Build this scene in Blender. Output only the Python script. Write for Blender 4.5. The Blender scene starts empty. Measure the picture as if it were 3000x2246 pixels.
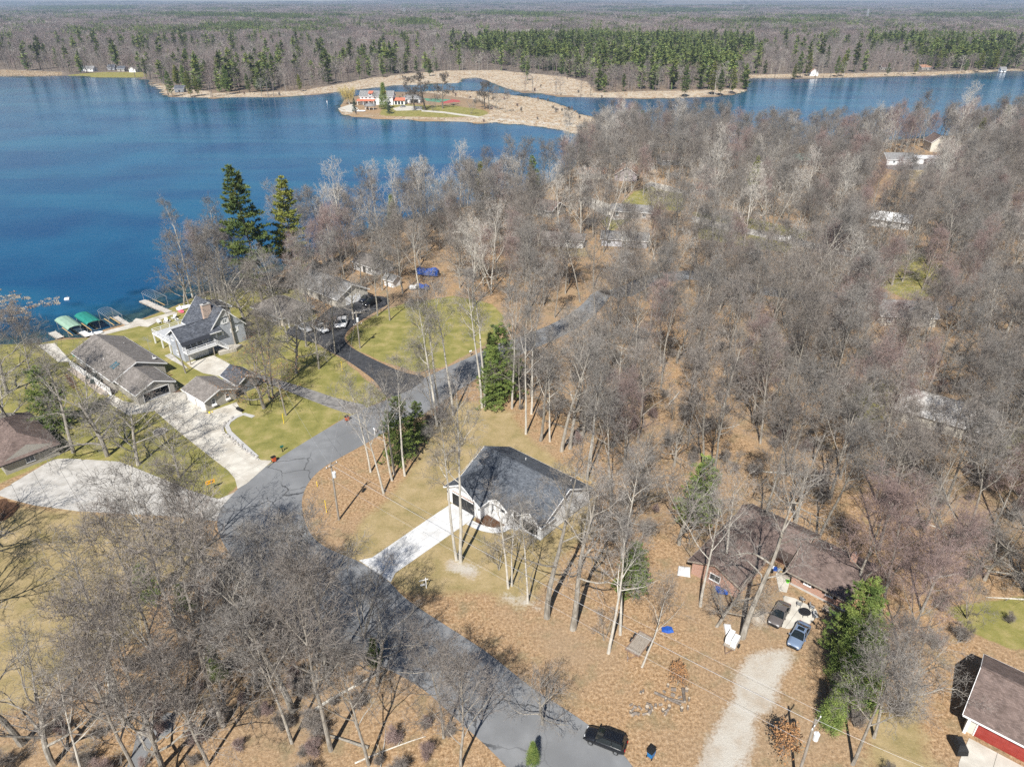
import bpy, bmesh, math, random
import numpy as np
from mathutils import Vector, Matrix

# ------------------------------------------------------------------ camera, sky, sun, exposure
SC = bpy.context.scene
COL = SC.collection
CAM_H, PITCH, FPX, PW, PH = 72.0, math.radians(28.3), 2080.0, 3000.0, 2246.0
cam_data = bpy.data.cameras.new('camera')
cam_data.sensor_width = 36.0
cam_data.lens = FPX / PW * 36.0
cam_data.clip_start, cam_data.clip_end = 1.0, 60000.0
cam = bpy.data.objects.new('camera', cam_data)
cam.location = (0, 0, CAM_H)
cam.rotation_euler = (math.pi / 2 - PITCH, 0, 0)
COL.objects.link(cam)
SC.camera = cam

SUN_AZ, SUN_EL = math.radians(15.0), math.radians(47.0)      # shadows fall 15 deg right of +Y
world = bpy.data.worlds.new('World')
SC.world = world
world.use_nodes = True
wn = world.node_tree
sky = wn.nodes.new('ShaderNodeTexSky')
sky.sky_type = 'NISHITA'
sky.sun_disc = False
sky.sun_elevation = SUN_EL
sky.sun_rotation = math.pi + SUN_AZ
sky.air_density, sky.dust_density, sky.ozone_density = 1.0, 0.3, 3.0
bg = wn.nodes['Background']
bg.inputs['Strength'].default_value = 0.056
wn.links.new(sky.outputs[0], bg.inputs['Color'])
sd = bpy.data.lights.new('sun', 'SUN')
sd.energy, sd.angle, sd.color = 5.0, math.radians(0.53), (1.0, 0.955, 0.88)
sun = bpy.data.objects.new('sun', sd)
sun.rotation_euler = Vector((math.sin(SUN_AZ) * math.cos(SUN_EL), math.cos(SUN_AZ) * math.cos(SUN_EL), -math.sin(SUN_EL))).to_track_quat('-Z', 'Y').to_euler()
sun.location = (0, -40, 160)
COL.objects.link(sun)
vs = SC.view_settings
vs.view_transform, vs.look, vs.gamma, vs.use_curve_mapping = 'Standard', 'None', 1.0, False
vs.exposure = 0.64
SC.render.film_transparent = False
cy = SC.cycles
cy.max_bounces, cy.diffuse_bounces, cy.glossy_bounces, cy.transmission_bounces, cy.volume_bounces, cy.transparent_max_bounces = 4, 2, 2, 2, 0, 4
cy.use_denoising = False
cy.use_adaptive_sampling = True
cy.adaptive_threshold = 0.015
SC.render.use_persistent_data = False

# ------------------------------------------------------------------ survey helpers
_cp, _sp = math.cos(PITCH), math.sin(PITCH)
def G(px, py, z=0.0):
    """ground point (metres) surveyed from the photograph's sight line at height z"""
    x = (px - PW / 2) / FPX; y = -(py - PH / 2) / FPX
    dy, dz = _cp + y * _sp, -_sp + y * _cp
    t = (z - CAM_H) / dz
    return (x * t, dy * t)
def GP(pts, s=1.0, ox=0.0, oy=0.0, z=0.0):
    return [G(ox + p[0] / s, oy + p[1] / s, z) for p in pts]
def px_of(X, Y, Z=0.0):
    dz = Z - CAM_H
    dep = Y * _cp - dz * _sp
    return PW / 2 + FPX * X / dep, PH / 2 - FPX * (Y * _sp + dz * _cp) / dep
def in_poly(x, y, P):
    c = False; j = len(P) - 1
    for i in range(len(P)):
        if (P[i][1] > y) != (P[j][1] > y) and x < (P[j][0] - P[i][0]) * (y - P[i][1]) / (P[j][1] - P[i][1]) + P[i][0]:
            c = not c
        j = i
    return c
def sdf(X, Y, P):
    """signed distance (inside positive) of numpy points to a polygon"""
    P = np.asarray(P, float)
    d2 = np.full(X.shape, 1e18); ins = np.zeros(X.shape, bool)
    n = len(P)
    for i in range(n):
        ax, ay = P[i]; bx, by = P[(i + 1) % n]
        ex, ey = bx - ax, by - ay
        L = ex * ex + ey * ey + 1e-12
        t = np.clip(((X - ax) * ex + (Y - ay) * ey) / L, 0, 1)
        d2 = np.minimum(d2, (X - ax - t * ex) ** 2 + (Y - ay - t * ey) ** 2)
        if ay != by:
            cr = ((ay > Y) != (by > Y)) & (X < ex * (Y - ay) / ey + ax)
            ins ^= cr
    d = np.sqrt(d2)
    return np.where(ins, d, -d)
def smooth_poly(P, it=2):
    for _ in range(it):
        Q = []
        for i in range(len(P)):
            a, b = P[i], P[(i + 1) % len(P)]
            Q.append((a[0] * .75 + b[0] * .25, a[1] * .75 + b[1] * .25))
            Q.append((a[0] * .25 + b[0] * .75, a[1] * .25 + b[1] * .75))
        P = Q
    return P

# ------------------------------------------------------------------ materials
MATS = {}
def M(name, c1, c2=None, scale=3.0, rough=0.8, bump=0.0, bscale=None, spec=0.3, metal=0.0, rnd=0.0, stretch=None, c3=None, s3=0.2, f3=(0.45, 0.65), alpha=None, coat=0.0):
    if name in MATS: return MATS[name]
    m = bpy.data.materials.new(name); m.use_nodes = True
    nt = m.node_tree; N = nt.nodes; L = nt.links
    b = N['Principled BSDF']
    b.inputs['Roughness'].default_value = rough
    b.inputs['Specular IOR Level'].default_value = spec
    b.inputs['Metallic'].default_value = metal
    b.inputs['Coat Weight'].default_value = coat
    col = None
    tc = N.new('ShaderNodeTexCoord')
    vec = tc.outputs['Object']
    if stretch:
        mp = N.new('ShaderNodeMapping'); mp.inputs['Scale'].default_value = stretch
        L.new(vec, mp.inputs['Vector']); vec = mp.outputs[0]
    if c2 is not None:
        no = N.new('ShaderNodeTexNoise'); no.inputs['Scale'].default_value = scale; no.inputs['Detail'].default_value = 5
        L.new(vec, no.inputs['Vector'])
        r = N.new('ShaderNodeValToRGB')
        r.color_ramp.elements[0].position, r.color_ramp.elements[1].position = 0.36, 0.64
        r.color_ramp.elements[0].color = (*c1, 1); r.color_ramp.elements[1].color = (*c2, 1)
        L.new(no.outputs['Fac'], r.inputs['Fac'])
        col = r.outputs['Color']
        if c3 is not None:
            n3 = N.new('ShaderNodeTexNoise'); n3.inputs['Scale'].default_value = s3; n3.inputs['Detail'].default_value = 4
            L.new(vec, n3.inputs['Vector'])
            mr = N.new('ShaderNodeMapRange'); mr.inputs[1].default_value, mr.inputs[2].default_value = f3
            L.new(n3.outputs['Fac'], mr.inputs[0])
            mx = N.new('ShaderNodeMix'); mx.data_type = 'RGBA'
            L.new(mr.outputs[0], mx.inputs[0]); L.new(col, mx.inputs[6]); mx.inputs[7].default_value = (*c3, 1)
            col = mx.outputs[2]
    if rnd > 0:
        oi = N.new('ShaderNodeObjectInfo')
        hs = N.new('ShaderNodeHueSaturation')
        mr = N.new('ShaderNodeMapRange'); mr.inputs[3].default_value, mr.inputs[4].default_value = 1 - rnd, 1 + rnd
        L.new(oi.outputs['Random'], mr.inputs[0]); L.new(mr.outputs[0], hs.inputs['Value'])
        if col is not None: L.new(col, hs.inputs['Color'])
        else: hs.inputs['Color'].default_value = (*c1, 1)
        col = hs.outputs[0]
    if col is not None: L.new(col, b.inputs['Base Color'])
    else: b.inputs['Base Color'].default_value = (*c1, 1)
    if bump > 0:
        nb = N.new('ShaderNodeTexNoise'); nb.inputs['Scale'].default_value = bscale or scale * 2; nb.inputs['Detail'].default_value = 4
        L.new(vec, nb.inputs['Vector'])
        bp = N.new('ShaderNodeBump'); bp.inputs['Strength'].default_value = bump; bp.inputs['Distance'].default_value = 0.05
        L.new(nb.outputs['Fac'], bp.inputs['Height']); L.new(bp.outputs[0], b.inputs['Normal'])
    MATS[name] = m
    return m
def glass_mat():
    return M('window glass', (0.03, 0.04, 0.05), rough=0.06, spec=0.8)
def shingle(name, c1, c2, mortar, w=0.33, h=0.145):
    """asphalt shingles: small tabs, uneven tint from tab to tab"""
    if name in MATS: return MATS[name]
    m = bpy.data.materials.new(name); m.use_nodes = True
    nt = m.node_tree; N = nt.nodes; L = nt.links; b = N['Principled BSDF']
    b.inputs['Roughness'].default_value = 0.85; b.inputs['Specular IOR Level'].default_value = 0.25
    uv = N.new('ShaderNodeUVMap')
    br = N.new('ShaderNodeTexBrick'); br.offset = 0.43
    br.inputs['Scale'].default_value = 1.0
    br.inputs['Brick Width'].default_value, br.inputs['Row Height'].default_value = w, h
    br.inputs['Mortar Size'].default_value = 0.008; br.inputs['Bias'].default_value = 0.0
    br.inputs['Color1'].default_value = (*c1, 1); br.inputs['Color2'].default_value = (*c2, 1); br.inputs['Mortar'].default_value = (*mortar, 1)
    L.new(uv.outputs[0], br.inputs['Vector'])
    no = N.new('ShaderNodeTexNoise'); no.inputs['Scale'].default_value = 0.9; no.inputs['Detail'].default_value = 6
    L.new(uv.outputs[0], no.inputs['Vector'])
    mr = N.new('ShaderNodeMapRange'); mr.inputs[1].default_value, mr.inputs[2].default_value, mr.inputs[3].default_value, mr.inputs[4].default_value = 0.3, 0.7, 0.75, 1.25
    L.new(no.outputs['Fac'], mr.inputs[0])
    hs = N.new('ShaderNodeHueSaturation'); L.new(br.outputs['Color'], hs.inputs['Color']); L.new(mr.outputs[0], hs.inputs['Value'])
    L.new(hs.outputs[0], b.inputs['Base Color'])
    bp = N.new('ShaderNodeBump'); bp.inputs['Strength'].default_value = 0.35; bp.inputs['Distance'].default_value = 0.02; bp.invert = True
    L.new(br.outputs['Fac'], bp.inputs['Height']); L.new(bp.outputs[0], b.inputs['Normal'])
    MATS[name] = m
    return m
def siding(name, c, gap=0.11, dark=0.75, vertical=False, rough=0.55, c2=None):
    """lap siding or board cladding: a shallow step at every course"""
    if name in MATS: return MATS[name]
    m = bpy.data.materials.new(name); m.use_nodes = True
    nt = m.node_tree; N = nt.nodes; L = nt.links; b = N['Principled BSDF']
    b.inputs['Roughness'].default_value = rough; b.inputs['Specular IOR Level'].default_value = 0.35
    tc = N.new('ShaderNodeTexCoord'); sp = N.new('ShaderNodeSeparateXYZ'); L.new(tc.outputs['Object'], sp.inputs[0])
    src = sp.outputs['Z']
    if vertical:
        ad = N.new('ShaderNodeMath'); ad.operation = 'ADD'; L.new(sp.outputs['X'], ad.inputs[0]); L.new(sp.outputs['Y'], ad.inputs[1]); src = ad.outputs[0]
    dv = N.new('ShaderNodeMath'); dv.operation = 'DIVIDE'; L.new(src, dv.inputs[0]); dv.inputs[1].default_value = gap
    fr = N.new('ShaderNodeMath'); fr.operation = 'FRACT'; L.new(dv.outputs[0], fr.inputs[0])
    no = N.new('ShaderNodeTexNoise'); no.inputs['Scale'].default_value = 1.7; no.inputs['Detail'].default_value = 6; L.new(tc.outputs['Object'], no.inputs['Vector'])
    r = N.new('ShaderNodeValToRGB'); r.color_ramp.elements[0].position, r.color_ramp.elements[1].position = 0.3, 0.7
    r.color_ramp.elements[0].color = (*[v * 0.86 for v in c], 1); r.color_ramp.elements[1].color = (*(c2 or c), 1)
    L.new(no.outputs['Fac'], r.inputs['Fac']); L.new(r.outputs[0], b.inputs['Base Color'])
    bp = N.new('ShaderNodeBump'); bp.inputs['Strength'].default_value = 0.25; bp.inputs['Distance'].default_value = 0.02; bp.invert = True
    L.new(fr.outputs[0], bp.inputs['Height']); L.new(bp.outputs[0], b.inputs['Normal'])
    MATS[name] = m
    return m
def brick(name, c1, c2, mortar, w=0.22, h=0.075):
    if name in MATS: return MATS[name]
    m = bpy.data.materials.new(name); m.use_nodes = True
    nt = m.node_tree; N = nt.nodes; L = nt.links; b = N['Principled BSDF']
    b.inputs['Roughness'].default_value = 0.85
    tc = N.new('ShaderNodeTexCoord'); sp = N.new('ShaderNodeSeparateXYZ'); L.new(tc.outputs['Object'], sp.inputs[0])
    ad = N.new('ShaderNodeMath'); ad.operation = 'ADD'; L.new(sp.outputs['X'], ad.inputs[0]); L.new(sp.outputs['Y'], ad.inputs[1])
    cb = N.new('ShaderNodeCombineXYZ'); L.new(ad.outputs[0], cb.inputs[0]); L.new(sp.outputs['Z'], cb.inputs[1])
    br = N.new('ShaderNodeTexBrick'); br.inputs['Scale'].default_value = 1.0; br.inputs['Brick Width'].default_value, br.inputs['Row Height'].default_value = w, h
    br.inputs['Mortar Size'].default_value = 0.01
    br.inputs['Color1'].default_value = (*c1, 1); br.inputs['Color2'].default_value = (*c2, 1); br.inputs['Mortar'].default_value = (*mortar, 1)
    L.new(cb.outputs[0], br.inputs['Vector']); L.new(br.outputs['Color'], b.inputs['Base Color'])
    bp = N.new('ShaderNodeBump'); bp.inputs['Strength'].default_value = 0.4; bp.inputs['Distance'].default_value = 0.01; bp.invert = True
    L.new(br.outputs['Fac'], bp.inputs['Height']); L.new(bp.outputs[0], b.inputs['Normal'])
    MATS[name] = m
    return m

# ------------------------------------------------------------------ mesh builder
class MB:
    def __init__(s): s.v, s.f, s.uv = [], [], None
    def box(s, x0, x1, y0, y1, z0, z1):
        i = len(s.v)
        s.v += [(x0, y0, z0), (x1, y0, z0), (x1, y1, z0), (x0, y1, z0), (x0, y0, z1), (x1, y0, z1), (x1, y1, z1), (x0, y1, z1)]
        s.f += [tuple(i + k for k in q) for q in ((0, 3, 2, 1), (4, 5, 6, 7), (0, 1, 5, 4), (1, 2, 6, 5), (2, 3, 7, 6), (3, 0, 4, 7))]
        return s
    def obox(s, c, ax, ay, az):
        """box from a centre and three half-axis vectors"""
        c, ax, ay, az = Vector(c), Vector(ax), Vector(ay), Vector(az)
        i = len(s.v)
        for sz in (-1, 1):
            for sx, sy in ((-1, -1), (1, -1), (1, 1), (-1, 1)):
                s.v.append(tuple(c + ax * sx + ay * sy + az * sz))
        s.f += [tuple(i + k for k in q) for q in ((0, 3, 2, 1), (4, 5, 6, 7), (0, 1, 5, 4), (1, 2, 6, 5), (2, 3, 7, 6), (3, 0, 4, 7))]
        return s
    def bar(s, a, b, w, h=None):
        a, b = Vector(a), Vector(b); h = h or w
        d = (b - a); L = d.length
        if L < 1e-6: return s
        d /= L
        up = Vector((0, 0, 1)) if abs(d.z) < 0.95 else Vector((1, 0, 0))
        sx = d.cross(up).normalized(); sz = sx.cross(d).normalized()
        return s.obox((a + b) / 2, d * L / 2, sx * w / 2, sz * h / 2)
    def tube(s, pts, rad, n=6, cap=True):
        if not hasattr(rad, '__len__'): rad = [rad] * len(pts)
        pts = [Vector(p) for p in pts]; base = len(s.v)
        for k, p in enumerate(pts):
            d = (pts[min(k + 1, len(pts) - 1)] - pts[max(k - 1, 0)]).normalized()
            up = Vector((0, 0, 1)) if abs(d.z) < 0.9 else Vector((1, 0, 0))
            sx = d.cross(up).normalized(); sy = sx.cross(d)
            for j in range(n):
                a = 2 * math.pi * j / n
                s.v.append(tuple(p + (sx * math.cos(a) + sy * math.sin(a)) * rad[k]))
        for k in range(len(pts) - 1):
            for j in range(n):
                s.f.append((base + k * n + j, base + k * n + (j + 1) % n, base + (k + 1) * n + (j + 1) % n, base + (k + 1) * n + j))
        if cap:
            s.f.append(tuple(base + j for j in range(n))[::-1]); s.f.append(tuple(base + (len(pts) - 1) * n + j for j in range(n)))
        return s
    def poly(s, pts):
        i = len(s.v); s.v += [tuple(p) for p in pts]; s.f.append(tuple(range(i, i + len(pts)))); return s
    def prism(s, pts, z0, z1):
        """vertical extrusion of a ccw outline"""
        n = len(pts); i = len(s.v)
        s.v += [(p[0], p[1], z0) for p in pts] + [(p[0], p[1], z1) for p in pts]
        s.f.append(tuple(range(i + n - 1, i - 1, -1))); s.f.append(tuple(range(i + n, i + 2 * n)))
        for k in range(n): s.f.append((i + k, i + (k + 1) % n, i + n + (k + 1) % n, i + n + k))
        return s
    def slab(s, pts, nrm_thick):
        """thick plate: outline pts, extruded along -vector"""
        t = Vector(nrm_thick); n = len(pts); i = len(s.v)
        s.v += [tuple(p) for p in pts] + [tuple(Vector(p) - t) for p in pts]
        s.f.append(tuple(range(i, i + n))); s.f.append(tuple(range(i + 2 * n - 1, i + n - 1, -1)))
        for k in range(n): s.f.append((i + k, i + n + k, i + n + (k + 1) % n, i + (k + 1) % n))
        return s
    def lathe(s, prof, n=12, c=(0, 0, 0)):
        i = len(s.v)
        for r, z in prof:
            for j in range(n):
                a = 2 * math.pi * j / n; s.v.append((c[0] + r * math.cos(a), c[1] + r * math.sin(a), c[2] + z))
        for k in range(len(prof) - 1):
            for j in range(n): s.f.append((i + k * n + j, i + k * n + (j + 1) % n, i + (k + 1) * n + (j + 1) % n, i + (k + 1) * n + j))
        s.f.append(tuple(i + j for j in range(n))[::-1]); s.f.append(tuple(i + (len(prof) - 1) * n + j for j in range(n)))
        return s
    def mesh(s, name, mat, smooth=False):
        me = bpy.data.meshes.new(name)
        me.from_pydata([tuple(v) for v in s.v], [], s.f)
        if mat: me.materials.append(mat)
        if smooth: me.shade_smooth()
        return me
    def build(s, name, mat, parent=None, smooth=False, bevel=0.0, loc=None, rz=None):
        me = s.mesh(name, mat, smooth)
        o = bpy.data.objects.new(name, me); COL.objects.link(o)
        if parent is not None: o.parent = parent
        if loc is not None: o.location = loc
        if rz is not None: o.rotation_euler = (0, 0, rz)
        if bevel > 0:
            bm = bmesh.new(); bm.from_mesh(me)
            bmesh.ops.bevel(bm, geom=bm.edges[:], offset=bevel, segments=2, affect='EDGES', profile=0.5)
            bm.to_mesh(me); bm.free()
        return o
def roof_uv(o):
    """uv in metres: u along the level direction of each face, v up the slope"""
    me = o.data
    uvl = me.uv_layers.new(name='UVMap')
    for p in me.polygons:
        n = p.normal
        h = Vector((0, 0, 1)).cross(n)
        h = h.normalized() if h.length > 1e-4 else Vector((1, 0, 0))
        w = n.cross(h).normalized()
        for li in p.loop_indices:
            co = me.vertices[me.loops[li].vertex_index].co
            uvl.data[li].uv = (co.dot(h), co.dot(w))
def tag(o, label=None, cat=None, group=None, kind=None):
    if label: o['label'] = label
    if cat: o['category'] = cat
    if group: o['group'] = group
    if kind: o['kind'] = kind
    return o
def thing(name, label, cat, loc=(0, 0, 0), rz=0.0, group=None):
    o = bpy.data.objects.new(name, None); COL.objects.link(o)
    o.empty_display_size = 0.5
    o.location = loc; o.rotation_euler = (0, 0, rz)
    return tag(o, label, cat, group)
def copy_tree(o, parent=None):
    c = o.copy(); COL.objects.link(c); c.parent = parent
    for ch in list(o.children): copy_tree(ch, c)
    return c
# ------------------------------------------------------------------ ground, lake, roads
LAKE = GP([(-900,1020),(0,1005),(120,1000),(190,985),(262,985),(300,962),(400,935),(480,905),(535,882),(560,868),(600,850),(640,845),(700,835),(780,815),(880,760),(1000,705),(1200,640),(1400,595),(1540,560),(1620,530),(1690,480),(1735,420),(1780,385),(1850,372),(1950,392),(2200,425),(2500,418),(2700,402),(3000,375),(4200,350),
           (4200,190),(3000,209),(2960,206),(2850,214),(2700,222),(2550,226),(2400,230),(2300,231),(2200,228),(2187,250),(2188,264),(2150,276),(2100,282),(2000,287),(1870,288),(1743,286),(1634,282),(1589,274),(1530,272),(1498,262),(1460,250),(1425,233),(1400,228),(1353,230),(1345,242),(1250,246),(1154,250),(1080,258),(1000,267),(930,276),(860,281),(780,286),(700,284),(620,288),(543,284),(500,284),(480,280),(470,272),(473,262),(440,245),(432,236),(400,229),(300,226),(180,222),(90,225),(0,223),(-1400,224)])
PENIN = GP([(1900,380),(1802,358),(1702,335),(1657,312),(1589,290),(1498,276),(1407,267),(1308,265),(1230,268),(1150,268),(1060,276),(1010,288),(1000,302),(992,320),(1003,333),(1027,340),(1100,347),(1181,349),(1250,354),(1317,353),(1400,360),(1453,358),(1566,367),(1648,380),(1706,394),(1734,412),(1760,440),(1900,420)])
def water_sd(X, Y):
    d = np.minimum(sdf(X, Y, LAKE), -sdf(X, Y, PENIN))
    return d + 0.5 * np.sin(X * .31 + 1.1 * np.sin(Y * .17)) * np.clip((Y - 220) / 100, 0, 1) * 1.2
WATER_Z = -0.45
def ground_z(X, Y):
    sd = water_sd(X, Y)
    w = np.where(Y < 185, 1.2, 4.0)
    z = np.where(sd > 0, -0.45 - 1.6 * (1 - np.exp(-np.maximum(sd, 0) / 9.0)), -0.45 * np.clip(1 + sd / w, 0, 1) ** 1.5)
    z += -1.9 * np.exp(-(((X - 20) / 6.0) ** 2 + ((Y - 94) / 6.5) ** 2) ** 1.5)           # grade drops beside the white house
    far = np.clip((Y - 900) / 4000, 0, 1)
    z += far * (10 * np.sin(X / 1500 + 2) + 8 * np.sin(Y / 900.0) + 6 * np.sin(X / 700 + Y / 1300) + 4)
    z += np.clip((Y - 6500) / 5500, 0, 1.3) * (52 + 5 * np.sin(X / 2200.0))
    return z
def gz(x, y):
    return float(ground_z(np.array([x], float), np.array([y], float))[0])

LAWN_G = [GP(p) for p in [
    [(-900,1060),(-200,1010),(100,1003),(300,985),(540,885),(600,856),(760,835),(880,850),(930,930),(930,1010),(1000,1050),(1090,1125),(1140,1165),(1060,1200),(980,1240),(700,1420),(640,1480),(300,1360),(150,1350),(-200,1500),(-900,1600)],
    [(1012,990),(1050,950),(1110,915),(1180,890),(1330,866),(1440,890),(1480,930),(1420,1010),(1300,1075),(1220,1090),(1110,1055),(1040,1022)],
    [(2760,1780),(3100,1730),(3300,1900),(2960,1900),(2840,1850)],
    [(1860,560),(1930,540),(2010,570),(2000,620),(1900,610),(1790,680),(1760,650)],
    [(2570,760),(2700,740),(2800,800),(2760,860),(2660,880),(2560,830)],
    [(2470,1130),(2620,1110),(2640,1200),(2540,1260),(2470,1200)],
    [(2030,620),(2200,640),(2380,680),(2300,740),(2050,700)],
    [(1120,318),(1160,305),(1330,310),(1420,322),(1440,340),(1300,346),(1110,338)],
    [(180,222),(300,210),(420,212),(430,226),(300,227)],
    [(2900,1320),(3000,1240),(3200,1280),(3100,1420)]]]
LAWN_D = [GP(p) for p in [
    [(1270,1235),(1330,1170),(1480,1190),(1560,1290),(1660,1370),(1735,1400),(1740,1560),(1640,1640),(1550,1780),(1430,1740),(1180,1740),(1130,1700),(1000,1625),(1060,1520),(1140,1460),(1215,1350)],
    [(-300,1490),(0,1480),(240,1500),(560,1530),(620,1600),(560,1690),(450,1740),(400,1870),(250,1960),(100,2060),(-300,2200)],
    [(2560,2100),(2690,2000),(2700,2120),(2740,2300),(2580,2300),(2540,2200)],
    [(2640,500),(2760,495),(2780,530),(2620,530)],
    [(1560,700),(1700,705),(1730,750),(1600,760)],
    [(2200,1000),(2300,1000),(2320,1060),(2200,1060)]]]
GRAVEL = [GP(p, 2.208, 2000, 1496) for p in [
    [(60,1800),(110,1656),(170,1480),(260,1330),(330,1180),(370,1010),(440,930),(560,900),(690,890),(700,1000),(620,1140),(600,1250),(490,1350),(470,1480),(400,1656),(360,1800)],
    [(450,660),(540,640),(540,720),(470,740)]]]
GRAVEL += [GP([(1480,1735),(1600,1775),(1590,1790),(1470,1750)]), GP([(1320,1640),(1400,1660),(1390,1690),(1310,1670)])]
MARSH = [GP(p) for p in [
    [(-900,224),(0,224),(180,222),(180,212),(0,205),(-900,205)],
    [(430,240),(470,272),(543,285),(860,281),(1000,267),(1154,250),(1345,242),(1400,229),(1500,262),(1600,274),(1743,286),(2000,287),(2188,270),(2180,262),(1743,272),(1720,240),(1650,225),(1450,206),(1300,208),(1200,216),(1080,230),(980,250),(860,268),(640,274)],
    [(2190,230),(2700,222),(3000,210),(3000,203),(2700,212),(2190,220)],
    [(992,310),(1003,333),(1181,349),(1317,353),(1566,367),(1734,412),(1802,358),(1657,312),(1589,290),(1407,267),(1308,265),(1230,268),(1420,296),(1440,330),(1400,345),(1250,345),(1100,340),(1020,330)]]]
MULCH = [GP([(0,1455),(60,1478),(40,1510),(0,1530),(-60,1500)]), GP(smooth_poly([(1385,1515),(1440,1500),(1480,1520),(1480,1545),(1440,1555),(1400,1540)], 1)),
         GP([(40,1035),(150,1150),(200,1275),(290,1370),(270,1400),(180,1310),(110,1250),(70,1190),(40,1100)], 4.14, 180, 830),
         GP([(1260,1060),(1340,1100),(1350,1140),(1300,1120)], 4.14, 180, 830), GP([(940,1480),(1010,1455),(1060,1475),(1000,1520),(945,1510)], 4.14, 180, 830), GP([(1310,1340),(1420,1280),(1470,1320),(1370,1360)], 4.14, 180, 830)]

def axis(lo, d0, d1, step, hi, grow):
    a = list(np.arange(d0, d1, step)); s = step; x = d1
    while x < hi: a.append(x); s *= grow; x += s
    a.append(hi); s = step * 1.0; x = d0 - s; b = []
    while x > lo: b.append(x); s *= grow; x -= s
    b.append(lo)
    return np.array(b[::-1] + a)
gx = axis(-9500, -125, 95, 0.9, 9500, 1.04)
gy = axis(-300, 34, 205, 0.9, 14000, 1.032)
GX, GY = np.meshgrid(gx, gy)
X, Y = GX.ravel(), GY.ravel()
Z = ground_z(X, Y)
def mask(polys, soft):
    w = np.zeros(X.shape)
    for P in polys:
        Pn = np.array(P); lo, hi = Pn.min(0) - 12, Pn.max(0) + 12
        sel = (X > lo[0]) & (X < hi[0]) & (Y > lo[1]) & (Y < hi[1])
        d = sdf(X[sel], Y[sel], P)
        s = soft * np.maximum(1, Y[sel] / 150)
        w[sel] = np.maximum(w[sel], np.clip(0.5 + d / s, 0, 1))
    return w
zone = np.stack([mask(LAWN_G, 2.2), mask(LAWN_D, 4.0), mask(MARSH, 3.0), np.ones(X.shape)], 1).astype(np.float32)
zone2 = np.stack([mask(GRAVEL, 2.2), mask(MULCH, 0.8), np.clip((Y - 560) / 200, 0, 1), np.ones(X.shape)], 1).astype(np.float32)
nx, ny = len(gx), len(gy)
idx = np.arange(nx * ny).reshape(ny, nx)
quads = np.stack([idx[:-1, :-1], idx[:-1, 1:], idx[1:, 1:], idx[1:, :-1]], -1).reshape(-1, 4)
def np_mesh(name, V, F, mat, k):
    me = bpy.data.meshes.new(name)
    V = np.asarray(V, np.float32); F = np.asarray(F, np.int32)
    me.vertices.add(len(V)); me.vertices.foreach_set('co', V.ravel())
    me.loops.add(F.size); me.loops.foreach_set('vertex_index', F.ravel())
    me.polygons.add(len(F)); me.polygons.foreach_set('loop_start', np.arange(len(F), dtype=np.int32) * k)
    me.update(calc_edges=True)
    if mat: me.materials.append(mat)
    return me
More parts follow.
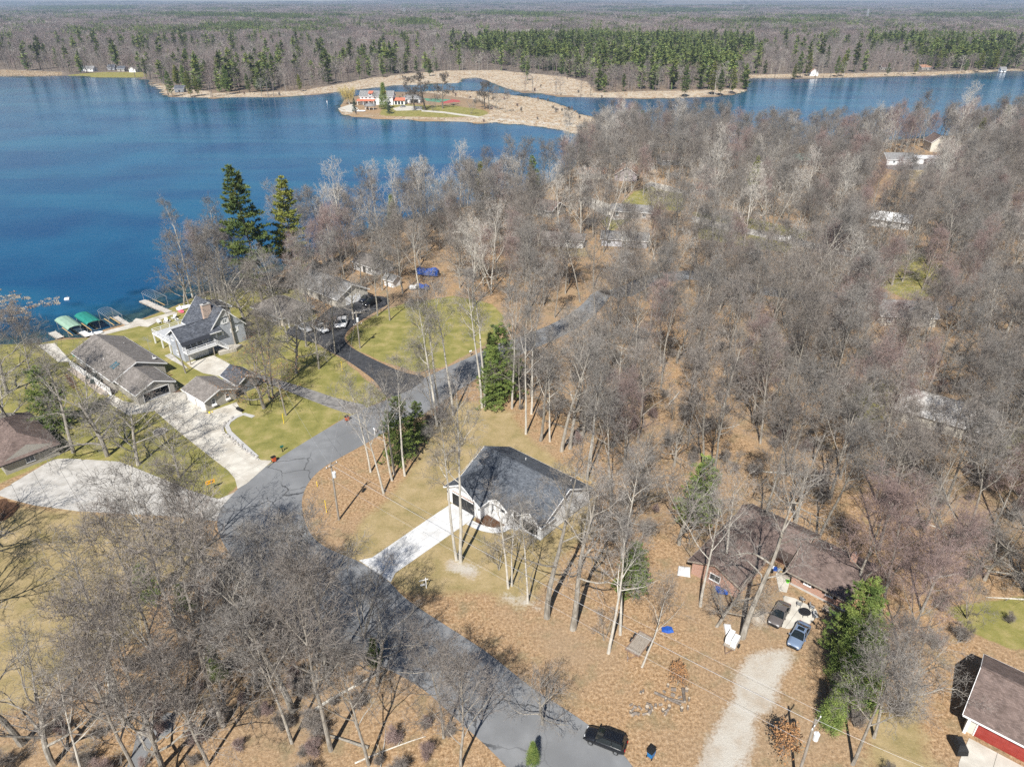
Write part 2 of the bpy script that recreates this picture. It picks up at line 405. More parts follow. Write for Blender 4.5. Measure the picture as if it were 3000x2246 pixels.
def ground_mat():
    m = bpy.data.materials.new('ground'); m.use_nodes = True
    nt = m.node_tree; N = nt.nodes; L = nt.links; b = N['Principled BSDF']
    b.inputs['Roughness'].default_value = 0.95; b.inputs['Specular IOR Level'].default_value = 0.1
    tc = N.new('ShaderNodeTexCoord'); vec = tc.outputs['Object']
    def noise(s, d=4, r=0.55):
        n = N.new('ShaderNodeTexNoise'); n.inputs['Scale'].default_value = s; n.inputs['Detail'].default_value = d; n.inputs['Roughness'].default_value = r
        L.new(vec, n.inputs['Vector']); return n.outputs['Fac']
    def ramp(f, stops):
        r = N.new('ShaderNodeValToRGB'); e = r.color_ramp.elements
        while len(e) < len(stops): e.new(0.5)
        for k, (p, c) in enumerate(stops): e[k].position = p; e[k].color = (*c, 1)
        L.new(f, r.inputs['Fac']); return r.outputs['Color']
    def mix(f, a, c):
        x = N.new('ShaderNodeMix'); x.data_type = 'RGBA'; L.new(f, x.inputs[0]); L.new(a, x.inputs[6]); L.new(c, x.inputs[7]); return x.outputs[2]
    def mul(a, c, op='MULTIPLY'):
        x = N.new('ShaderNodeMath'); x.operation = op
        for k, q in enumerate((a, c)):
            if isinstance(q, float): x.inputs[k].default_value = q
            else: L.new(q, x.inputs[k])
        return x.outputs[0]
    def mrange(f, a, c, lo=0.0, hi=1.0):
        x = N.new('ShaderNodeMapRange'); x.inputs[1].default_value, x.inputs[2].default_value, x.inputs[3].default_value, x.inputs[4].default_value = a, c, lo, hi
        L.new(f, x.inputs[0]); return x.outputs[0]
    big, mid, fine, vfine = noise(0.045, 5), noise(0.35, 5), noise(2.6, 6, 0.7), noise(9.0, 5, 0.75)
    vo = N.new('ShaderNodeTexVoronoi'); vo.inputs['Scale'].default_value = 9.0; L.new(vec, vo.inputs['Vector'])
    # oak-leaf litter
    leaf = ramp(fine, [(0.26, (0.105, 0.070, 0.042)), (0.42, (0.25, 0.163, 0.092)), (0.55, (0.375, 0.262, 0.16)), (0.72, (0.52, 0.41, 0.29))])
    lvs = N.new('ShaderNodeMix'); lvs.data_type = 'RGBA'; lvs.blend_type = 'MULTIPLY'; lvs.inputs[0].default_value = 0.42
    L.new(leaf, lvs.inputs[6]); L.new(ramp(vo.outputs['Color'], [(0.1, (0.45, 0.4, 0.36)), (0.9, (1.45, 1.35, 1.2))]), lvs.inputs[7])
    leaf = mix(mrange(big, 0.44, 0.62, 0, 0.55), lvs.outputs[2], ramp(vfine, [(0.3, (0.18, 0.135, 0.092)), (0.7, (0.38, 0.295, 0.205))]))
    leaf = mix(mrange(mid, 0.52, 0.72, 0, 0.6), leaf, ramp(vfine, [(0.3, (0.11, 0.1, 0.07)), (0.7, (0.24, 0.22, 0.12))]))
    # spring lawn, patchy green and straw
    lawn = ramp(mid, [(0.30, (0.125, 0.135, 0.030)), (0.50, (0.215, 0.205, 0.060)), (0.66, (0.32, 0.27, 0.115))])
    lawn = mix(mrange(vfine, 0.35, 0.65, 0, 0.5), lawn, ramp(fine, [(0.3, (0.14, 0.13, 0.04)), (0.7, (0.36, 0.31, 0.15))]))
    dry = ramp(mid, [(0.28, (0.18, 0.158, 0.06)), (0.48, (0.295, 0.232, 0.115)), (0.70, (0.40, 0.31, 0.18))])
    dry = mix(mrange(vfine, 0.35, 0.65, 0, 0.6), dry, ramp(fine, [(0.3, (0.17, 0.135, 0.065)), (0.7, (0.44, 0.345, 0.20))]))
    marsh = ramp(big, [(0.35, (0.35, 0.285, 0.215)), (0.5, (0.45, 0.39, 0.31)), (0.65, (0.33, 0.26, 0.195))])
    grav = mix(mrange(mid, 0.45, 0.7, 0, 0.6), ramp(vfine, [(0.3, (0.33, 0.305, 0.265)), (0.7, (0.55, 0.52, 0.465))]), ramp(fine, [(0.3, (0.2, 0.15, 0.10)), (0.7, (0.42, 0.33, 0.24))]))
    mulch = ramp(vfine, [(0.3, (0.05, 0.028, 0.018)), (0.7, (0.16, 0.09, 0.055))])
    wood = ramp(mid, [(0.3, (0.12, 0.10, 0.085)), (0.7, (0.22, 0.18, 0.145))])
    za = N.new('ShaderNodeVertexColor'); za.layer_name = 'zone'; zs = N.new('ShaderNodeSeparateColor'); L.new(za.outputs[0], zs.inputs[0])
    zb = N.new('ShaderNodeVertexColor'); zb.layer_name = 'zone2'; zt = N.new('ShaderNodeSeparateColor'); L.new(zb.outputs[0], zt.inputs[0])
    def edge(w, amt=1.1, lo=0.42, hi=0.58):
        n = mul(mul(mul(fine, 0.5), mul(mid, 0.5), 'ADD'), 0.5, 'SUBTRACT')
        return mrange(mul(w, mul(n, amt), 'ADD'), lo, hi)
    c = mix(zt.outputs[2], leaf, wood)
    c = mix(edge(zs.outputs[1], 1.6, 0.3, 0.7), c, dry)
    c = mix(edge(zs.outputs[0]), c, lawn)
    c = mix(edge(zs.outputs[2]), c, marsh)
    c = mix(edge(zt.outputs[0], 2.4, 0.3, 0.75), c, grav)
    c = mix(edge(zt.outputs[1], 0.5), c, mulch)
    # lake bed below the water line
    sp = N.new('ShaderNodeSeparateXYZ'); L.new(tc.outputs['Object'], sp.inputs[0])
    c = mix(mul(mrange(sp.outputs['Z'], -0.42, -0.6), mrange(sp.outputs['Y'], 110.0, 125.0)), c, ramp(mid, [(0.38, (0.05, 0.05, 0.028)), (0.55, (0.2, 0.165, 0.10)), (0.7, (0.36, 0.30, 0.20))]))
    L.new(c, b.inputs['Base Color'])
    bp = N.new('ShaderNodeBump'); bp.inputs['Strength'].default_value = 0.6; bp.inputs['Distance'].default_value = 0.12
    L.new(mul(fine, mul(vfine, 0.6), 'ADD'), bp.inputs['Height']); L.new(bp.outputs[0], b.inputs['Normal'])
    return m
me = np_mesh('ground', np.stack([X, Y, Z], 1), quads, ground_mat(), 4)
for nm, arr in (('zone', zone), ('zone2', zone2)):
    at = me.color_attributes.new(nm, 'FLOAT_COLOR', 'POINT'); at.data.foreach_set('color', arr.ravel())
me.shade_smooth()
go = bpy.data.objects.new('ground', me); COL.objects.link(go); tag(go, kind='structure')

def water_mat():
    m = bpy.data.materials.new('lake water'); m.use_nodes = True
    nt = m.node_tree; N = nt.nodes; L = nt.links; b = N['Principled BSDF']
    tc = N.new('ShaderNodeTexCoord')
    mp = N.new('ShaderNodeMapping'); mp.inputs['Rotation'].default_value = (0, 0, math.radians(35)); mp.inputs['Scale'].default_value = (0.35, 1.0, 1.0)
    L.new(tc.outputs['Object'], mp.inputs['Vector'])
    def noise(s, d, v):
        n = N.new('ShaderNodeTexNoise'); n.inputs['Scale'].default_value = s; n.inputs['Detail'].default_value = d; L.new(v, n.inputs['Vector']); return n.outputs['Fac']
    n1, n2, n3 = noise(1.6, 4, mp.outputs[0]), noise(0.022, 4, tc.outputs['Object']), noise(0.006, 3, tc.outputs['Object'])
    r = N.new('ShaderNodeValToRGB'); e = r.color_ramp.elements
    e[0].position, e[0].color = 0.35, (0.001, 0.047, 0.132, 1); e[1].position, e[1].color = 0.68, (0.006, 0.09, 0.182, 1)
    L.new(n2, r.inputs['Fac'])
    mp2 = N.new('ShaderNodeMapping'); mp2.inputs['Rotation'].default_value = (0, 0, math.radians(-20)); mp2.inputs['Scale'].default_value = (0.18, 1.0, 1.0); L.new(tc.outputs['Object'], mp2.inputs['Vector'])
    st = N.new('ShaderNodeMapRange'); st.inputs[1].default_value, st.inputs[2].default_value, st.inputs[4].default_value = 0.5, 0.68, 0.65; L.new(noise(0.03, 5, mp2.outputs[0]), st.inputs[0])
    mxs = N.new('ShaderNodeMix'); mxs.data_type = 'RGBA'; L.new(st.outputs[0], mxs.inputs[0]); L.new(r.outputs[0], mxs.inputs[6]); mxs.inputs[7].default_value = (0.016, 0.122, 0.20, 1)
    L.new(mxs.outputs[2], b.inputs['Base Color'])
    b.inputs['IOR'].default_value = 1.33; b.inputs['Specular IOR Level'].default_value = 0.32
    mr = N.new('ShaderNodeMapRange'); mr.inputs[1].default_value, mr.inputs[2].default_value, mr.inputs[3].default_value, mr.inputs[4].default_value = 0.4, 0.62, 0.03, 0.16
    L.new(n3, mr.inputs[0]); L.new(mr.outputs[0], b.inputs['Roughness'])
    # clear shallows: transparency falls off away from the bank
    at = N.new('ShaderNodeAttribute'); at.attribute_name = 'depth'
    tr = N.new('ShaderNodeBsdfTransparent'); tr.inputs[0].default_value = (0.55, 0.75, 0.8, 1)
    mx = N.new('ShaderNodeMixShader'); 
    wd = N.new('ShaderNodeMath'); wd.operation = 'MULTIPLY_ADD'; L.new(noise(0.12, 5, tc.outputs['Object']), wd.inputs[0]); wd.inputs[1].default_value = 1.5; wd.inputs[2].default_value = -0.78
    ad = N.new('ShaderNodeMath'); ad.operation = 'ADD'; ad.use_clamp = True; L.new(at.outputs['Fac'], ad.inputs[0]); L.new(wd.outputs[0], ad.inputs[1])
    mxx = N.new('ShaderNodeMath'); mxx.operation = 'MAXIMUM'; L.new(ad.outputs[0], mxx.inputs[0]); mxx.inputs[1].default_value = 0.25
    L.new(mxx.outputs[0], mx.inputs[0]); L.new(tr.outputs[0], mx.inputs[1]); L.new(b.outputs[0], mx.inputs[2])
    L.new(mx.outputs[0], N['Material Output'].inputs['Surface'])
    bp = N.new('ShaderNodeBump'); bp.inputs['Strength'].default_value = 0.34; bp.inputs['Distance'].default_value = 0.2
    L.new(n1, bp.inputs['Height']); L.new(bp.outputs[0], b.inputs['Normal'])
    return m
wx = axis(-1400, -135, -40, 1.5, 1500, 1.05); wy = axis(125, 130, 215, 1.5, 1050, 1.04)
WX, WY = np.meshgrid(wx, wy); wX, wY = WX.ravel(), WY.ravel()
wi = np.arange(len(wx) * len(wy)).reshape(len(wy), len(wx))
wsd = water_sd(wX, wY)
wq = np.stack([wi[:-1, :-1], wi[:-1, 1:], wi[1:, 1:], wi[1:, :-1]], -1).reshape(-1, 4)
wq = wq[(wsd[wq] > -3 - np.maximum(0, (wY[wq] - 200) * .05)).any(1)]
wm = np_mesh('lake', np.stack([wX, wY, np.full(wX.shape, WATER_Z)], 1), wq, water_mat(), 4)
at = wm.attributes.new('depth', 'FLOAT', 'POINT'); at.data.foreach_set('value', np.clip(0.2 + wsd / np.where(wY < 230, 26.0, 6.0), 0.2, 1.8).astype(np.float32))
lo = bpy.data.objects.new('lake', wm); COL.objects.link(lo); tag(lo, kind='structure')
fl = [G(1850, 22), G(2160, 22), G(2170, 13), G(1980, 12)]
o = MB().poly([(p[0], p[1], 34) for p in fl]).build('far_lake', water_mat()); tag(o, kind='structure')

def tess(P):
    from mathutils.geometry import tessellate_polygon
    return tessellate_polygon([[Vector((p[0], p[1], 0)) for p in P]])
def sheet(name, P, z, mat, kind='structure', parent=None):
    b = MB(); b.v = [(p[0], p[1], z) for p in P]; b.f = [tuple(t) for t in tess(P)]
    me_ = b.mesh(name, mat)
    bm = bmesh.new(); bm.from_mesh(me_); bmesh.ops.recalc_face_normals(bm, faces=bm.faces)
    if sum(f.normal.z for f in bm.faces) < 0: bmesh.ops.reverse_faces(bm, faces=bm.faces)
    bm.to_mesh(me_); bm.free()
    o = bpy.data.objects.new(name, me_); COL.objects.link(o)
    if parent: o.parent = parent
    elif kind: tag(o, kind=kind)
    return o
def clip_poly(P, a, b, c):
    """keep a*x+b*y<=c"""
    R = []
    for i in range(len(P)):
        p, q = P[i], P[(i + 1) % len(P)]
        dp, dq = a * p[0] + b * p[1] - c, a * q[0] + b * q[1] - c
        if dp <= 0: R.append(p)
        if (dp < 0 < dq) or (dq < 0 < dp):
            t = dp / (dp - dq); R.append((p[0] + (q[0] - p[0]) * t, p[1] + (q[1] - p[1]) * t))
    return R
def area2(P): return sum(P[i][0] * P[(i + 1) % len(P)][1] - P[(i + 1) % len(P)][0] * P[i][1] for i in range(len(P)))
def slabs(parent, P, ang, size, z0, z1, mat, gap=0.02):
    """concrete poured in bays: each bay a plate of its own"""
    ca, sa = math.cos(ang), math.sin(ang)
    U = [(p[0] * ca + p[1] * sa, -p[0] * sa + p[1] * ca) for p in P]
    u0, u1 = min(u[0] for u in U), max(u[0] for u in U); v0, v1 = min(u[1] for u in U), max(u[1] for u in U)
    i = u0
    while i < u1:
        j = v0
        while j < v1:
            Q = clip_poly(clip_poly(clip_poly(clip_poly(U, -1, 0, -(i + gap)), 1, 0, i + size - gap), 0, -1, -(j + gap)), 0, 1, j + size - gap)
            if len(Q) >= 3 and abs(area2(Q)) > 0.5:
                Q = [(q[0] * ca - q[1] * sa, q[0] * sa + q[1] * ca) for q in Q]
                if area2(Q) < 0: Q = Q[::-1]
                R = []
                for q in Q:
                    if not R or (abs(q[0] - R[-1][0]) + abs(q[1] - R[-1][1])) > 1e-4: R.append(q)
                b = MB(); n = len(R)
                b.v = [(q[0], q[1], z1) for q in R] + [(q[0], q[1], z0) for q in R]
                b.f = [tuple(t) for t in tess(R)] + [(k, n + k, n + (k + 1) % n, (k + 1) % n) for k in range(n)]
                b.build('slab', mat, parent)
            j += size
        i += size

A_ROAD = M('asphalt', (0.178, 0.184, 0.192), (0.215, 0.222, 0.232), 0.5, 0.9, 0.3, 40, 0.2, c3=(0.16, 0.165, 0.172), s3=0.12)
A_DARK = M('dark asphalt', (0.035, 0.037, 0.042), (0.062, 0.064, 0.07), 1.2, 0.85, 0.3, 40, 0.25)
A_LANE = M('worn lane asphalt', (0.16, 0.155, 0.15), (0.24, 0.23, 0.22), 0.9, 0.9, 0.3, 30, 0.2)
CONC = M('concrete', (0.46, 0.435, 0.385), (0.56, 0.535, 0.48), 0.7, 0.85, 0.15, 25, 0.25, c3=(0.40, 0.37, 0.32), s3=0.3)
CONC_N = M('new concrete', (0.54, 0.545, 0.55), (0.61, 0.615, 0.62), 0.9, 0.85, 0.1, 25, 0.25, c3=(0.49, 0.49, 0.485), s3=.5)
CONC_G = M('grey concrete', (0.36, 0.345, 0.32), (0.47, 0.455, 0.43), 0.7, 0.88, 0.2, 25, 0.2)
GRAV_S = M('road shoulder gravel', (0.27, 0.235, 0.19), (0.40, 0.355, 0.29), 3.0, 0.95, 0.4, 20, 0.1)

def crack(m):
    nt = m.node_tree; N = nt.nodes; L = nt.links; b = N['Principled BSDF']; src = b.inputs['Base Color'].links[0].from_socket
    tc = N.new('ShaderNodeTexCoord'); nz = N.new('ShaderNodeTexNoise'); nz.inputs['Scale'].default_value = .6; nz.inputs['Detail'].default_value = 4; L.new(tc.outputs['Object'], nz.inputs['Vector'])
    va = N.new('ShaderNodeVectorMath'); va.operation = 'MULTIPLY_ADD'; L.new(nz.outputs['Color'], va.inputs[0]); va.inputs[1].default_value = (1.6, 1.6, 0); L.new(tc.outputs['Object'], va.inputs[2])
    vo = N.new('ShaderNodeTexVoronoi'); vo.feature = 'DISTANCE_TO_EDGE'; vo.inputs['Scale'].default_value = .17; L.new(va.outputs[0], vo.inputs['Vector'])
    mr = N.new('ShaderNodeMapRange'); mr.inputs[1].default_value, mr.inputs[2].default_value, mr.inputs[3].default_value, mr.inputs[4].default_value = .006, .016, .8, 0; L.new(vo.outputs['Distance'], mr.inputs[0])
    n2 = N.new('ShaderNodeTexNoise'); n2.inputs['Scale'].default_value = .07; L.new(tc.outputs['Object'], n2.inputs['Vector'])
    mk = N.new('ShaderNodeMapRange'); mk.inputs[1].default_value, mk.inputs[2].default_value = .47, .56; L.new(n2.outputs['Fac'], mk.inputs[0])
    mu = N.new('ShaderNodeMath'); mu.operation = 'MULTIPLY'; L.new(mr.outputs[0], mu.inputs[0]); L.new(mk.outputs[0], mu.inputs[1])
    mx = N.new('ShaderNodeMix'); mx.data_type = 'RGBA'; L.new(mu.outputs[0], mx.inputs[0]); L.new(src, mx.inputs[6]); mx.inputs[7].default_value = (.03, .031, .034, 1); L.new(mx.outputs[2], b.inputs['Base Color'])
crack(A_ROAD); crack(A_LANE)
ROAD_PX = [(1900,2320),(1829,2203),(1706,2107),(1589,2035),(1521,1985),(1444,1922),(1385,1881),(1312,1835),(1181,1750),(1145,1704),(1050,1641),(960,1608),(912,1572),(888,1515),(882,1465),(900,1415),(940,1372),(1000,1338),(1090,1289),(1150,1250),(1253,1210),(1335,1148),(1390,1112),(1470,1062),(1580,1015),(1690,965),(1762,905),(1800,850),
           (1740,850),(1710,890),(1640,940),(1540,980),(1450,1010),(1390,1040),(1308,1076),(1254,1101),(1200,1130),(1122,1178),(1075,1192),(1040,1212),(1000,1230),(900,1290),(800,1352),(735,1398),(690,1437),(650,1480),(632,1530),(650,1590),(710,1670),(790,1760),(860,1835),(930,1880),(1000,1905),(1100,1945),(1181,1980),(1258,2030),(1330,2100),(1416,2175),(1500,2260),(1530,2320)]
road = smooth_poly(GP(ROAD_PX), 2)
cx_, cy_ = 0, 0
sheet('road', road, 0.012, A_ROAD)
ver = smooth_poly(GP([(1145 + 6, 1704 + 22),(1181,1768),(1312,1853),(1444,1940),(1521,2003),(1589,2053),(1706,2125),(1829,2221),(1900,2340),(1880,2340),(1800,2200),(1690,2107),(1570,2030),(1430,1920),(1300,1835),(1170,1755),(1140,1715)]), 1)
sheet('road_shoulder', ver, 0.008, GRAV_S)
drv = GP([(1254,1101),(1190,1095),(1110,1060),(1040,1025),(1008,1000),(1012,975),(1040,950),(1090,918),(1150,885),(1125,866),(1060,868),(1000,885),(960,905),(930,935),(850,955),(835,975),(870,995),(930,1005),(965,1030),(1000,1045),(1060,1085),(1105,1120),(1130,1165),(1160,1160),(1217,1135)])
sheet('blacktop_driveway', smooth_poly(drv, 2), 0.016, A_DARK)
lane = GP([(700,1076),(760,1095),(815,1112),(906,1139),(1000,1171),(1085,1188),(1040,1214),(1000,1207),(860,1153),(802,1130),(740,1112),(660,1106)])
sheet('lane', smooth_poly(lane, 1), 0.018, A_LANE)
sheet('side_driveway', GP([(850,1590),(890,1420),(1080,1300),(1140,1310),(1120,1420),(980,1520),(900,1700),(800,1700)], 2.208, 0, 1496), 0.012, A_ROAD)
sheet('woodland_lane', smooth_poly(GP([(2030,630),(2120,655),(2300,690),(2420,720),(2620,760),(2600,775),(2400,735),(2280,706),(2110,668),(2020,645)]), 1), 0.012, CONC_G)
sheet('woodland_street', smooth_poly(GP([(1800,850),(1900,800),(2050,790),(2200,830),(2400,860),(2600,850),(2600,880),(2400,890),(2200,858),(2050,815),(1920,830),(1830,880),(1740,850)]), 1), 0.012, A_ROAD)
sheet('lakeside_street', smooth_poly(GP([(2590,480),(2680,470),(2900,480),(3100,470),(3100,490),(2900,500),(2700,498),(2600,500)]), 1), 0.012, A_LANE)
sheet('peninsula_track', GP([(1235,322),(1300,327),(1400,341),(1500,350),(1600,358),(1700,366),(1790,372),(1790,378),(1700,372),(1600,364),(1500,356),(1400,346),(1300,332),(1235,327)]), 0.014, CONC)
sheet('tennis_court', GP([(1240,288),(1330,292),(1345,297),(1330,303),(1300,302),(1250,296)]), 0.016, M('court green', (0.10, 0.24, 0.16)))
sheet('court_apron', GP([(1325,291),(1345,294),(1350,299),(1300,304),(1290,301)]), 0.022, M('court red', (0.36, 0.09, 0.08)))

def drive(name, P, ang, size, mat, joint, dz=0.0):
    o = sheet(name, P, 0.01 + dz, joint)
    slabs(o, P, ang, size, 0.012 + dz, 0.055 + dz, mat)
    return o
JOINT = M('slab joint', (0.16, 0.15, 0.13), rough=0.95)
AN = math.radians(-41)
drive('driveway', smooth_poly(GP([(1052,1641),(1090,1633),(1322,1474),(1394,1512),(1376,1526),(1158,1678),(1145,1705)]), 0), math.radians(49), 3.1, CONC_N, JOINT)
wl = GP([(430,1145),(560,1212),(700,1252),(800,1262),(900,1243),(1000,1190),(1070,1120),(1100,1060)], 4.6, 1280, 1280)
def ribbon(C, w):
    Lf, R = [], []
    for k, p in enumerate(C):
        a, b = C[max(k - 1, 0)], C[min(k + 1, len(C) - 1)]
        d = Vector((b[0] - a[0], b[1] - a[1])).normalized()
        Lf.append((p[0] - d.y * w / 2, p[1] + d.x * w / 2)); R.append((p[0] + d.y * w / 2, p[1] - d.x * w / 2))
    return Lf + R[::-1]
def walk(name, C, w, mat, step=1.3):
    o = sheet(name, ribbon(C, w), 0.011, JOINT)
    pts = [Vector((*p, 0)) for p in C]
    cum = [0]
    for a, b in zip(pts, pts[1:]): cum.append(cum[-1] + (b - a).length)
    n = max(1, int(cum[-1] / step))
    def at_(s):
        for k in range(len(pts) - 1):
            if s <= cum[k + 1] or k == len(pts) - 2:
                t = (s - cum[k]) / max(1e-6, cum[k + 1] - cum[k]); return pts[k].lerp(pts[k + 1], t), (pts[k + 1] - pts[k]).normalized()
    for k in range(n):
        (a, da), (b, db) = at_(cum[-1] * k / n + .012), at_(cum[-1] * (k + 1) / n - .012)
        na, nb = Vector((-da.y, da.x, 0)) * w / 2, Vector((-db.y, db.x, 0)) * w / 2
        MB().prism([tuple(q)[:2] for q in (a - na, b - nb, b + nb, a + na)], 0.013, 0.055).build('slab', mat, o)
    return o
walk('front_walk', wl, 1.25, CONC_N)
drive('concrete_drive', GP([(930,958),(1100,888),(1180,878),(1205,880),(1340,1012),(1530,945),(1570,1020),(1500,1050),(1440,1095),(1435,1130),(1480,1170),(1640,1290),(1690,1320),(1765,1322),(1600,1468),(1537,1505),(1520,1440),(1480,1390),(1210,1180),(1050,1045),(1000,1000),(830,1030),(680,935),(720,890),(800,940)], 2.208, 0, 750), math.radians(50), 3.4, CONC, JOINT)
drive('garage_apron', GP([(700,1290),(1130,1165),(1480,1340),(1430,1420),(1270,1510),(960,1450),(760,1345)], 5.52, 420, 830), math.radians(50), 3.2, CONC, JOINT)
drive('neighbour_drive', GP([(-260,1600),(0,1438),(155,1345),(200,1343),(350,1352),(470,1400),(560,1437),(640,1462),(690,1441),(650,1484),(634,1526),(500,1512),(400,1507),(230,1497),(100,1480),(30,1462),(0,1452),(-220,1620)]), math.radians(42), 3.6, CONC_G, JOINT)
drive('parking_pad', GP([(1190,925),(1330,960),(1560,1080),(1590,1150),(1480,1260),(1250,1300),(1170,1280),(1230,1100)], 3.807, 1980, 1500), math.radians(48), 2.4, CONC, JOINT)
drive('entry_pad', GP([(1110,690),(1180,640),(1275,700),(1265,800),(1235,900),(1150,880)], 3.807, 1980, 1500), math.radians(-42), 1.6, CONC, JOINT, .05)
drive('red_house_drive', GP([(1165,1300),(1900,1690),(1900,2100),(1020,2100),(1040,1600)], 4.18, 2560, 1850), math.radians(-41), 2.9, CONC, JOINT)
drive('promenade', GP([(430,640),(465,600),(860,490),(1130,410),(1330,350),(1400,345),(1400,375),(1330,385),(1150,470),(880,535),(620,600)], 4.14, 180, 830), math.radians(48), 2.2, CONC, JOINT)
drive('patio', GP([(880,405),(1020,425),(960,460),(830,450)], 2.208, 0, 750), math.radians(48), 2.0, CONC, JOINT, .06)
drive('house_walk', GP([(1250,880),(1330,850),(1500,1000),(1560,1060),(1480,1010),(1330,930)], 4.14, 180, 830), math.radians(48), 1.6, CONC_G, JOINT, .05)
for nm, P in (('far_drive', [(1690,590),(1720,575),(1820,610),(1850,640),(1800,645)]), ('curved_drive', [(1890,540),(1905,532),(1960,545),(2010,560),(2015,570),(1950,560)]), ('woodland_drive', [(2020,650),(2060,640),(2180,672),(2160,682)]), ('pool_terrace', [(1150,318),(1180,310),(1235,312),(1238,323),(1160,325)]), ('court_terrace', [(990,318),(1030,305),(1050,318),(1030,330),(1000,328)]), ('left_patio', [(110,1010),(160,1005),(210,1060),(170,1060)])):
    sheet(nm, GP(P), 0.02, CONC)
# ------------------------------------------------------------------ building kit
WHITE = M('white paint', (0.74, 0.745, 0.75), (0.80, 0.80, 0.80), 1.5, 0.5)
TRIM_W = M('white trim', (0.78, 0.785, 0.79), rough=0.45)
DARKFR = M('black frame', (0.02, 0.02, 0.022), rough=0.4)
GLASS = glass_mat()
CURT = M('curtained glass', (0.30, 0.32, 0.33), (0.16, 0.18, 0.2), 2.0, 0.12, spec=0.7)
FOUND = M('foundation concrete', (0.38, 0.37, 0.355), (0.46, 0.45, 0.435), 1.2, 0.9, 0.2, 20)
GALV = M('galvanised metal', (0.52, 0.54, 0.56), (0.62, 0.64, 0.66), 3, 0.4, metal=0.7)
S_DARK = shingle('charcoal shingles', (0.066, 0.076, 0.092), (0.125, 0.138, 0.158), (0.042, 0.047, 0.057))
S_SLATE = shingle('slate shingles', (0.05, 0.057, 0.072), (0.115, 0.125, 0.148), (0.026, 0.029, 0.037), .5, .2)
S_BROWN = shingle('grey-brown shingles', (0.155, 0.14, 0.13), (0.235, 0.215, 0.20), (0.11, 0.10, 0.092))
S_MAUVE = shingle('mauve-brown shingles', (0.115, 0.085, 0.075), (0.185, 0.14, 0.125), (0.08, 0.06, 0.052))
S_RUST = shingle('rust shingles', (0.29, 0.155, 0.10), (0.38, 0.22, 0.15), (0.2, 0.11, 0.08))
S_GREY = shingle('grey shingles', (0.17, 0.17, 0.172), (0.25, 0.25, 0.252), (0.12, 0.12, 0.122))
SD_WHITE = siding('white lap siding', (0.74, 0.745, 0.75))
SD_GREY = siding('blue-grey siding', (0.36, 0.385, 0.43), .2, vertical=True, c2=(0.41, 0.435, 0.48))
SD_TAN = siding('tan lap siding', (0.36, 0.34, 0.305))
SD_CREAM = siding('cream siding', (0.6, 0.57, 0.5))
SD_SLATE = siding('slate siding', (0.17, 0.19, 0.22))
BR_RED = brick('red brick', (0.30, 0.14, 0.095), (0.40, 0.21, 0.15), (0.42, 0.37, 0.32))
BR_TAN = brick('tan chimney brick', (0.40, 0.27, 0.20), (0.50, 0.35, 0.27), (0.5, 0.45, 0.4))
BR_CREAM = brick('cream stone', (0.56, 0.49, 0.41), (0.66, 0.6, 0.52), (0.5, 0.46, 0.4), .5, .2)
DECKW = M('grey deck boards', (0.36, 0.37, 0.385), (0.44, 0.45, 0.465), 2, .8, stretch=(.2, 6, 1))
NEWWOOD = M('new treated wood', (0.50, 0.33, 0.13), (0.62, 0.44, 0.2), 3, .8)
OLDWOOD = M('weathered wood', (0.22, 0.185, 0.15), (0.34, 0.30, 0.255), 2, .9, .3, 10, stretch=(1, 6, 1))
REDPAINT = M('red garage paint', (0.25, 0.035, 0.028), (0.30, 0.05, 0.04), 1.5, .5)

def house(name, label, p, ang, cat='house', z=0.0, group=None):
    return thing(name, label, cat, (p[0], p[1], z), math.radians(ang), group)
def block(par, x0, x1, y0, y1, z0, ze, axis, zr, mat, ridge=None, name='wall', skip=()):
    """walls with gable ends; axis = direction the ridge runs; zr None = flat top"""
    b = MB()
    r = ridge if ridge is not None else ((y0 + y1) / 2 if axis == 'x' else (x0 + x1) / 2)
    def quad(*p): b.poly(p)
    if 's' not in skip: b.poly([(x0, y0, z0), (x1, y0, z0), (x1, y0, ze)] + ([(r, y0, zr)] if axis == 'y' and zr else []) + [(x0, y0, ze)])
    if 'e' not in skip: b.poly([(x1, y0, z0), (x1, y1, z0), (x1, y1, ze)] + ([(x1, r, zr)] if axis == 'x' and zr else []) + [(x1, y0, ze)])
    if 'n' not in skip: b.poly([(x1, y1, z0), (x0, y1, z0), (x0, y1, ze)] + ([(r, y1, zr)] if axis == 'y' and zr else []) + [(x1, y1, ze)])
    if 'w' not in skip: b.poly([(x0, y1, z0), (x0, y0, z0), (x0, y0, ze)] + ([(x0, r, zr)] if axis == 'x' and zr else []) + [(x0, y1, ze)])
    return b.build(name, mat, par)
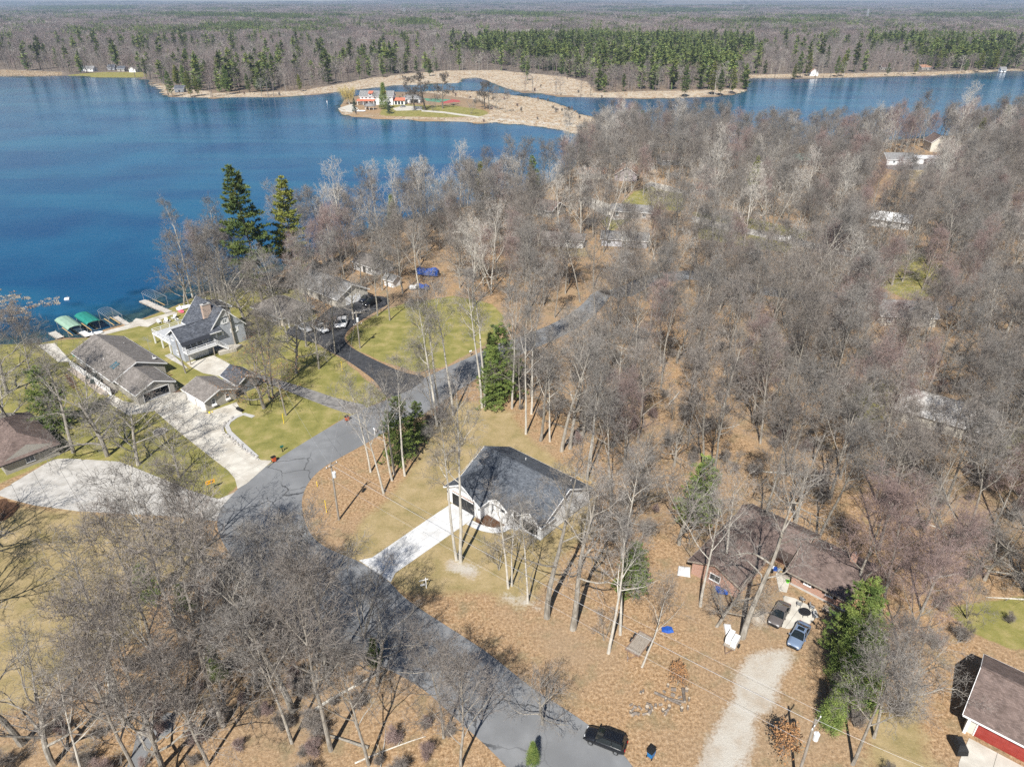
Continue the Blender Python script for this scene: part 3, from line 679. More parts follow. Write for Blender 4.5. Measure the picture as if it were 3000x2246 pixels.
def gable(par, x0, x1, y0, y1, ze, zr, axis, mat, oh=.4, trim=TRIM_W, ridge=None, th=.16, oh0=None, oh1=None, cap=True, rake=(1, 1), soff=True):
    """gable roof over walls; oh0/oh1 overhang at the two gable ends"""
    oh0 = oh if oh0 is None else oh0; oh1 = oh if oh1 is None else oh1
    def P(u, v, z): return (u, v, z) if axis == 'x' else (v, u, z)
    a0, a1, c0, c1 = (x0, x1, y0, y1) if axis == 'x' else (y0, y1, x0, x1)
    r = ridge if ridge is not None else (c0 + c1) / 2
    a0 -= oh0; a1 += oh1
    b = MB(); f = MB()
    for c, sg in ((c0, -1), (c1, 1)):
        sl = (zr - ze) / abs(r - c)
        e, ez = c + sg * oh, ze - sl * oh
        pts = [P(a0, e, ez), P(a1, e, ez), P(a1, r, zr), P(a0, r, zr)]
        v1, v2 = Vector(pts[1]) - Vector(pts[0]), Vector(pts[3]) - Vector(pts[0])
        n = v1.cross(v2).normalized()
        if n.z < 0: pts = pts[::-1]; n = -n
        up = Vector((0, 0, th))
        b.slab([Vector(p) + up for p in pts], n * th * .96)
        # eave fascia + gutter
        f.bar(P(a0 + .02, e + sg * .03, ez + .03), P(a1 - .02, e + sg * .03, ez + .03), .07, .2)
        # rake boards
        for q, (aa, s2) in enumerate(((a0, -1), (a1, 1))):
            if rake[q]: f.bar(P(aa + s2 * .03, e, ez + .02), P(aa + s2 * .03, r, zr + .02), .06, .22)
    o = b.build('roof', mat, par); roof_uv(o)
    f.build('fascia', trim, o)
    if cap:
        cb = MB().bar(P(a0, r, zr + th + .01), P(a1, r, zr + th + .01), .26, .05); c = cb.build('ridge_cap', mat, o); roof_uv(c)
    return o
def hip(par, x0, x1, y0, y1, ze, zr, mat, oh=.45, trim=TRIM_W, th=.14):
    sl = (zr - ze) / (min(x1 - x0, y1 - y0) / 2)
    X0, X1, Y0, Y1 = x0 - oh, x1 + oh, y0 - oh, y1 + oh; z = ze - sl * oh + th; zt = zr + th
    if x1 - x0 >= y1 - y0: h = (Y1 - Y0) / 2; R0, R1 = (X0 + h, (Y0 + Y1) / 2, zt), (X1 - h, (Y0 + Y1) / 2, zt)
    else: h = (X1 - X0) / 2; R0, R1 = ((X0 + X1) / 2, Y0 + h, zt), ((X0 + X1) / 2, Y1 - h, zt)
    A, B, C_, D = (X0, Y0, z), (X1, Y0, z), (X1, Y1, z), (X0, Y1, z)
    b = MB()
    if x1 - x0 >= y1 - y0: fs = [[A, B, R1, R0], [B, C_, R1], [C_, D, R0, R1], [D, A, R0]]
    else: fs = [[A, B, R0], [B, C_, R1, R0], [C_, D, R1], [D, A, R0, R1]]
    for f in fs: b.poly(f)
    b.poly([(p[0], p[1], z - .14) for p in (D, C_, B, A)])
    o = b.build('roof', mat, par); roof_uv(o)
    f = MB()
    for p, q in ((A, B), (B, C_), (C_, D), (D, A)): f.bar((p[0], p[1], z - .08), (q[0], q[1], z - .08), .08, .2)
    f.build('fascia', trim, o)
    return o
def frame_at(par, name, p, nang, z, mat, b):
    """part built in its own wall frame: +x along the wall, -y outward; placed on the wall"""
    return b.build(name, mat, par, loc=(p[0], p[1], z), rz=nang + math.pi / 2)
def win(par, p, nang, z, w, h, fr=TRIM_W, nx=2, ny=1, shut=None, glass=None, sill=True, box=None):
    b = MB(); t = .07; d = .07
    b.box(-w / 2, w / 2, -d, .0, 0, t); b.box(-w / 2, w / 2, -d, 0, h - t, h); b.box(-w / 2, -w / 2 + t, -d, 0, t, h - t); b.box(w / 2 - t, w / 2, -d, 0, t, h - t)
    for i in range(1, nx): x = -w / 2 + w * i / nx; b.box(x - .025, x + .025, -d + .01, 0, t, h - t)
    for j in range(1, ny): zz = h * j / ny; b.box(-w / 2 + t, w / 2 - t, -d + .012, 0, zz - .025, zz + .025)
    o = frame_at(par, 'window', p, nang, z, fr, b)
    for i in range(nx):
        for j in range(ny):
            x0, x1 = -w / 2 + w * i / nx + .03, -w / 2 + w * (i + 1) / nx - .03; z0, z1 = h * j / ny + .03, h * (j + 1) / ny - .03
            MB().box(x0, x1, -.02, -.004, z0, z1).build('pane', glass or GLASS, o)
    if sill: MB().box(-w / 2 - .06, w / 2 + .06, -.13, 0, -.07, -.004).build('sill', fr, o)
    if shut:
        for sg in (-1, 1): MB().box(sg * (w / 2 + .28) - .2, sg * (w / 2 + .28) + .2, -.045, -.003, -.02, h + .02).build('shutter', shut, o)
    if box:
        MB().box(-w / 2 - .05, w / 2 + .05, -.38, -.01, -.32, -.08).build('flower_box', box, o)
    return o
def gdoor(par, p, nang, w, h, mat, rows=4, cols=4, trim=TRIM_W, z=0.02):
    b = MB(); b.box(-w / 2 - .12, -w / 2, -.08, 0, 0, h + .12); b.box(w / 2, w / 2 + .12, -.08, 0, 0, h + .12); b.box(-w / 2, w / 2, -.08, 0, h, h + .12)
    o = frame_at(par, 'garage_door', p, nang, z, trim, b)
    for j in range(rows):
        pb = MB(); z0, z1 = h * j / rows + .012, h * (j + 1) / rows - .012
        pb.box(-w / 2 + .01, w / 2 - .01, -.04, -.003, z0, z1)
        for i in range(cols):
            x0, x1 = -w / 2 + w * i / cols + .1, -w / 2 + w * (i + 1) / cols - .1
            pb.box(x0, x1, -.055, -.04, z0 + .09, z1 - .09)
        pb.build('panel', mat, o)
    return o
def door(par, p, nang, mat, w=.95, h=2.05, z=0.05, trim=TRIM_W):
    b = MB(); b.box(-w / 2 - .09, -w / 2, -.07, 0, 0, h + .09); b.box(w / 2, w / 2 + .09, -.07, 0, 0, h + .09); b.box(-w / 2, w / 2, -.07, 0, h, h + .09); b.box(-w / 2, w / 2, -.04, -.003, 0, h)
    o = frame_at(par, 'door', p, nang, z, mat, b)
    MB().box(w / 2 - .14, w / 2 - .08, -.1, -.04, .98, 1.06).build('handle', GALV, o)
    return o
def railing(par, pts, z, h=1.0, mat=TRIM_W, sp=1.6, bal=.0, name='railing', post=.1):
    b = MB()
    for a, c in zip(pts, pts[1:]):
        za, zc = (a[2] if len(a) > 2 else z), (c[2] if len(c) > 2 else z)
        A, C_ = Vector((a[0], a[1], za)), Vector((c[0], c[1], zc))
        b.bar(A + Vector((0, 0, h)), C_ + Vector((0, 0, h)), .1, .05); b.bar(A + Vector((0, 0, h * .55)), C_ + Vector((0, 0, h * .55)), .04, .07); b.bar(A + Vector((0, 0, .12)), C_ + Vector((0, 0, .12)), .04, .07)
        if bal:
            n = int((C_ - A).length / bal)
            for k in range(1, n): q = A.lerp(C_, k / n); b.bar(q + Vector((0, 0, .1)), q + Vector((0, 0, h)), .04)
    o = b.build(name, mat, par)
    for a, c in zip(pts, pts[1:]):
        za, zc = (a[2] if len(a) > 2 else z), (c[2] if len(c) > 2 else z)
        A, C_ = Vector((a[0], a[1], za)), Vector((c[0], c[1], zc)); n = max(1, round((C_ - A).length / sp))
        for k in range(n + 1):
            q = A.lerp(C_, k / n); MB().box(q.x - post / 2, q.x + post / 2, q.y - post / 2, q.y + post / 2, q.z, q.z + h + .06).build('post', mat, o)
    return o
def stairs(par, p, d, w, z0, z1, n, mat, name='steps'):
    """flight going down along direction d from p at z1 to z0"""
    d = Vector((d[0], d[1], 0)).normalized(); s = Vector((-d.y, d.x, 0)); g = MB()
    run = n * .28
    for sg in (-1, 1): a = Vector((p[0], p[1], z1)) + s * sg * w / 2; g.bar(a - Vector((0, 0, .1)), a + d * run + Vector((0, 0, z0 - z1 + .05)), .06, .22)
    o = g.build(name, mat, par)
    for k in range(n):
        c = Vector((p[0], p[1], z1 - (z1 - z0) * (k + 1) / (n + 1))) + d * (.28 * k + .14)
        MB().obox(c, d * .15, s * (w / 2 - .04), (0, 0, .025)).build('tread', mat, o)
    return o
def vent(par, x, y, z, mat=TRIM_W, h=.45, r=.06):
    MB().tube([(x, y, z - .1), (x, y, z + h)], r, 8).build('vent_pipe', mat, par)
def posts(par, pts, z0, z1, mat, w=.16, name='post'):
    for p in pts: MB().box(p[0] - w / 2, p[0] + w / 2, p[1] - w / 2, p[1] + w / 2, z0, z1).build(name, mat, par)
S_, E_, N_, W_ = -math.pi / 2, 0.0, math.pi / 2, math.pi

# ------------------------------------------------------------------ the white house with the dark roof
WH = house('white_house', 'white house with a wide dark gable roof and a pale driveway in the clearing', (-10.54, 93.39), -41.5)
sl = .52
block(WH, .4, 17.6, 3.0, 15.0, .25, 2.9, 'x', 2.9 + 6 * sl, SD_WHITE)
block(WH, 0, 7.33, 0, 5.2, .12, 2.9, 'y', 5.0, SD_WHITE)
block(WH, 13.6, 17.7, 2.4, 5.0, .2, 2.9, 'y', 4.3, SD_WHITE)
MB().box(.37, 17.63, 2.97, 15.03, -2.8, .25).box(-.03, 7.36, -.03, 2.96, -.5, .12).box(13.57, 17.73, 2.37, 2.96, -2, .2).build('foundation', FOUND, WH)
gable(WH, .4, 17.6, 3.0, 15.0, 2.9, 2.9 + 6 * sl, 'x', S_DARK, .42)
gable(WH, 0, 7.33, 0, 6.7, 2.9, 5.0, 'y', S_DARK, .4, oh1=0, rake=(1, 0))
gable(WH, 7.75, 11.4, 1.9, 5.3, 2.9, 4.0, 'y', S_DARK, .35, oh1=0, rake=(1, 0))
gable(WH, 13.6, 17.7, 2.4, 5.4, 2.9, 4.3, 'y', S_DARK, .35, oh1=0, rake=(1, 0))
MB().poly([(7.75, 1.75, 2.9), (11.4, 1.75, 2.9), (9.575, 1.75, 3.95)]).build('gable_panel', SD_WHITE, WH)
MB().box(7.6, 11.5, 1.7, 1.82, 2.68, 2.9).build('porch_beam', TRIM_W, WH)
posts(WH, [(7.95, 1.78), (11.2, 1.78)], 0, 2.68, TRIM_W, .2)
MB().box(7.4, 13.5, 1.6, 2.96, 0, .14).build('porch_slab', CONC_N, WH)
gdoor(WH, (3.67, 0), S_, 4.9, 2.25, M('black garage door', (0.022, 0.023, 0.026), rough=.45), 4, 4)
MB().box(1.2, 6.1, -.02, -.002, 2.45, 2.62).build('door_header', M('cedar trim', (0.30, 0.14, 0.07)), WH)
MB().poly([(2.3, -.43, 4.08), (3.67, -.43, 4.9), (5.04, -.43, 4.08)]).build('gable_peak_panel', M('gable grey', (0.34, 0.345, 0.35)), WH)  # grey triangle across the gable peak
win(WH, (15.65, 2.4), S_, .75, 1.9, 1.5, DARKFR, 3, 1, shut=DARKFR)
win(WH, (9.6, 3.0), S_, .9, 1.1, 1.3, DARKFR, 2, 1)
door(WH, (12.4, 3.0), S_, DARKFR)
for x, y in ((6.2, 12.4), (15.6, 12.5)): vent(WH, x, y, 2.9 + (15 - y) * sl + .15)
MB().tube([(7.5, -.1, .1), (7.5, -.1, 2.7)], .05, 6).build('downspout', TRIM_W, WH)
for sx in (-.0, 7.1): MB().box(sx + .02, sx + .21, -.12, -.02, 1.75, 2.0).build('wall_lamp', DARKFR, WH)
dk = MB().box(11.5, 16.8, 15.1, 18.2, -.05, .08).build('deck', NEWWOOD, WH)
railing(WH, [(11.5, 15.3), (11.5, 18.15), (16.75, 18.15), (16.75, 15.3)], .08, 1.0, NEWWOOD, 1.7, .16)
posts(WH, [(11.6, 18.0), (14.1, 18.0), (16.6, 18.0)], -2.6, -.05, NEWWOOD)

# ------------------------------------------------------------------ grey lake house
GH = house('grey_lake_house', 'blue-grey two-storey lake house with slate roof, brick chimney and white-railed decks', (-73.82, 143.83), 48.7)
block(GH, 0, 6.6, 0, 6.0, 0, 5.2, 'x', 7.3, SD_GREY, ridge=2.6)
block(GH, 6.5, 15.5, .5, 12.2, 0, 4.6, 'y', 9.5, SD_GREY, ridge=11.0)
gable(GH, 0, 7.2, 0, 6.0, 5.2, 7.3, 'x', S_SLATE, .5, ridge=2.6, oh1=2.2, rake=(1, 0))
MB().slab([(-.5, -.5, 5.03), (6.4, -.5, 5.03), (6.4, -1.4, 4.45), (-.5, -1.4, 4.45)], (0, 0, .12)).build('porch_roof', S_SLATE, GH)
roof_uv(GH.children[-1])
gable(GH, 6.5, 15.5, .5, 12.2, 4.6, 9.5, 'y', S_SLATE, .4, ridge=11.0)
MB().box(13.0, 15.0, 5.0, 10.6, 5.6, 7.7).build('dormer', SD_GREY, GH)
MB().slab([(11.6, 4.6, 9.0), (15.5, 4.6, 7.6), (15.5, 11.0, 7.6), (11.6, 11.0, 9.0)], (0, 0, .16)).build('dormer_roof', S_SLATE, GH); roof_uv(GH.children[-1])
MB().bar((15.55, 4.55, 7.58), (15.55, 11.05, 7.58), .07, .22).bar((11.6, 4.56, 8.95), (15.5, 4.56, 7.55), .06, .2).build('dormer_fascia', TRIM_W, GH)
ch = MB().box(7.9, 9.9, 3.6, 4.5, 5.0, 10.3).build('chimney', BR_TAN, GH)
MB().box(7.82, 9.98, 3.52, 4.58, 10.3, 10.42).build('chimney_cap', FOUND, ch); MB().box(8.5, 9.3, 3.85, 4.25, 10.42, 10.55).build('flue', DARKFR, ch)
MB().poly([(9.35, .36, 7.72), (12.65, .36, 7.72), (11.0, .36, 9.45)]).build('gable_panel', M('pale gable boards', (0.5, 0.5, 0.5)), GH)
MB().box(9.1, 12.9, .35, .48, 7.55, 7.72).build('belt_board', TRIM_W, GH)
for x, z in ((11.0, 5.9), (9.2, 3.1), (12.9, 3.1)): win(GH, (x, .5), S_, z, 1.1, 1.05, TRIM_W, 2, 1, shut=TRIM_W, glass=CURT)
gdoor(GH, (3.2, 0), S_, 4.4, 2.15, M('white garage door', (0.72, 0.72, 0.71), rough=.5), 4, 4)
dk = MB().box(-.1, 7.0, -2.2, -.02, 2.55, 2.75).build('balcony', DECKW, GH)
MB().box(-.12, 7.02, -2.24, -2.2, 2.5, 2.78).box(-.14, -.1, -2.2, -.02, 2.5, 2.78).build('rim_board', TRIM_W, dk)
railing(GH, [(-.1, -.1), (-.1, -2.15), (6.9, -2.15), (6.9, -1.1)], 2.75, .95, TRIM_W, 2.3)
posts(GH, [(.1, -2.1), (5.9, -2.1)], 0, 2.55, OLDWOOD, .18)
stairs(GH, (7.1, -1.6), (1, -.25), 1.0, .8, 2.75, 8, TRIM_W); railing(GH, [(7.1, -2.1, 2.75), (9.2, -2.6, .9)], 0, .9, TRIM_W, 2.2); railing(GH, [(6.9, -1.1, 2.75), (9.2, -1.6, .9)], 0, .9, TRIM_W, 2.2)
for x in (1.2, 2.6, 4.0, 5.4): win(GH, (x, 0), S_, 2.85, 1.3, 2.0, TRIM_W, 1, 1, sill=False, glass=CURT if x > 5 else GLASS)
for y, z in ((1.6, 5.0), (4.4, 4.1), (3.2, 1.0)): win(GH, (0, y), W_, z, .95, .95, TRIM_W, 2, 1, glass=CURT)
dk = MB().box(.0, 8.6, 6.05, 15.4, 2.5, 2.7).build('lake_deck', DECKW, GH)
MB().box(-.04, 0, 6.05, 15.4, 2.42, 2.74).box(0, 8.6, 15.4, 15.44, 2.42, 2.74).build('rim_board', TRIM_W, dk)
railing(GH, [(.05, 6.1), (.05, 15.35), (8.6, 15.35)], 2.7, 1.0, TRIM_W, 2.1)
posts(GH, [(.15, 7.2), (.15, 11.2), (.15, 15.2), (4.3, 15.2), (8.4, 15.2)], 0, 2.5, TRIM_W, .26)
MB().box(6.6, 13.5, 12.2, 12.24, .2, 2.4).build('lake_glazing', GLASS, GH)
vent(GH, 12.2, 10.5, 8.8)
MB().prism([(6.9, -2.6), (10.6, -3.4), (12.8, -2.3), (11.0, -.6), (7.2, -.2)], 0, .75).build('retaining_wall', M('garden wall', (0.42, 0.39, 0.34)), GH)

# ------------------------------------------------------------------ long ranch house with the open garage
RH = house('ranch_house', 'long low ranch house with grey-brown roof, open garage and white fence at its left', (-75.45, 124.49), 49)
block(RH, -.5, 10.2, 9.5, 30.0, 0, 2.6, 'y', 4.95, SD_TAN, ridge=4.7)
gable(RH, -.5, 10.2, 9.5, 30.0, 2.6, 4.95, 'y', S_BROWN, .5, ridge=4.7)
block(RH, 0, 7.5, 0, 9.6, 0, 2.55, 'y', None, SD_TAN, skip=('s',))
fw = MB(); fw.box(0, 1.2, -.1, 0, 0, 2.2); fw.box(6.4, 7.5, -.1, 0, 0, 2.2); fw.poly([(0, -.1, 2.2), (7.5, -.1, 2.2), (7.5, -.1, 2.6), (3.75, -.1, 4.1), (0, -.1, 2.6)]); fw.box(.02, 7.48, -.098, 0, 2.18, 2.2)
fw.build('front_wall', SD_TAN, RH)
MB().box(1.1, 1.2, -.16, -.1, 0, 2.3).box(6.4, 6.5, -.16, -.1, 0, 2.3).box(1.2, 6.4, -.16, -.1, 2.2, 2.3).build('door_trim', TRIM_W, RH)
MB().box(.1, 7.4, .05, 9.4, .0, .03).build('garage_floor', M('grey floor paint', (0.33, 0.34, 0.36)), RH)
gable(RH, 0, 7.5, 0, 9.5, 2.55, 4.15, 'y', S_BROWN, .45, oh1=0, rake=(1, 0))
MB().box(1.3, 6.3, .3, 3.2, 2.25, 2.3).build('garage_door', M('raised garage door', (0.6, 0.58, 0.54)), RH)
for i, y in enumerate((12.6, 13.7)):
    z0, z1 = 2.6 + (1.6) * .452 + .2, 2.6 + 3.0 * .452 + .2
    MB().slab([(1.0, y, z0 - .02), (1.0, y + .75, z0 - .02), (2.6, y + .75, z0 + .7), (2.6, y, z0 + .7)], (0, 0, .1)).build('skylight', M('skylight glass', (0.05, 0.13, 0.17), rough=.1, spec=.8), RH)
for x, y in ((8.2, 24), (1.6, 18.5), (9.3, 12.3)): vent(RH, x, y, 3.3 if x > 8 else 3.6)
for y in (16.0, 20, 24, 27): win(RH, (-.5, y), W_, .9, 1.3, 1.2, TRIM_W, 2, 1)
win(RH, (7.5, 4.5), E_, 1.0, 1.0, 1.0); win(RH, (10.2, 20), E_, 1.0, 1.3, 1.1); win(RH, (10.2, 14), E_, 1.0, 1.3, 1.1)
MB().box(-.52, -.44, -.3, 9.2, 2.3, 2.42).build('gutter', TRIM_W, RH)
an = MB().tube([(9.4, 13.2, 2.8), (9.4, 13.2, 7.4)], .035, 6)
an.bar((9.4, 11.4, 7.3), (9.4, 15.2, 7.3), .04)
for k in range(9): y = 11.5 + k * .42; w_ = .35 + .09 * k; an.bar((9.4 - w_, y, 7.3), (9.4 + w_, y, 7.3), .025)
an.build('antenna', GALV, RH)
MB().lathe([(.05, 0), (.3, .1), (.42, .25)], 12, (9.3, 11.6, 3.15)).build('satellite_dish', M('dish grey', (0.6, 0.6, 0.6)), RH)
MB().box(-3.4, -.6, 10.2, 28, .02, .14).build('patio', M('paver patio', (0.36, 0.30, 0.25), (0.45, 0.39, 0.33), 3), RH)
stairs(RH, (-1.9, 10.2), (0, -1), 2.2, .0, .5, 4, M('stone steps', (0.36, 0.33, 0.3)))
FE = thing('privacy_fence', 'long white privacy fence dappled with shadows left of the ranch house', 'fence', (-82.9, 128.24, 0), math.radians(139.6))
L_ = 20.9; n = 9
for k in range(n):
    a, b_ = L_ * k / n + .07, L_ * (k + 1) / n - .07
    p = MB(); m_ = int((b_ - a) / .17)
    for q in range(m_): u = a + (b_ - a) * q / m_; p.box(u + .004, u + (b_ - a) / m_ - .004, -.015, .015, .1, 1.75)
    p.box(a, b_, -.04, .04, 1.75, 1.83).box(a, b_, -.04, .04, .06, .12)
    p.build('panel', WHITE, FE)
for k in range(n + 1): MB().box(L_ * k / n - .065, L_ * k / n + .065, -.065, .065, -.2, 2.0).build('post', WHITE, FE)

# ------------------------------------------------------------------ tan garage, dark shed
TG = house('detached_garage', 'small tan detached garage with two white windows and white doors', (-60.77, 121.98), 51, 'garage')
block(TG, 0, 6.56, 0, 7.7, 0, 2.5, 'y', 3.75, SD_TAN); gable(TG, 0, 6.56, 0, 7.7, 2.5, 3.75, 'y', S_BROWN, .5)
for x in (1.7, 4.75): win(TG, (x, 0), S_, .95, .85, 1.25, TRIM_W, 1, 2, box=TRIM_W)
for y in (1.9, 5.6): gdoor(TG, (0, y), W_, 2.9, 2.15, WHITE, 4, 4)
SH = house('dark_shed', 'slate-blue shed with dark roof behind the tan garage', (-56.63, 129.06), 49, 'shed')
block(SH, 0, 4.6, 0, 6.3, 0, 2.3, 'y', 3.7, SD_SLATE); gable(SH, 0, 4.6, 0, 6.3, 2.3, 3.7, 'y', S_SLATE, .35)
MB().lathe([(.22, 0), (.28, .03), (.22, .06)], 14).build('wall_ring', DARKFR, SH, loc=(2.9, -.05, 1.3)); SH.children[-1].rotation_euler = (math.pi / 2, 0, 0)
door(SH, (0, 2), W_, TRIM_W)

# ------------------------------------------------------------------ cream stone hip-roofed house and the one behind it
HH = house('hip_roof_house', 'cream stone house with brown hip roof behind the parked pickups', (-57.42, 163.83), 142.5)
block(HH, 0, 12.2, -9.2, 0, 0, 2.6, 'x', None, BR_CREAM); hip(HH, 0, 12.2, -9.2, 0, 2.6, 5.2, S_BROWN, .6)
for x in (3.0, 8.5): win(HH, (x, 0), N_, .9, 1.2, 1.2, TRIM_W, 2, 1, shut=DARKFR)
win(HH, (0, -6), W_, .9, 1.4, 1.2); door(HH, (0, -2.6), W_, DARKFR)
posts(HH, [(-1.6, -.6), (-1.6, -4.2)], 0, 2.4, TRIM_W, .22); MB().slab([(-2.0, -.2, 2.75), (-2.0, -4.8, 2.75), (.2, -4.8, 2.95), (.2, -.2, 2.95)], (0, 0, .16)).build('porch_roof', S_BROWN, HH); roof_uv(HH.children[-1])
H2 = house('cream_long_house', 'long cream house with grey roof and clipped hedge beyond the parked cars', (-46.22, 175.95), 139)
block(H2, 0, 18, -10, 0, 0, 2.7, 'x', 5.3, SD_CREAM); gable(H2, 0, 18, -10, 0, 2.7, 5.3, 'x', S_GREY, .5)
gdoor(H2, (0, -5), W_, 4.6, 2.1, WHITE, 4, 4); win(H2, (4, 0), N_, .9, 1.5, 1.2); win(H2, (12, 0), N_, .9, 1.5, 1.2); door(H2, (8, 0), N_, DARKFR)

# ------------------------------------------------------------------ brown-roofed brick house
BH = house('brick_house', 'brick ranch house with mauve-brown roof and chimney behind the two parked sedans', (39.04, 74.39), -43)
block(BH, 0, 7.6, 0, 8.6, 0, 2.5, 'x', 4.2, BR_RED); gable(BH, -.2, 7.6, 0, 8.6, 2.5, 4.2, 'x', S_MAUVE, .6, trim=OLDWOOD)
block(BH, -10.6, 0, 3.0, 9.6, 0, 2.5, 'x', 4.2, BR_RED); gable(BH, -10.6, -.2, 3.0, 9.6, 2.5, 4.2, 'x', S_MAUVE, .6, trim=OLDWOOD, oh1=0)
block(BH, -11.3, -4.2, -7.6, 3.0, 0, 2.5, 'y', 4.0, BR_RED); gable(BH, -11.3, -4.2, -7.6, 5.4, 2.5, 4.0, 'y', S_MAUVE, .55, trim=OLDWOOD, oh1=0, rake=(1, 0))
win(BH, (-7.7, -7.6), S_, .9, 1.6, 1.1, TRIM_W, 2, 1)
for x in (2.2, 5.2): win(BH, (x, 0), S_, 1.25, 1.0, .8, TRIM_W, 2, 1, shut=DARKFR)
MB().box(-.02, 7.62, -.05, -.005, .0, .3).build('plinth', FOUND, BH)
door(BH, (-1.2, 3.0), S_, TRIM_W)
ch = MB().box(5.3, 6.1, 5.6, 6.3, 3.2, 5.0).build('chimney', BR_RED, BH); MB().tube([(5.7, 5.95, 5.0), (5.7, 5.95, 5.35)], .14, 8).build('flue', GALV, ch)
vent(BH, 2.4, 6.4, 3.5)
MB().slab([(-3.6, 1.2, 2.5), (-.2, 1.2, 2.5), (-.2, 3.2, 2.62), (-3.6, 3.2, 2.62)], (0, 0, .14)).build('porch_roof', S_MAUVE, BH); roof_uv(BH.children[-1])
posts(BH, [(-3.4, 1.4), (-.5, 1.4)], 0, 2.4, OLDWOOD, .12)

# ------------------------------------------------------------------ red-doored house in the corner
RD = house('red_garage_house', 'house with brown shingle roof and dark red garage wall in the bottom right corner', (49.9, 51.6), -41)
block(RD, .4, 14, .6, 10.4, 0, 2.8, 'x', 5.2, SD_CREAM); gable(RD, .4, 14, .6, 10.4, 2.8, 5.2, 'x', S_MAUVE, .55)
gdoor(RD, (5.4, .6), S_, 7.8, 2.3, REDPAINT, 4, 6); posts(RD, [(.6, .35)], 0, 2.7, TRIM_W, .3)
vent(RD, 4.6, 8.2, 4.0)
railing(RD, [(1.6, 11.6), (8, 11.6), (14, 11.6)], .6, 1.0, NEWWOOD, 1.7); MB().box(1.5, 14, 10.45, 11.6, .4, .6).build('deck', NEWWOOD, RD)

# ------------------------------------------------------------------ left edge house
LE = house('left_edge_house', 'brown-roofed house cut off by the left edge beside the grey drive', G(20, 1392), 138)
block(LE, 0, 16, -8.5, 0, 0, 2.5, 'x', 4.3, SD_TAN); hip(LE, 0, 16, -8.5, 0, 2.5, 4.8, S_MAUVE, .6, trim=DARKFR)
win(LE, (0, -4), W_, .9, 1.4, 1.1); win(LE, (4, 0), N_, .9, 1.4, 1.1)

# ------------------------------------------------------------------ houses half hidden in the wood
def cottage(name, label, px, py, ang, L, D, ze, zr, wall, roof, group=None, cat='house', hipped=False, gar=False, wins=True, chim=False):
    x, y = G(px, py); h = house(name, label, (x, y), ang, cat, group=group)
    block(h, -L / 2, L / 2, -D / 2, D / 2, 0, ze, 'x', None if hipped else zr, wall)
    if hipped: hip(h, -L / 2, L / 2, -D / 2, D / 2, ze, zr, roof)
    else: gable(h, -L / 2, L / 2, -D / 2, D / 2, ze, zr, 'x', roof, .45)
    if wins:
        for k in range(max(2, int(L / 4))):
            xx = -L / 2 + L * (k + .5) / max(2, int(L / 4))
            win(h, (xx, -D / 2), S_, ze - 1.75, 1.3, 1.15, TRIM_W, 2, 1)
        win(h, (-L / 2, 0), W_, ze - 1.7, 1.2, 1.1); win(h, (L / 2, 0), E_, ze - 1.7, 1.2, 1.1)
        door(h, (0, -D / 2), S_, DARKFR)
    if gar: gdoor(h, (-L / 2, 0), W_, min(4.8, D - 2), 2.1, WHITE, 4, 4)
    if chim: MB().box(L * .2, L * .2 + .8, -.3, .5, ze, zr + .9).build('chimney', BR_RED, h)
    return h
cottage('wood_house', 'grey-roofed house with white fascia deep in the wood right of centre', 2640, 935, -8, 13, 9, 2.7, 5.0, SD_CREAM, S_GREY, chim=True)
cottage('pale_wood_house', 'pale-roofed house veiled by bare trees at the right', 2760, 1235, -38, 15, 9.5, 2.7, 5.0, SD_CREAM, M('weathered pale roof', (0.42, 0.41, 0.40), (0.52, 0.51, 0.5), 1.5, .9))
h = cottage('white_lake_garage', 'white gabled garage on the lakeside street at the right', 2625, 478, -6, 13, 10, 2.8, 5.0, WHITE, S_GREY, wins=False); gdoor(h, (2.5, -5), S_, 4.8, 2.2, WHITE, 4, 4); win(h, (-3, -5), S_, 1.0, 1.2, 1.0)
h = cottage('white_carport_house', 'white low house with an open carport beside the white garage', 2700, 476, -6, 14, 7, 2.7, 3.4, WHITE, M('pale metal roof', (0.62, 0.63, 0.65), rough=.5), wins=True)
cottage('tall_gable_house', 'tall cream house with brown gable standing behind the white garage', 2735, 440, 82, 11, 8, 5.0, 8.3, SD_CREAM, S_MAUVE)
cottage('rust_roof_house', 'house with orange-brown roof at the bay, seen through pale trees', 1835, 520, 80, 16, 10, 3.0, 6.2, M('mauve siding', (0.33, 0.29, 0.3)), S_RUST)
cottage('rust_roof_cottage', 'low orange-roofed cottage left of the bigger orange-roofed house', 1735, 520, -5, 12, 8, 2.6, 4.4, SD_CREAM, S_RUST)
cottage('dark_eave_house', 'low house with grey roof and white fascia among red-twigged trees', 1850, 632, -14, 15, 9, 2.7, 4.2, M('brown siding', (0.3, 0.26, 0.23)), S_GREY)
cottage('brown_gable_house', 'brown-gabled house left of the pale cottonwoods', 1600, 625, -40, 12, 9, 2.7, 5.2, SD_TAN, S_MAUVE)
cottage('blue_window_house', 'white cottage with bright windows near the brown slope in the wood', 1650, 715, -12, 14, 7, 2.5, 3.9, WHITE, S_BROWN)
cottage('grey_wood_cottage', 'pale grey cottage behind red-twigged brush', 1830, 715, -12, 15, 7, 2.6, 4.2, M('pale grey siding', (0.45, 0.46, 0.5)), S_GREY)
cottage('rust_shed', 'small building with orange roof among the right-centre trees', 2060, 565, 10, 9, 7, 2.5, 4.2, SD_TAN, S_RUST)
cottage('white_barn_house', 'white-roofed long house in the middle of the right wood', 2605, 660, -30, 13, 8, 2.7, 4.6, WHITE, M('white metal roof', (0.66, 0.67, 0.68), (0.74, 0.75, 0.76), 1.0, .5))
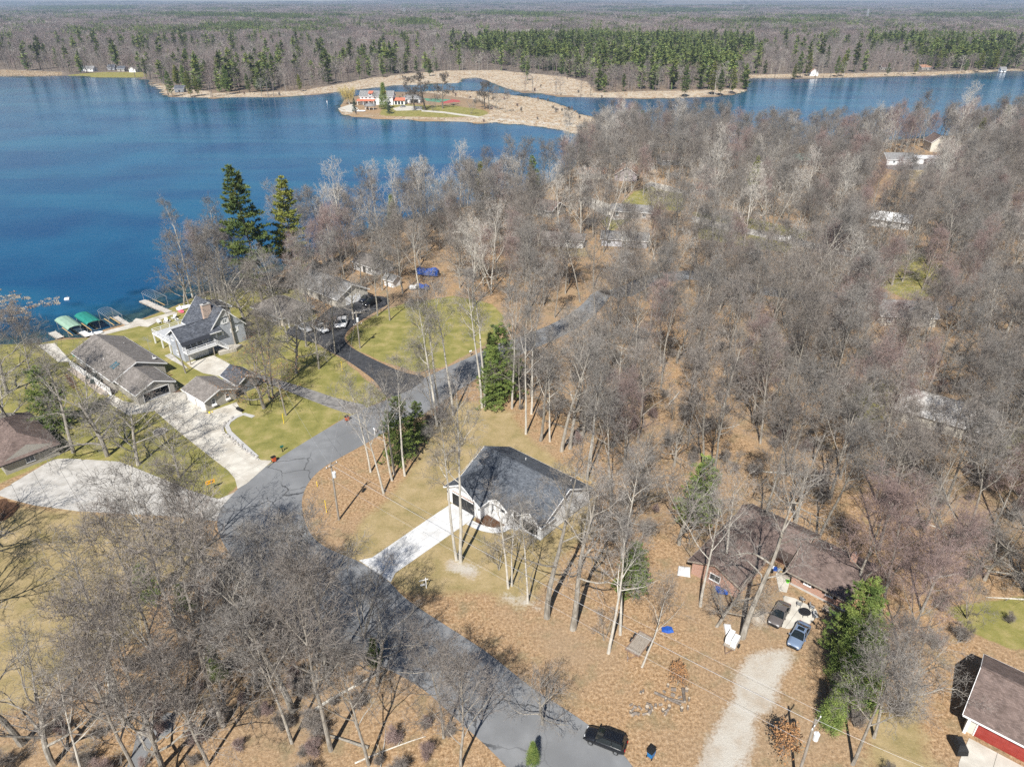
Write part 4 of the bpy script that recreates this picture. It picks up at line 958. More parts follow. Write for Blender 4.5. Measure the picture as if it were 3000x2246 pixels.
for k, (px, py, a, lb) in enumerate([(2210, 425, -4, 'white-walled lake cottage veiled by grey trees below the far right arm'), (2140, 455, 6, 'small white house left of the veiled lake cottage'), (2075, 460, 10, 'grey and white shed among trees near the water'), (2440, 445, -10, 'pale house behind reddish crowns near the right arm'), (2340, 480, 5, 'green-roofed cabin among the reddish crowns'), (2960, 440, -8, 'cream house half hidden near the right edge of the lake'), (2830, 470, -5, 'long cream house beside the lakeside street at the right'), (1960, 480, 12, 'blue-trimmed cottage at the bay'), (2080, 400, 0, 'white cottage right of the peninsula root')]):
    cottage('lake_cottage', lb, px, py, a, 11, 8, 2.7, 4.9, [WHITE, WHITE, SD_GREY, SD_CREAM, SD_TAN, SD_CREAM, SD_CREAM, SD_GREY, WHITE][k], [S_GREY, S_BROWN, S_GREY, S_GREY, M('green roof', (0.2, 0.27, 0.24)), S_BROWN, S_MAUVE, S_MAUVE, S_GREY][k])
cottage('white_cottage', 'white cottage just above the blue-tarped boat', 1095, 790, -40, 10, 7, 2.6, 4.4, WHITE, S_BROWN)
cottage('small_white_shed', 'small white shed left of the blue-tarped boats', 1150, 835, -35, 3.4, 3, 2.2, 3.2, WHITE, S_GREY, cat='shed', wins=False)

# ------------------------------------------------------------------ house on the peninsula and the far shore
PH_ = house('peninsula_house', 'white house with grey roof and red dormers on the peninsula', G(1108, 305), -4)
block(PH_, -13, 13, -5, 5, 0, 6.2, 'x', 9.8, WHITE); gable(PH_, -13, 13, -5, 5, 6.2, 9.8, 'x', S_GREY, .5)
RT = M('red tile', (0.45, 0.13, 0.08), (0.52, 0.18, 0.11), 3, .8)
for x in (-4.5, 5.5):
    d_ = MB().box(x - 1.4, x + 1.4, -4.6, -1.5, 6.3, 8.3).build('dormer', WHITE, PH_); MB().slab([(x - 1.8, -5.0, 8.3), (x + 1.8, -5.0, 8.3), (x + 1.8, -.4, 9.7), (x - 1.8, -.4, 9.7)], (0, 0, .2)).build('dormer_roof', RT, d_); MB().box(x - 1, x + 1, -4.66, -4.61, 7, 8).build('pane', GLASS, d_)
MB().slab([(-15, -8, 3.2), (-1, -8, 3.2), (-1, -4.9, 4.2), (-15, -4.9, 4.2)], (0, 0, .25)).build('porch_roof', RT, PH_); posts(PH_, [(-14.5, -7.6), (-10, -7.6), (-5.5, -7.6), (-1.5, -7.6)], 0, 3.1, TRIM_W, .3)
for x in (-11, -8, -5, -1, 3, 7, 11):
    win(PH_, (x, -5), S_, 4.5, 1.3, 1.2); win(PH_, (x, -5), S_, 1.0, 1.3, 1.5)
win(PH_, (-13, 0), W_, 4.6, 1.6, 2.2)
MB().box(13, 22, -3, 4, 0, 3.2).build('wing', WHITE, PH_); MB().slab([(12.6, -3.6, 3.2), (22.4, -3.6, 3.2), (22, .5, 4.8), (13, .5, 4.8)], (0, 0, .25)).build('wing_roof', RT, PH_)
for x in (15, 17.5, 20): MB().box(x - .9, x + .9, -3.06, -3.01, .2, 2.4).build('window', GLASS, PH_)
PG = house('peninsula_garage', 'white open garage with grey hip roof beside the peninsula house', G(1207, 300), -3, 'garage')
block(PG, -7.5, 7.5, -4, 4, 0, 3.2, 'x', None, WHITE); hip(PG, -7.5, 7.5, -4, 4, 3.2, 6.2, S_GREY)
for x in (-4.4, 2.6): MB().box(x - (1.6 if x < 0 else 3.2), x + (1.6 if x < 0 else 3.2), -4.05, -4.01, .02, 2.6).build('dark_opening_panel', M('painted garage shade', (0.02, 0.02, 0.022), rough=.9), PG)  # flat dark panels on the wall stand for the shaded inside
GZ = house('gazebo', 'round grey-roofed gazebo on the peninsula shore', G(1085, 321), 0, 'gazebo')
MB().lathe([(4.6, 2.6), (4.4, 2.75), (2.2, 4.1), (.2, 5.0)], 12).build('roof', S_GREY, GZ); roof_uv(GZ.children[-1])
for k in range(8): a = k * .785; MB().box(3.9 * math.cos(a) - .1, 3.9 * math.cos(a) + .1, 3.9 * math.sin(a) - .1, 3.9 * math.sin(a) + .1, 0, 2.65).build('post', TRIM_W, GZ)
for k, (px, py, L, D, w, r, lb) in enumerate([(262, 209, 15, 9, WHITE, S_GREY, 'white cottage on the far left shore'), (330, 205, 8, 7, SD_GREY, S_SLATE, 'dark cabin on the far left shore'), (360, 209, 9, 7, SD_TAN, S_SLATE, 'dark tan cottage in the middle of the far left lawn'), (398, 211, 12, 8, WHITE, S_BROWN, 'white gabled cottage with brown roof on the far left shore'), (2382, 222, 10, 9, WHITE, S_RUST, 'small white chalet with rust roof on the right far shore'), (2705, 205, 13, 10, SD_TAN, S_RUST, 'rust-roofed house among pines on the right far shore'), (2590, 205, 10, 8, SD_TAN, S_MAUVE, 'brown cabin in the bare wood of the right far shore'), (530, 270, 8, 6, SD_SLATE, S_SLATE, 'dark boathouse under the pines of the left point'), (2935, 212, 6, 5, WHITE, S_GREY, 'tiny white hut at the right far beach')]):
    cottage('far_cottage', lb, px, py, [-5, 3, -8, 80, 75, 10, 0, 0, 0][k], L, D, 3.0, 5.6 + (1.4 if k == 4 else 0), w, r)
cottage('distant_hall', 'white flat hall far off in the forest', 1770, 32, 0, 70, 30, 12, 20, WHITE, WHITE, wins=False, cat='hall')
cottage('distant_shed', 'white shed far off in the wood above the right shore', 2455, 108, 0, 22, 12, 9, 16, WHITE, WHITE, wins=False, cat='shed')
# ------------------------------------------------------------------ trees
class TreeMesh:
    """collects tapered tubes and thin twig blades as numpy-friendly lists"""
    def __init__(s): s.v, s.q, s.t = [], [], []
    def tube(s, pts, rad, n):
        base = len(s.v)
        for k in range(len(pts)):
            p = pts[k]; a = pts[max(k - 1, 0)]; b = pts[min(k + 1, len(pts) - 1)]
            d = (b[0] - a[0], b[1] - a[1], b[2] - a[2]); l = math.sqrt(d[0] ** 2 + d[1] ** 2 + d[2] ** 2) + 1e-9
            d = (d[0] / l, d[1] / l, d[2] / l)
            ux, uy, uz = (0, 0, 1) if abs(d[2]) < .9 else (1, 0, 0)
            sx = (d[1] * uz - d[2] * uy, d[2] * ux - d[0] * uz, d[0] * uy - d[1] * ux)
            l = math.sqrt(sx[0] ** 2 + sx[1] ** 2 + sx[2] ** 2); sx = (sx[0] / l, sx[1] / l, sx[2] / l)
            sy = (sx[1] * d[2] - sx[2] * d[1], sx[2] * d[0] - sx[0] * d[2], sx[0] * d[1] - sx[1] * d[0])
            r = rad[k]
            for j in range(n):
                c_, s_ = _CS[n][j]
                s.v.append((p[0] + (sx[0] * c_ + sy[0] * s_) * r, p[1] + (sx[1] * c_ + sy[1] * s_) * r, p[2] + (sx[2] * c_ + sy[2] * s_) * r))
        for k in range(len(pts) - 1):
            o = base + k * n
            for j in range(n):
                j2 = (j + 1) % n
                s.q.append((o + j, o + j2, o + n + j2, o + n + j))
    def blade(s, p, q, w, rng):
        """a thin tapered twig as one triangle"""
        dx, dy, dz = q[0] - p[0], q[1] - p[1], q[2] - p[2]
        rx, ry, rz = rng.uniform(-1, 1), rng.uniform(-1, 1), rng.uniform(-1, 1)
        cx, cy, cz = dy * rz - dz * ry, dz * rx - dx * rz, dx * ry - dy * rx
        l = math.sqrt(cx * cx + cy * cy + cz * cz) + 1e-9; w = w / 2 / l
        i = len(s.v)
        s.v += [(p[0] - cx * w, p[1] - cy * w, p[2] - cz * w), (p[0] + cx * w, p[1] + cy * w, p[2] + cz * w), q]
        s.t.append((i, i + 1, i + 2))
    def mesh(s, name, mat):
        me = bpy.data.meshes.new(name)
        me.from_pydata(s.v, [], s.q + s.t)
        me.materials.append(mat)
        return me
_CS = {n: [(math.cos(2 * math.pi * j / n), math.sin(2 * math.pi * j / n)) for j in range(n)] for n in (3, 4, 5, 6, 7, 8, 9)}
def unit(v):
    l = math.sqrt(v[0] ** 2 + v[1] ** 2 + v[2] ** 2) + 1e-9
    return (v[0] / l, v[1] / l, v[2] / l)
def around(d, ang, az, rng=None):
    """direction tilted by ang from d, at azimuth az round it"""
    ux, uy, uz = (0, 0, 1) if abs(d[2]) < .9 else (1, 0, 0)
    sx = unit((d[1] * uz - d[2] * uy, d[2] * ux - d[0] * uz, d[0] * uy - d[1] * ux))
    sy = (sx[1] * d[2] - sx[2] * d[1], sx[2] * d[0] - sx[0] * d[2], sx[0] * d[1] - sx[1] * d[0])
    ca, sa = math.cos(ang), math.sin(ang); cz, sz = math.cos(az), math.sin(az)
    return unit(tuple(d[k] * ca + (sx[k] * cz + sy[k] * sz) * sa for k in range(3)))
def path(p, d, L, n, wob, trop, rng):
    pts = [p]
    for k in range(n):
        d = unit((d[0] + rng.gauss(0, wob), d[1] + rng.gauss(0, wob), d[2] + rng.gauss(0, wob) + trop))
        p = (p[0] + d[0] * L / n, p[1] + d[1] * L / n, p[2] + d[2] * L / n)
        pts.append(p)
    return pts, d
def bare_tree(seed, H=18, bole=0.4, spread=0.34, limbs=11, ang=(35, 65), wob=0.10, trop=0.05, r0=0.24, stems=1, nb=(7, 6, 5), tw=(0.75, 0.022), leader=True, lean=0.04, leaves=None, twl=1.0, fork=0):
    """returns (trunk mesh builder, crown mesh builder, leaf builder)"""
    rng = random.Random(seed)
    T, Cn, Lf = TreeMesh(), TreeMesh(), TreeMesh()
    def twig(p, d, L):
        q = (p[0] + d[0] * L, p[1] + d[1] * L, p[2] + d[2] * L)
        Cn.blade(p, q, tw[1], rng)
        return q
    def fine(pts, d, L, count):
        for k in range(count):
            t = rng.uniform(0.15, 1.0) * (len(pts) - 1); i = min(int(t), len(pts) - 2); f = t - i
            p = tuple(pts[i][c] * (1 - f) + pts[i + 1][c] * f for c in range(3))
            dd = unit((pts[i + 1][0] - pts[i][0], pts[i + 1][1] - pts[i][1], pts[i + 1][2] - pts[i][2]))
            dd = around(dd, math.radians(rng.uniform(20, 65)), rng.uniform(0, 6.28))
            dd = unit((dd[0], dd[1], dd[2] + 0.18))
            l = tw[0] * rng.uniform(0.5, 1.25) * twl
            q = twig(p, dd, l)
            for e in range(2):
                f = rng.uniform(.25, .8); pm = tuple(p[c] * (1 - f) + q[c] * f for c in range(3))
                twig(pm, around(dd, math.radians(rng.uniform(25, 60)), rng.uniform(0, 6.28)), l * rng.uniform(.4, .7))
            if leaves and rng.random() < leaves:
                for e in range(3):
                    lp = tuple(q[c] + rng.gauss(0, .15) for c in range(3))
                    Lf.blade(lp, tuple(lp[c] + rng.gauss(0, .13) for c in range(3)), 0.13, rng)
    def branch(p, d, L, r, lev):
        n = 5 if lev == 1 else (4 if lev == 2 else 3)
        pts, de = path(p, d, L, n, wob * (1.0 + 0.35 * lev), trop * (1 if lev < 3 else .5), rng)
        rr = [r * (1 - 0.75 * k / n) for k in range(n + 1)]
        (T if lev == 1 else Cn).tube(pts, rr, 6 if lev == 1 else (4 if lev == 2 else 3))
        if lev >= 3:
            fine(pts, de, L, nb[2]); return
        m = nb[0] if lev == 1 else nb[1]
        for k in range(m):
            t = (0.28 + 0.72 * (k + rng.random()) / m) * n; i = min(int(t), n - 1); f = t - i
            q = tuple(pts[i][c] * (1 - f) + pts[i + 1][c] * f for c in range(3))
            dd = unit(tuple(pts[i + 1][c] - pts[i][c] for c in range(3)))
            dd = around(dd, math.radians(rng.uniform(28, 62)), k * 2.4 + rng.uniform(-.5, .5))
            branch(q, dd, L * rng.uniform(.42, .62) * (1.1 - .45 * t / n), max(.022, r * (1 - .65 * t / n) * .62), lev + 1)
    for s in range(stems):
        a0 = rng.uniform(0, 6.28) + s * 6.28 / max(1, stems)
        tilt = lean if stems == 1 else math.radians(rng.uniform(8, 20))
        d = around((0, 0, 1), tilt, a0)
        hh = H * (1 if s == 0 else rng.uniform(.75, .98))
        rs = r0 * (1 if stems == 1 else .75)
        p0 = (0, 0, -0.3) if stems == 1 else (math.cos(a0) * r0 * .7, math.sin(a0) * r0 * .7, -0.3)
        n = 9
        Lt = hh * (0.93 if leader else max(bole + .12, .5))
        pts, _ = path(p0, d, Lt, n, wob * .33, .02, rng)
        flare = [rs * (1.45 if k == 0 else 1.0) * (1 - (0.9 if leader else 0.5) * (k / n) ** 1.1) for k in range(n + 1)]
        pts.insert(1, tuple(pts[0][c] * .86 + pts[1][c] * .14 for c in range(3))); flare.insert(1, rs * 1.08)
        n += 1
        T.tube(pts, flare, 8)
        nl = limbs if stems == 1 else max(4, int(limbs / stems * 1.3))
        for k in range(nl):
            fr = bole + (1 - bole) * ((k + rng.random() * .8) / nl) ** .85
            t = min(n - .01, fr * n * (1 if leader else .999)); i = int(t); f = t - i
            q = tuple(pts[i][c] * (1 - f) + pts[i + 1][c] * f for c in range(3))
            dt = unit(tuple(pts[i + 1][c] - pts[i][c] for c in range(3)))
            up = (fr - bole) / (1 - bole)
            dd = around(dt, math.radians(ang[1] + (ang[0] - ang[1]) * up + rng.uniform(-8, 8)), k * 2.4 + rng.uniform(-.5, .5))
            L = H * spread * (1.12 - .55 * up) * rng.uniform(.8, 1.2) if leader else H * spread * rng.uniform(.85, 1.25)
            branch(q, dd, L, max(.03, flare[i] * rng.uniform(.42, .6)), 1)
        if leader:
            branch(pts[-1], unit(tuple(pts[-1][c] - pts[-2][c] for c in range(3))), H * .12, flare[-1], 2)
    return T, Cn, Lf

def twig_mat(name, c1, c2, rnd=0.22):
    return M(name, c1, c2, 1.3, 0.85, rnd=rnd, spec=0.15)
BARK = M('grey bark', (0.20, 0.18, 0.15), (0.36, 0.335, 0.295), 3.5, 0.9, 0.5, 14, 0.15, rnd=0.18, stretch=(1, 1, .3))
BARK_P = M('pale bark', (0.38, 0.36, 0.32), (0.56, 0.53, 0.47), 2.5, 0.9, 0.4, 12, 0.15, rnd=0.12, stretch=(1, 1, .3))
BARK_D = M('dark bark', (0.10, 0.088, 0.072), (0.19, 0.17, 0.145), 3.5, 0.9, 0.5, 14, 0.15, rnd=0.15, stretch=(1, 1, .3))
TW_G = twig_mat('grey twigs', (0.14, 0.128, 0.117), (0.275, 0.257, 0.237))
TW_B = twig_mat('brown twigs', (0.14, 0.122, 0.108), (0.255, 0.23, 0.208))
TW_R = twig_mat('reddish twigs', (0.205, 0.15, 0.138), (0.30, 0.228, 0.212))
TW_P = twig_mat('pale twigs', (0.36, 0.335, 0.30), (0.53, 0.495, 0.445), 0.12)
TW_Y = twig_mat('willow twigs', (0.42, 0.32, 0.10), (0.56, 0.45, 0.18), 0.1)
LEAF_O = M('rust oak leaves', (0.27, 0.13, 0.055), (0.42, 0.25, 0.125), 4, 0.8, spec=0.1)
NEED = M('pine needles', (0.075, 0.125, 0.04), (0.165, 0.215, 0.06), 0.55, 0.7, spec=0.2, rnd=0.25, c3=(0.16, 0.155, 0.03), s3=0.35, f3=(0.5, 0.8))
NEED_Y = M('yellow-green needles', (0.13, 0.155, 0.035), (0.27, 0.27, 0.06), 0.5, 0.7, spec=0.2, rnd=0.2, c3=(0.05, 0.08, 0.02), s3=0.4, f3=(0.5, 0.8))  # own needle colour of the yellow-green pines
NEED_B = M('blue spruce needles', (0.05, 0.085, 0.065), (0.105, 0.145, 0.11), 0.9, 0.7, spec=0.2, rnd=0.15)
CEDAR = M('cedar foliage', (0.088, 0.14, 0.036), (0.20, 0.25, 0.066), 0.8, 0.7, spec=0.2, rnd=0.2)
CEDAR_O = M('olive foliage', (0.12, 0.125, 0.025), (0.22, 0.21, 0.05), 0.8, 0.7, spec=0.2, rnd=0.2)

def conifer(seed, H=20, R=3.4, z0=0.2, droop=-0.05, whorls=26, per=6, tufts=9, tl=0.38, tw=0.07, up=0.35, round_=0.0, r0=0.26, ragged=0.25):
    rng = random.Random(seed); T, Cn = TreeMesh(), TreeMesh()
    pts, _ = path((0, 0, -.3), (0, 0, 1), H, 8, .012, 0, rng)
    T.tube(pts, [r0 * (1.3 if k == 0 else 1 - .95 * k / 8) for k in range(9)], 7)
    def trunk_at(z):
        t = min(7.99, max(0, (z + .3) / H * 8)); i = int(t); f = t - i
        return tuple(pts[i][c] * (1 - f) + pts[i + 1][c] * f for c in range(3))
    for w in range(whorls):
        u = (w + rng.uniform(-.25, .25)) / (whorls - 1); u = min(max(u, 0), 1)
        z = H * (z0 + (0.985 - z0) * u)
        prof = (1 - u) ** (0.55 - .15 * round_) * (min(1, .45 + 2.2 * u) if z0 > .12 else 1)
        for k in range(per):
            if rng.random() < ragged * .5: continue
            az = rng.uniform(0, 6.28)
            L = max(.35, R * prof * rng.uniform(1 - ragged, 1 + ragged * .6))
            el = droop + (up * u) + rng.uniform(-.12, .12)
            d = (math.cos(az) * math.cos(el), math.sin(az) * math.cos(el), math.sin(el))
            p = trunk_at(z)
            bp, de = path(p, d, L, 3, .05, .05, rng)
            Cn.tube(bp, [.045 * L / R + .015, .03, .02, .008], 3)
            nt_ = max(3, int(tufts * L / R + 2))
            for t_ in range(nt_):
                s = rng.uniform(.18, 1) ** .8; t = s * 3; i = min(int(t), 2); f = t - i
                q = tuple(bp[i][c] * (1 - f) + bp[i + 1][c] * f for c in range(3))
                side = L * .32 * (1.1 - s) + .12
                lat = rng.uniform(-1, 1) * side
                q = (q[0] - math.sin(az) * lat, q[1] + math.cos(az) * lat, q[2] + rng.uniform(-.06, .12))
                for e in range(7):
                    dd = unit((d[0] * .55 + rng.gauss(0, .6), d[1] * .55 + rng.gauss(0, .6), .3 + rng.gauss(0, .45)))
                    l = tl * rng.uniform(.7, 1.3)
                    Cn.blade(q, (q[0] + dd[0] * l, q[1] + dd[1] * l, q[2] + dd[2] * l), tw * 2.2, rng)
    return T, Cn
def bushy(seed, H, R, n=2600, leaf=0.22, z0=0.05, prof=lambda u: math.sin(math.pi * min(1, u * .9 + .1)) ** .6, clump=0.35, stems=5):
    """leafy shrub or columnar evergreen: leaf blades gathered in clumps through the volume"""
    rng = random.Random(seed); T, Cn = TreeMesh(), TreeMesh()
    for k in range(stems):
        a = rng.uniform(0, 6.28); pts, _ = path((0.05 * math.cos(a), .05 * math.sin(a), -.1), unit((.25 * math.cos(a), .25 * math.sin(a), 1)), H * .8, 4, .08, .05, rng)
        T.tube(pts, [.05, .04, .03, .02, .01], 4)
    m = max(20, n // 22)
    for k in range(m):
        u = rng.random(); a = rng.uniform(0, 6.28); r = R * prof(u) * rng.uniform(.45, 1.08)
        c = (r * math.cos(a), r * math.sin(a), H * (z0 + (1 - z0) * u))
        for e in range(22):
            p = tuple(c[i] + rng.gauss(0, clump * .5) for i in range(3))
            Cn.blade(p, (p[0] + rng.gauss(0, leaf), p[1] + rng.gauss(0, leaf), p[2] + abs(rng.gauss(0, leaf)) * .8), leaf * .55, rng)
    return T, Cn

PROTO = {}
def proto(key, name, cat, T, Cn, bark, crown, Lf=None, leafmat=None):
    d = dict(name=name, cat=cat, parts=[])
    if T and T.v: d['parts'].append(('trunk', T.mesh(name + '_trunk', bark)))
    if Cn.v: d['parts'].append(('crown', Cn.mesh(name + '_crown', crown)))
    if Lf and Lf.v: d['parts'].append(('leaves', Lf.mesh(name + '_leaves', leafmat)))
    PROTO[key] = d
OAK = dict(H=20, bole=.30, spread=.40, limbs=10, ang=(40, 75), wob=.16, trop=.05, r0=.36, nb=(8, 7, 4), leader=False, tw=(.95, .031))
WOODS = dict(H=22, bole=.42, spread=.31, limbs=12, ang=(22, 52), wob=.11, trop=.09, r0=.23, nb=(8, 6, 4), tw=(.95, .031))
MAPLE = dict(H=19, bole=.28, spread=.36, limbs=13, ang=(18, 46), wob=.07, trop=.11, r0=.23, nb=(8, 6, 6), tw=(1.0, .024))
POLE = dict(H=29, bole=.55, spread=.17, limbs=12, ang=(25, 55), wob=.08, trop=.09, r0=.26, nb=(7, 5, 5), tw=(.8, .024))
COTT = dict(H=24, bole=.22, spread=.38, limbs=12, ang=(18, 42), wob=.10, trop=.11, r0=.3, nb=(7, 5, 5), tw=(.85, .028))
YOUNG = dict(H=9, bole=.18, spread=.36, limbs=9, ang=(22, 50), wob=.09, trop=.08, r0=.09, stems=3, nb=(5, 4, 4), tw=(.6, .018))
for i in range(4):
    T, Cn, Lf = bare_tree(10 + i, **OAK); proto('oak%d' % i, 'oak_tree', 'tree', T, Cn, BARK, TW_G)
for i in range(6):
    T, Cn, Lf = bare_tree(20 + i, **{**WOODS, 'H': 20 + i * .8, 'bole': .30 + .04 * i, 'spread': .35 - .015 * i}); proto('woods%d' % i, 'bare_tree', 'tree', T, Cn, BARK, TW_G if i % 2 else TW_B)
for i in range(3):
    T, Cn, Lf = bare_tree(30 + i, **MAPLE); proto('maple%d' % i, 'maple_tree', 'tree', T, Cn, BARK, TW_R)
for i in range(3):
    T, Cn, Lf = bare_tree(40 + i, **{**POLE, 'bole': .52 + .05 * i}); proto('pole%d' % i, 'tall_tree', 'tree', T, Cn, BARK_P, TW_G)
for i in range(2):
    T, Cn, Lf = bare_tree(50 + i, **{**COTT, 'stems': 1 + i}); proto('cott%d' % i, 'cottonwood_tree', 'tree', T, Cn, BARK_P, TW_P)
for i in range(2):
    T, Cn, Lf = bare_tree(60 + i, **YOUNG); proto('young%d' % i, 'young_tree', 'tree', T, Cn, BARK, TW_G)
for i in range(2):
    T, Cn, Lf = bare_tree(75 + i, **{**OAK, 'nb': (6, 5, 4), 'H': 23, 'bole': .42, 'limbs': 11, 'leader': True, 'spread': .27, 'ang': (25, 62), 'wob': .13}); proto('sparse%d' % i, 'oak_tree', 'tree', T, Cn, BARK, TW_G)
for i in range(2):
    T, Cn, Lf = bare_tree(77 + i, **{**WOODS, 'nb': (5, 4, 4), 'H': 22, 'bole': .5, 'limbs': 9}); proto('thin%d' % i, 'bare_tree', 'tree', T, Cn, BARK_P, TW_G)
T, Cn, Lf = bare_tree(70, **{**OAK, 'H': 17, 'leaves': .22}); proto('rust', 'oak_tree', 'tree', T, Cn, BARK, TW_B, Lf, LEAF_O)
T, Cn, Lf = bare_tree(71, **{**YOUNG, 'H': 4.2, 'stems': 1, 'leaves': .95, 'nb': (5, 4, 3), 'r0': .05, 'bole': .25}); proto('rustsap', 'oak_sapling', 'sapling', T, Cn, BARK, TW_B, Lf, LEAF_O)
TW_D = twig_mat('dark grey twigs', (0.085, 0.075, 0.065), (0.15, 0.135, 0.12))
for i in range(2):
    T, Cn, Lf = bare_tree(90 + i, **{**OAK, 'H': 22, 'tw': (1.2, .16), 'nb': (7, 5, 4), 'r0': .62, 'leader': True, 'spread': .32}); proto('lone%d' % i, 'oak_tree', 'tree', T, Cn, BARK_D, TW_D)
T, Cn, Lf = bare_tree(72, **{**YOUNG, 'H': 3.6, 'stems': 5, 'spread': .42, 'bole': .08}); proto('brush', 'bare_shrub', 'shrub', T, Cn, BARK_D, TW_B)
T, Cn, Lf = bare_tree(73, **{**YOUNG, 'H': 3.2, 'stems': 5, 'spread': .42, 'bole': .08}); proto('redbrush', 'bare_shrub', 'shrub', T, Cn, BARK_D, TW_R)
for i in range(2):
    T, Cn = conifer(80 + i, H=26, R=5.6 - .5 * i, z0=.16, tufts=24, tl=.6, tw=.1, per=7); proto('pine%d' % i, 'pine_tree', 'tree', T, Cn, BARK_D, (NEED, NEED_Y)[i])
T, Cn = conifer(83, H=9, R=2.2, z0=.04, droop=-.18, up=.5, whorls=22, per=7, tufts=8, tl=.26, tw=.06, r0=.14, ragged=.12); proto('spruce', 'spruce_tree', 'tree', T, Cn, BARK_D, NEED_B)
T, Cn = conifer(84, H=11, R=3.2, z0=.06, droop=-.02, whorls=22, per=8, tufts=22, tl=.3, tw=.045, r0=.15, round_=.8, ragged=.4); proto('hemlock', 'evergreen_tree', 'tree', T, Cn, BARK_D, CEDAR)
T, Cn = bushy(85, 8.5, 2.0, 13000, .15, prof=lambda u: (1 - u * .75) * (.55 + .45 * math.sin(3 * u + .6)), clump=.5); proto('cedar', 'cedar_tree', 'tree', T, Cn, BARK_D, CEDAR)
T, Cn = bushy(86, 2.2, 1.3, 2200, .16); proto('juniper', 'evergreen_shrub', 'shrub', T, Cn, BARK_D, CEDAR_O)
def plant(key, x, y, s=1.0, rz=None, label=None, group=None, z=None, sz=None, tilt=None):
    d = PROTO[key]
    o = bpy.data.objects.new(d['name'], None); COL.objects.link(o); o.empty_display_size = .5
    o.location = (x, y, gz(x, y) if z is None else z)
    o.rotation_mode = 'ZYX'
    o.rotation_euler = (tilt[0] if tilt else 0, tilt[1] if tilt else 0, random.uniform(0, 6.28) if rz is None else rz)
    o.scale = (s, s, sz or s)
    tag(o, label, d['cat'], group)
    for nm, me_ in d['parts']:
        c = bpy.data.objects.new(nm, me_); COL.objects.link(c); c.parent = o
    return o
# ------------------------------------------------------------------ far forest kinds (seen from 400 m to several km)
def far_bare(seed, H=18, R=5, limbs=10, nt=150, w=.19):
    rng = random.Random(seed); Cn = TreeMesh()
    Cn.blade((0, 0, 0), (rng.gauss(0, .4), rng.gauss(0, .4), H * .9), .55, rng); Cn.blade((0, 0, 0), (rng.gauss(0, .4), rng.gauss(0, .4), H * .8), .55, rng)
    for k in range(limbs):
        a = rng.uniform(0, 6.28); z = H * rng.uniform(.3, .7); r = R * rng.uniform(.5, 1)
        Cn.blade((0, 0, z), (r * math.cos(a), r * math.sin(a), min(H, z + H * rng.uniform(.1, .4))), .26, rng)
    for k in range(nt):
        u = rng.random() ** .7; a = rng.uniform(0, 6.28); z = H * (.38 + .58 * u)
        r = R * math.sqrt(rng.random()) * math.sqrt(max(.06, 1 - (2 * u - .75) ** 2 * .62))
        p = (r * math.cos(a), r * math.sin(a), z); l = rng.uniform(.8, 2.1)
        Cn.blade(p, (p[0] + math.cos(a) * l * .6 + rng.gauss(0, .4), p[1] + math.sin(a) * l * .6 + rng.gauss(0, .4), z + l * rng.uniform(.3, 1)), w, rng)
    return Cn
def far_pine(seed, H=23, R=3.6, whorls=17, per=6, z0=.2):
    rng = random.Random(seed); Cn = TreeMesh()
    Cn.blade((0, 0, 0), (0, 0, H), .6, rng); Cn.blade((0, 0, 0), (0, 0, H), .6, rng)
    for w in range(whorls):
        u = w / (whorls - 1); z = H * (z0 + (.97 - z0) * u); L0 = 1.2 * R * (1 - u) ** .42 * min(1, .55 + 2 * u) * (1 + .25 * math.sin(w * 1.9 + seed)) + .3
        for k in range(per):
            a = rng.uniform(0, 6.28); L = L0 * rng.uniform(.6, 1.2); zz = z + rng.gauss(0, .3)
            tip = (L * math.cos(a), L * math.sin(a), zz + L * rng.uniform(-.12, .35))
            for e in range(3):
                b = (tip[0] * rng.uniform(0, .45), tip[1] * rng.uniform(0, .45), zz - .1 + rng.gauss(0, .25))
                Cn.blade(b, (tip[0] + rng.gauss(0, .35), tip[1] + rng.gauss(0, .35), tip[2] + rng.gauss(0, .3)), .95, rng)
    return Cn
def far_clump(seed, kind, R=15, n=16):
    rng = random.Random(seed); Cn = TreeMesh()
    for k in range(n):
        a, r = rng.uniform(0, 6.28), R * math.sqrt(rng.random())
        one = far_bare(seed * 50 + k, rng.uniform(14, 19), 5, 4, 46, .42) if kind == 'bare' else far_pine(seed * 50 + k, rng.uniform(17, 24), 3.6, 8, 4, .3)
        o = len(Cn.v); dx, dy = r * math.cos(a), r * math.sin(a)
        Cn.v += [(v[0] + dx, v[1] + dy, v[2]) for v in one.v]; Cn.t += [tuple(i + o for i in t) for t in one.t]
    return Cn
FAR_G = twig_mat('far grey twigs', (0.14, 0.122, 0.11), (0.225, 0.205, 0.19), .42)
FAR_R = twig_mat('far reddish twigs', (0.175, 0.138, 0.128), (0.25, 0.2, 0.188), .4)
FAR_P = twig_mat('far pale twigs', (0.29, 0.265, 0.235), (0.37, 0.345, 0.31), .15)
FAR_N = M('far needles', (0.07, 0.11, 0.042), (0.165, 0.2, 0.066), 0.25, .8, spec=.1, rnd=.48, c3=(0.20, 0.20, 0.05), s3=.2, f3=(.48, .75))  # random value and yellow patches put sunlit highlights and dark gaps into colour
for i in range(3): proto('fbare%d' % i, 'bare_tree', 'tree', None, far_bare(200 + i, 17 + i, 4.6 + .5 * i), BARK, (FAR_G, FAR_R, FAR_G)[i])
proto('fpale', 'bare_tree', 'tree', None, far_bare(210, 17, 4.6), BARK, FAR_P)
for i in range(3): proto('fpine%d' % i, 'pine_tree', 'tree', None, far_pine(220 + i, 21 + 2 * i, 3.7 - .3 * i, 17, 6, (.2, .1, .28)[i]), BARK_D, FAR_N)
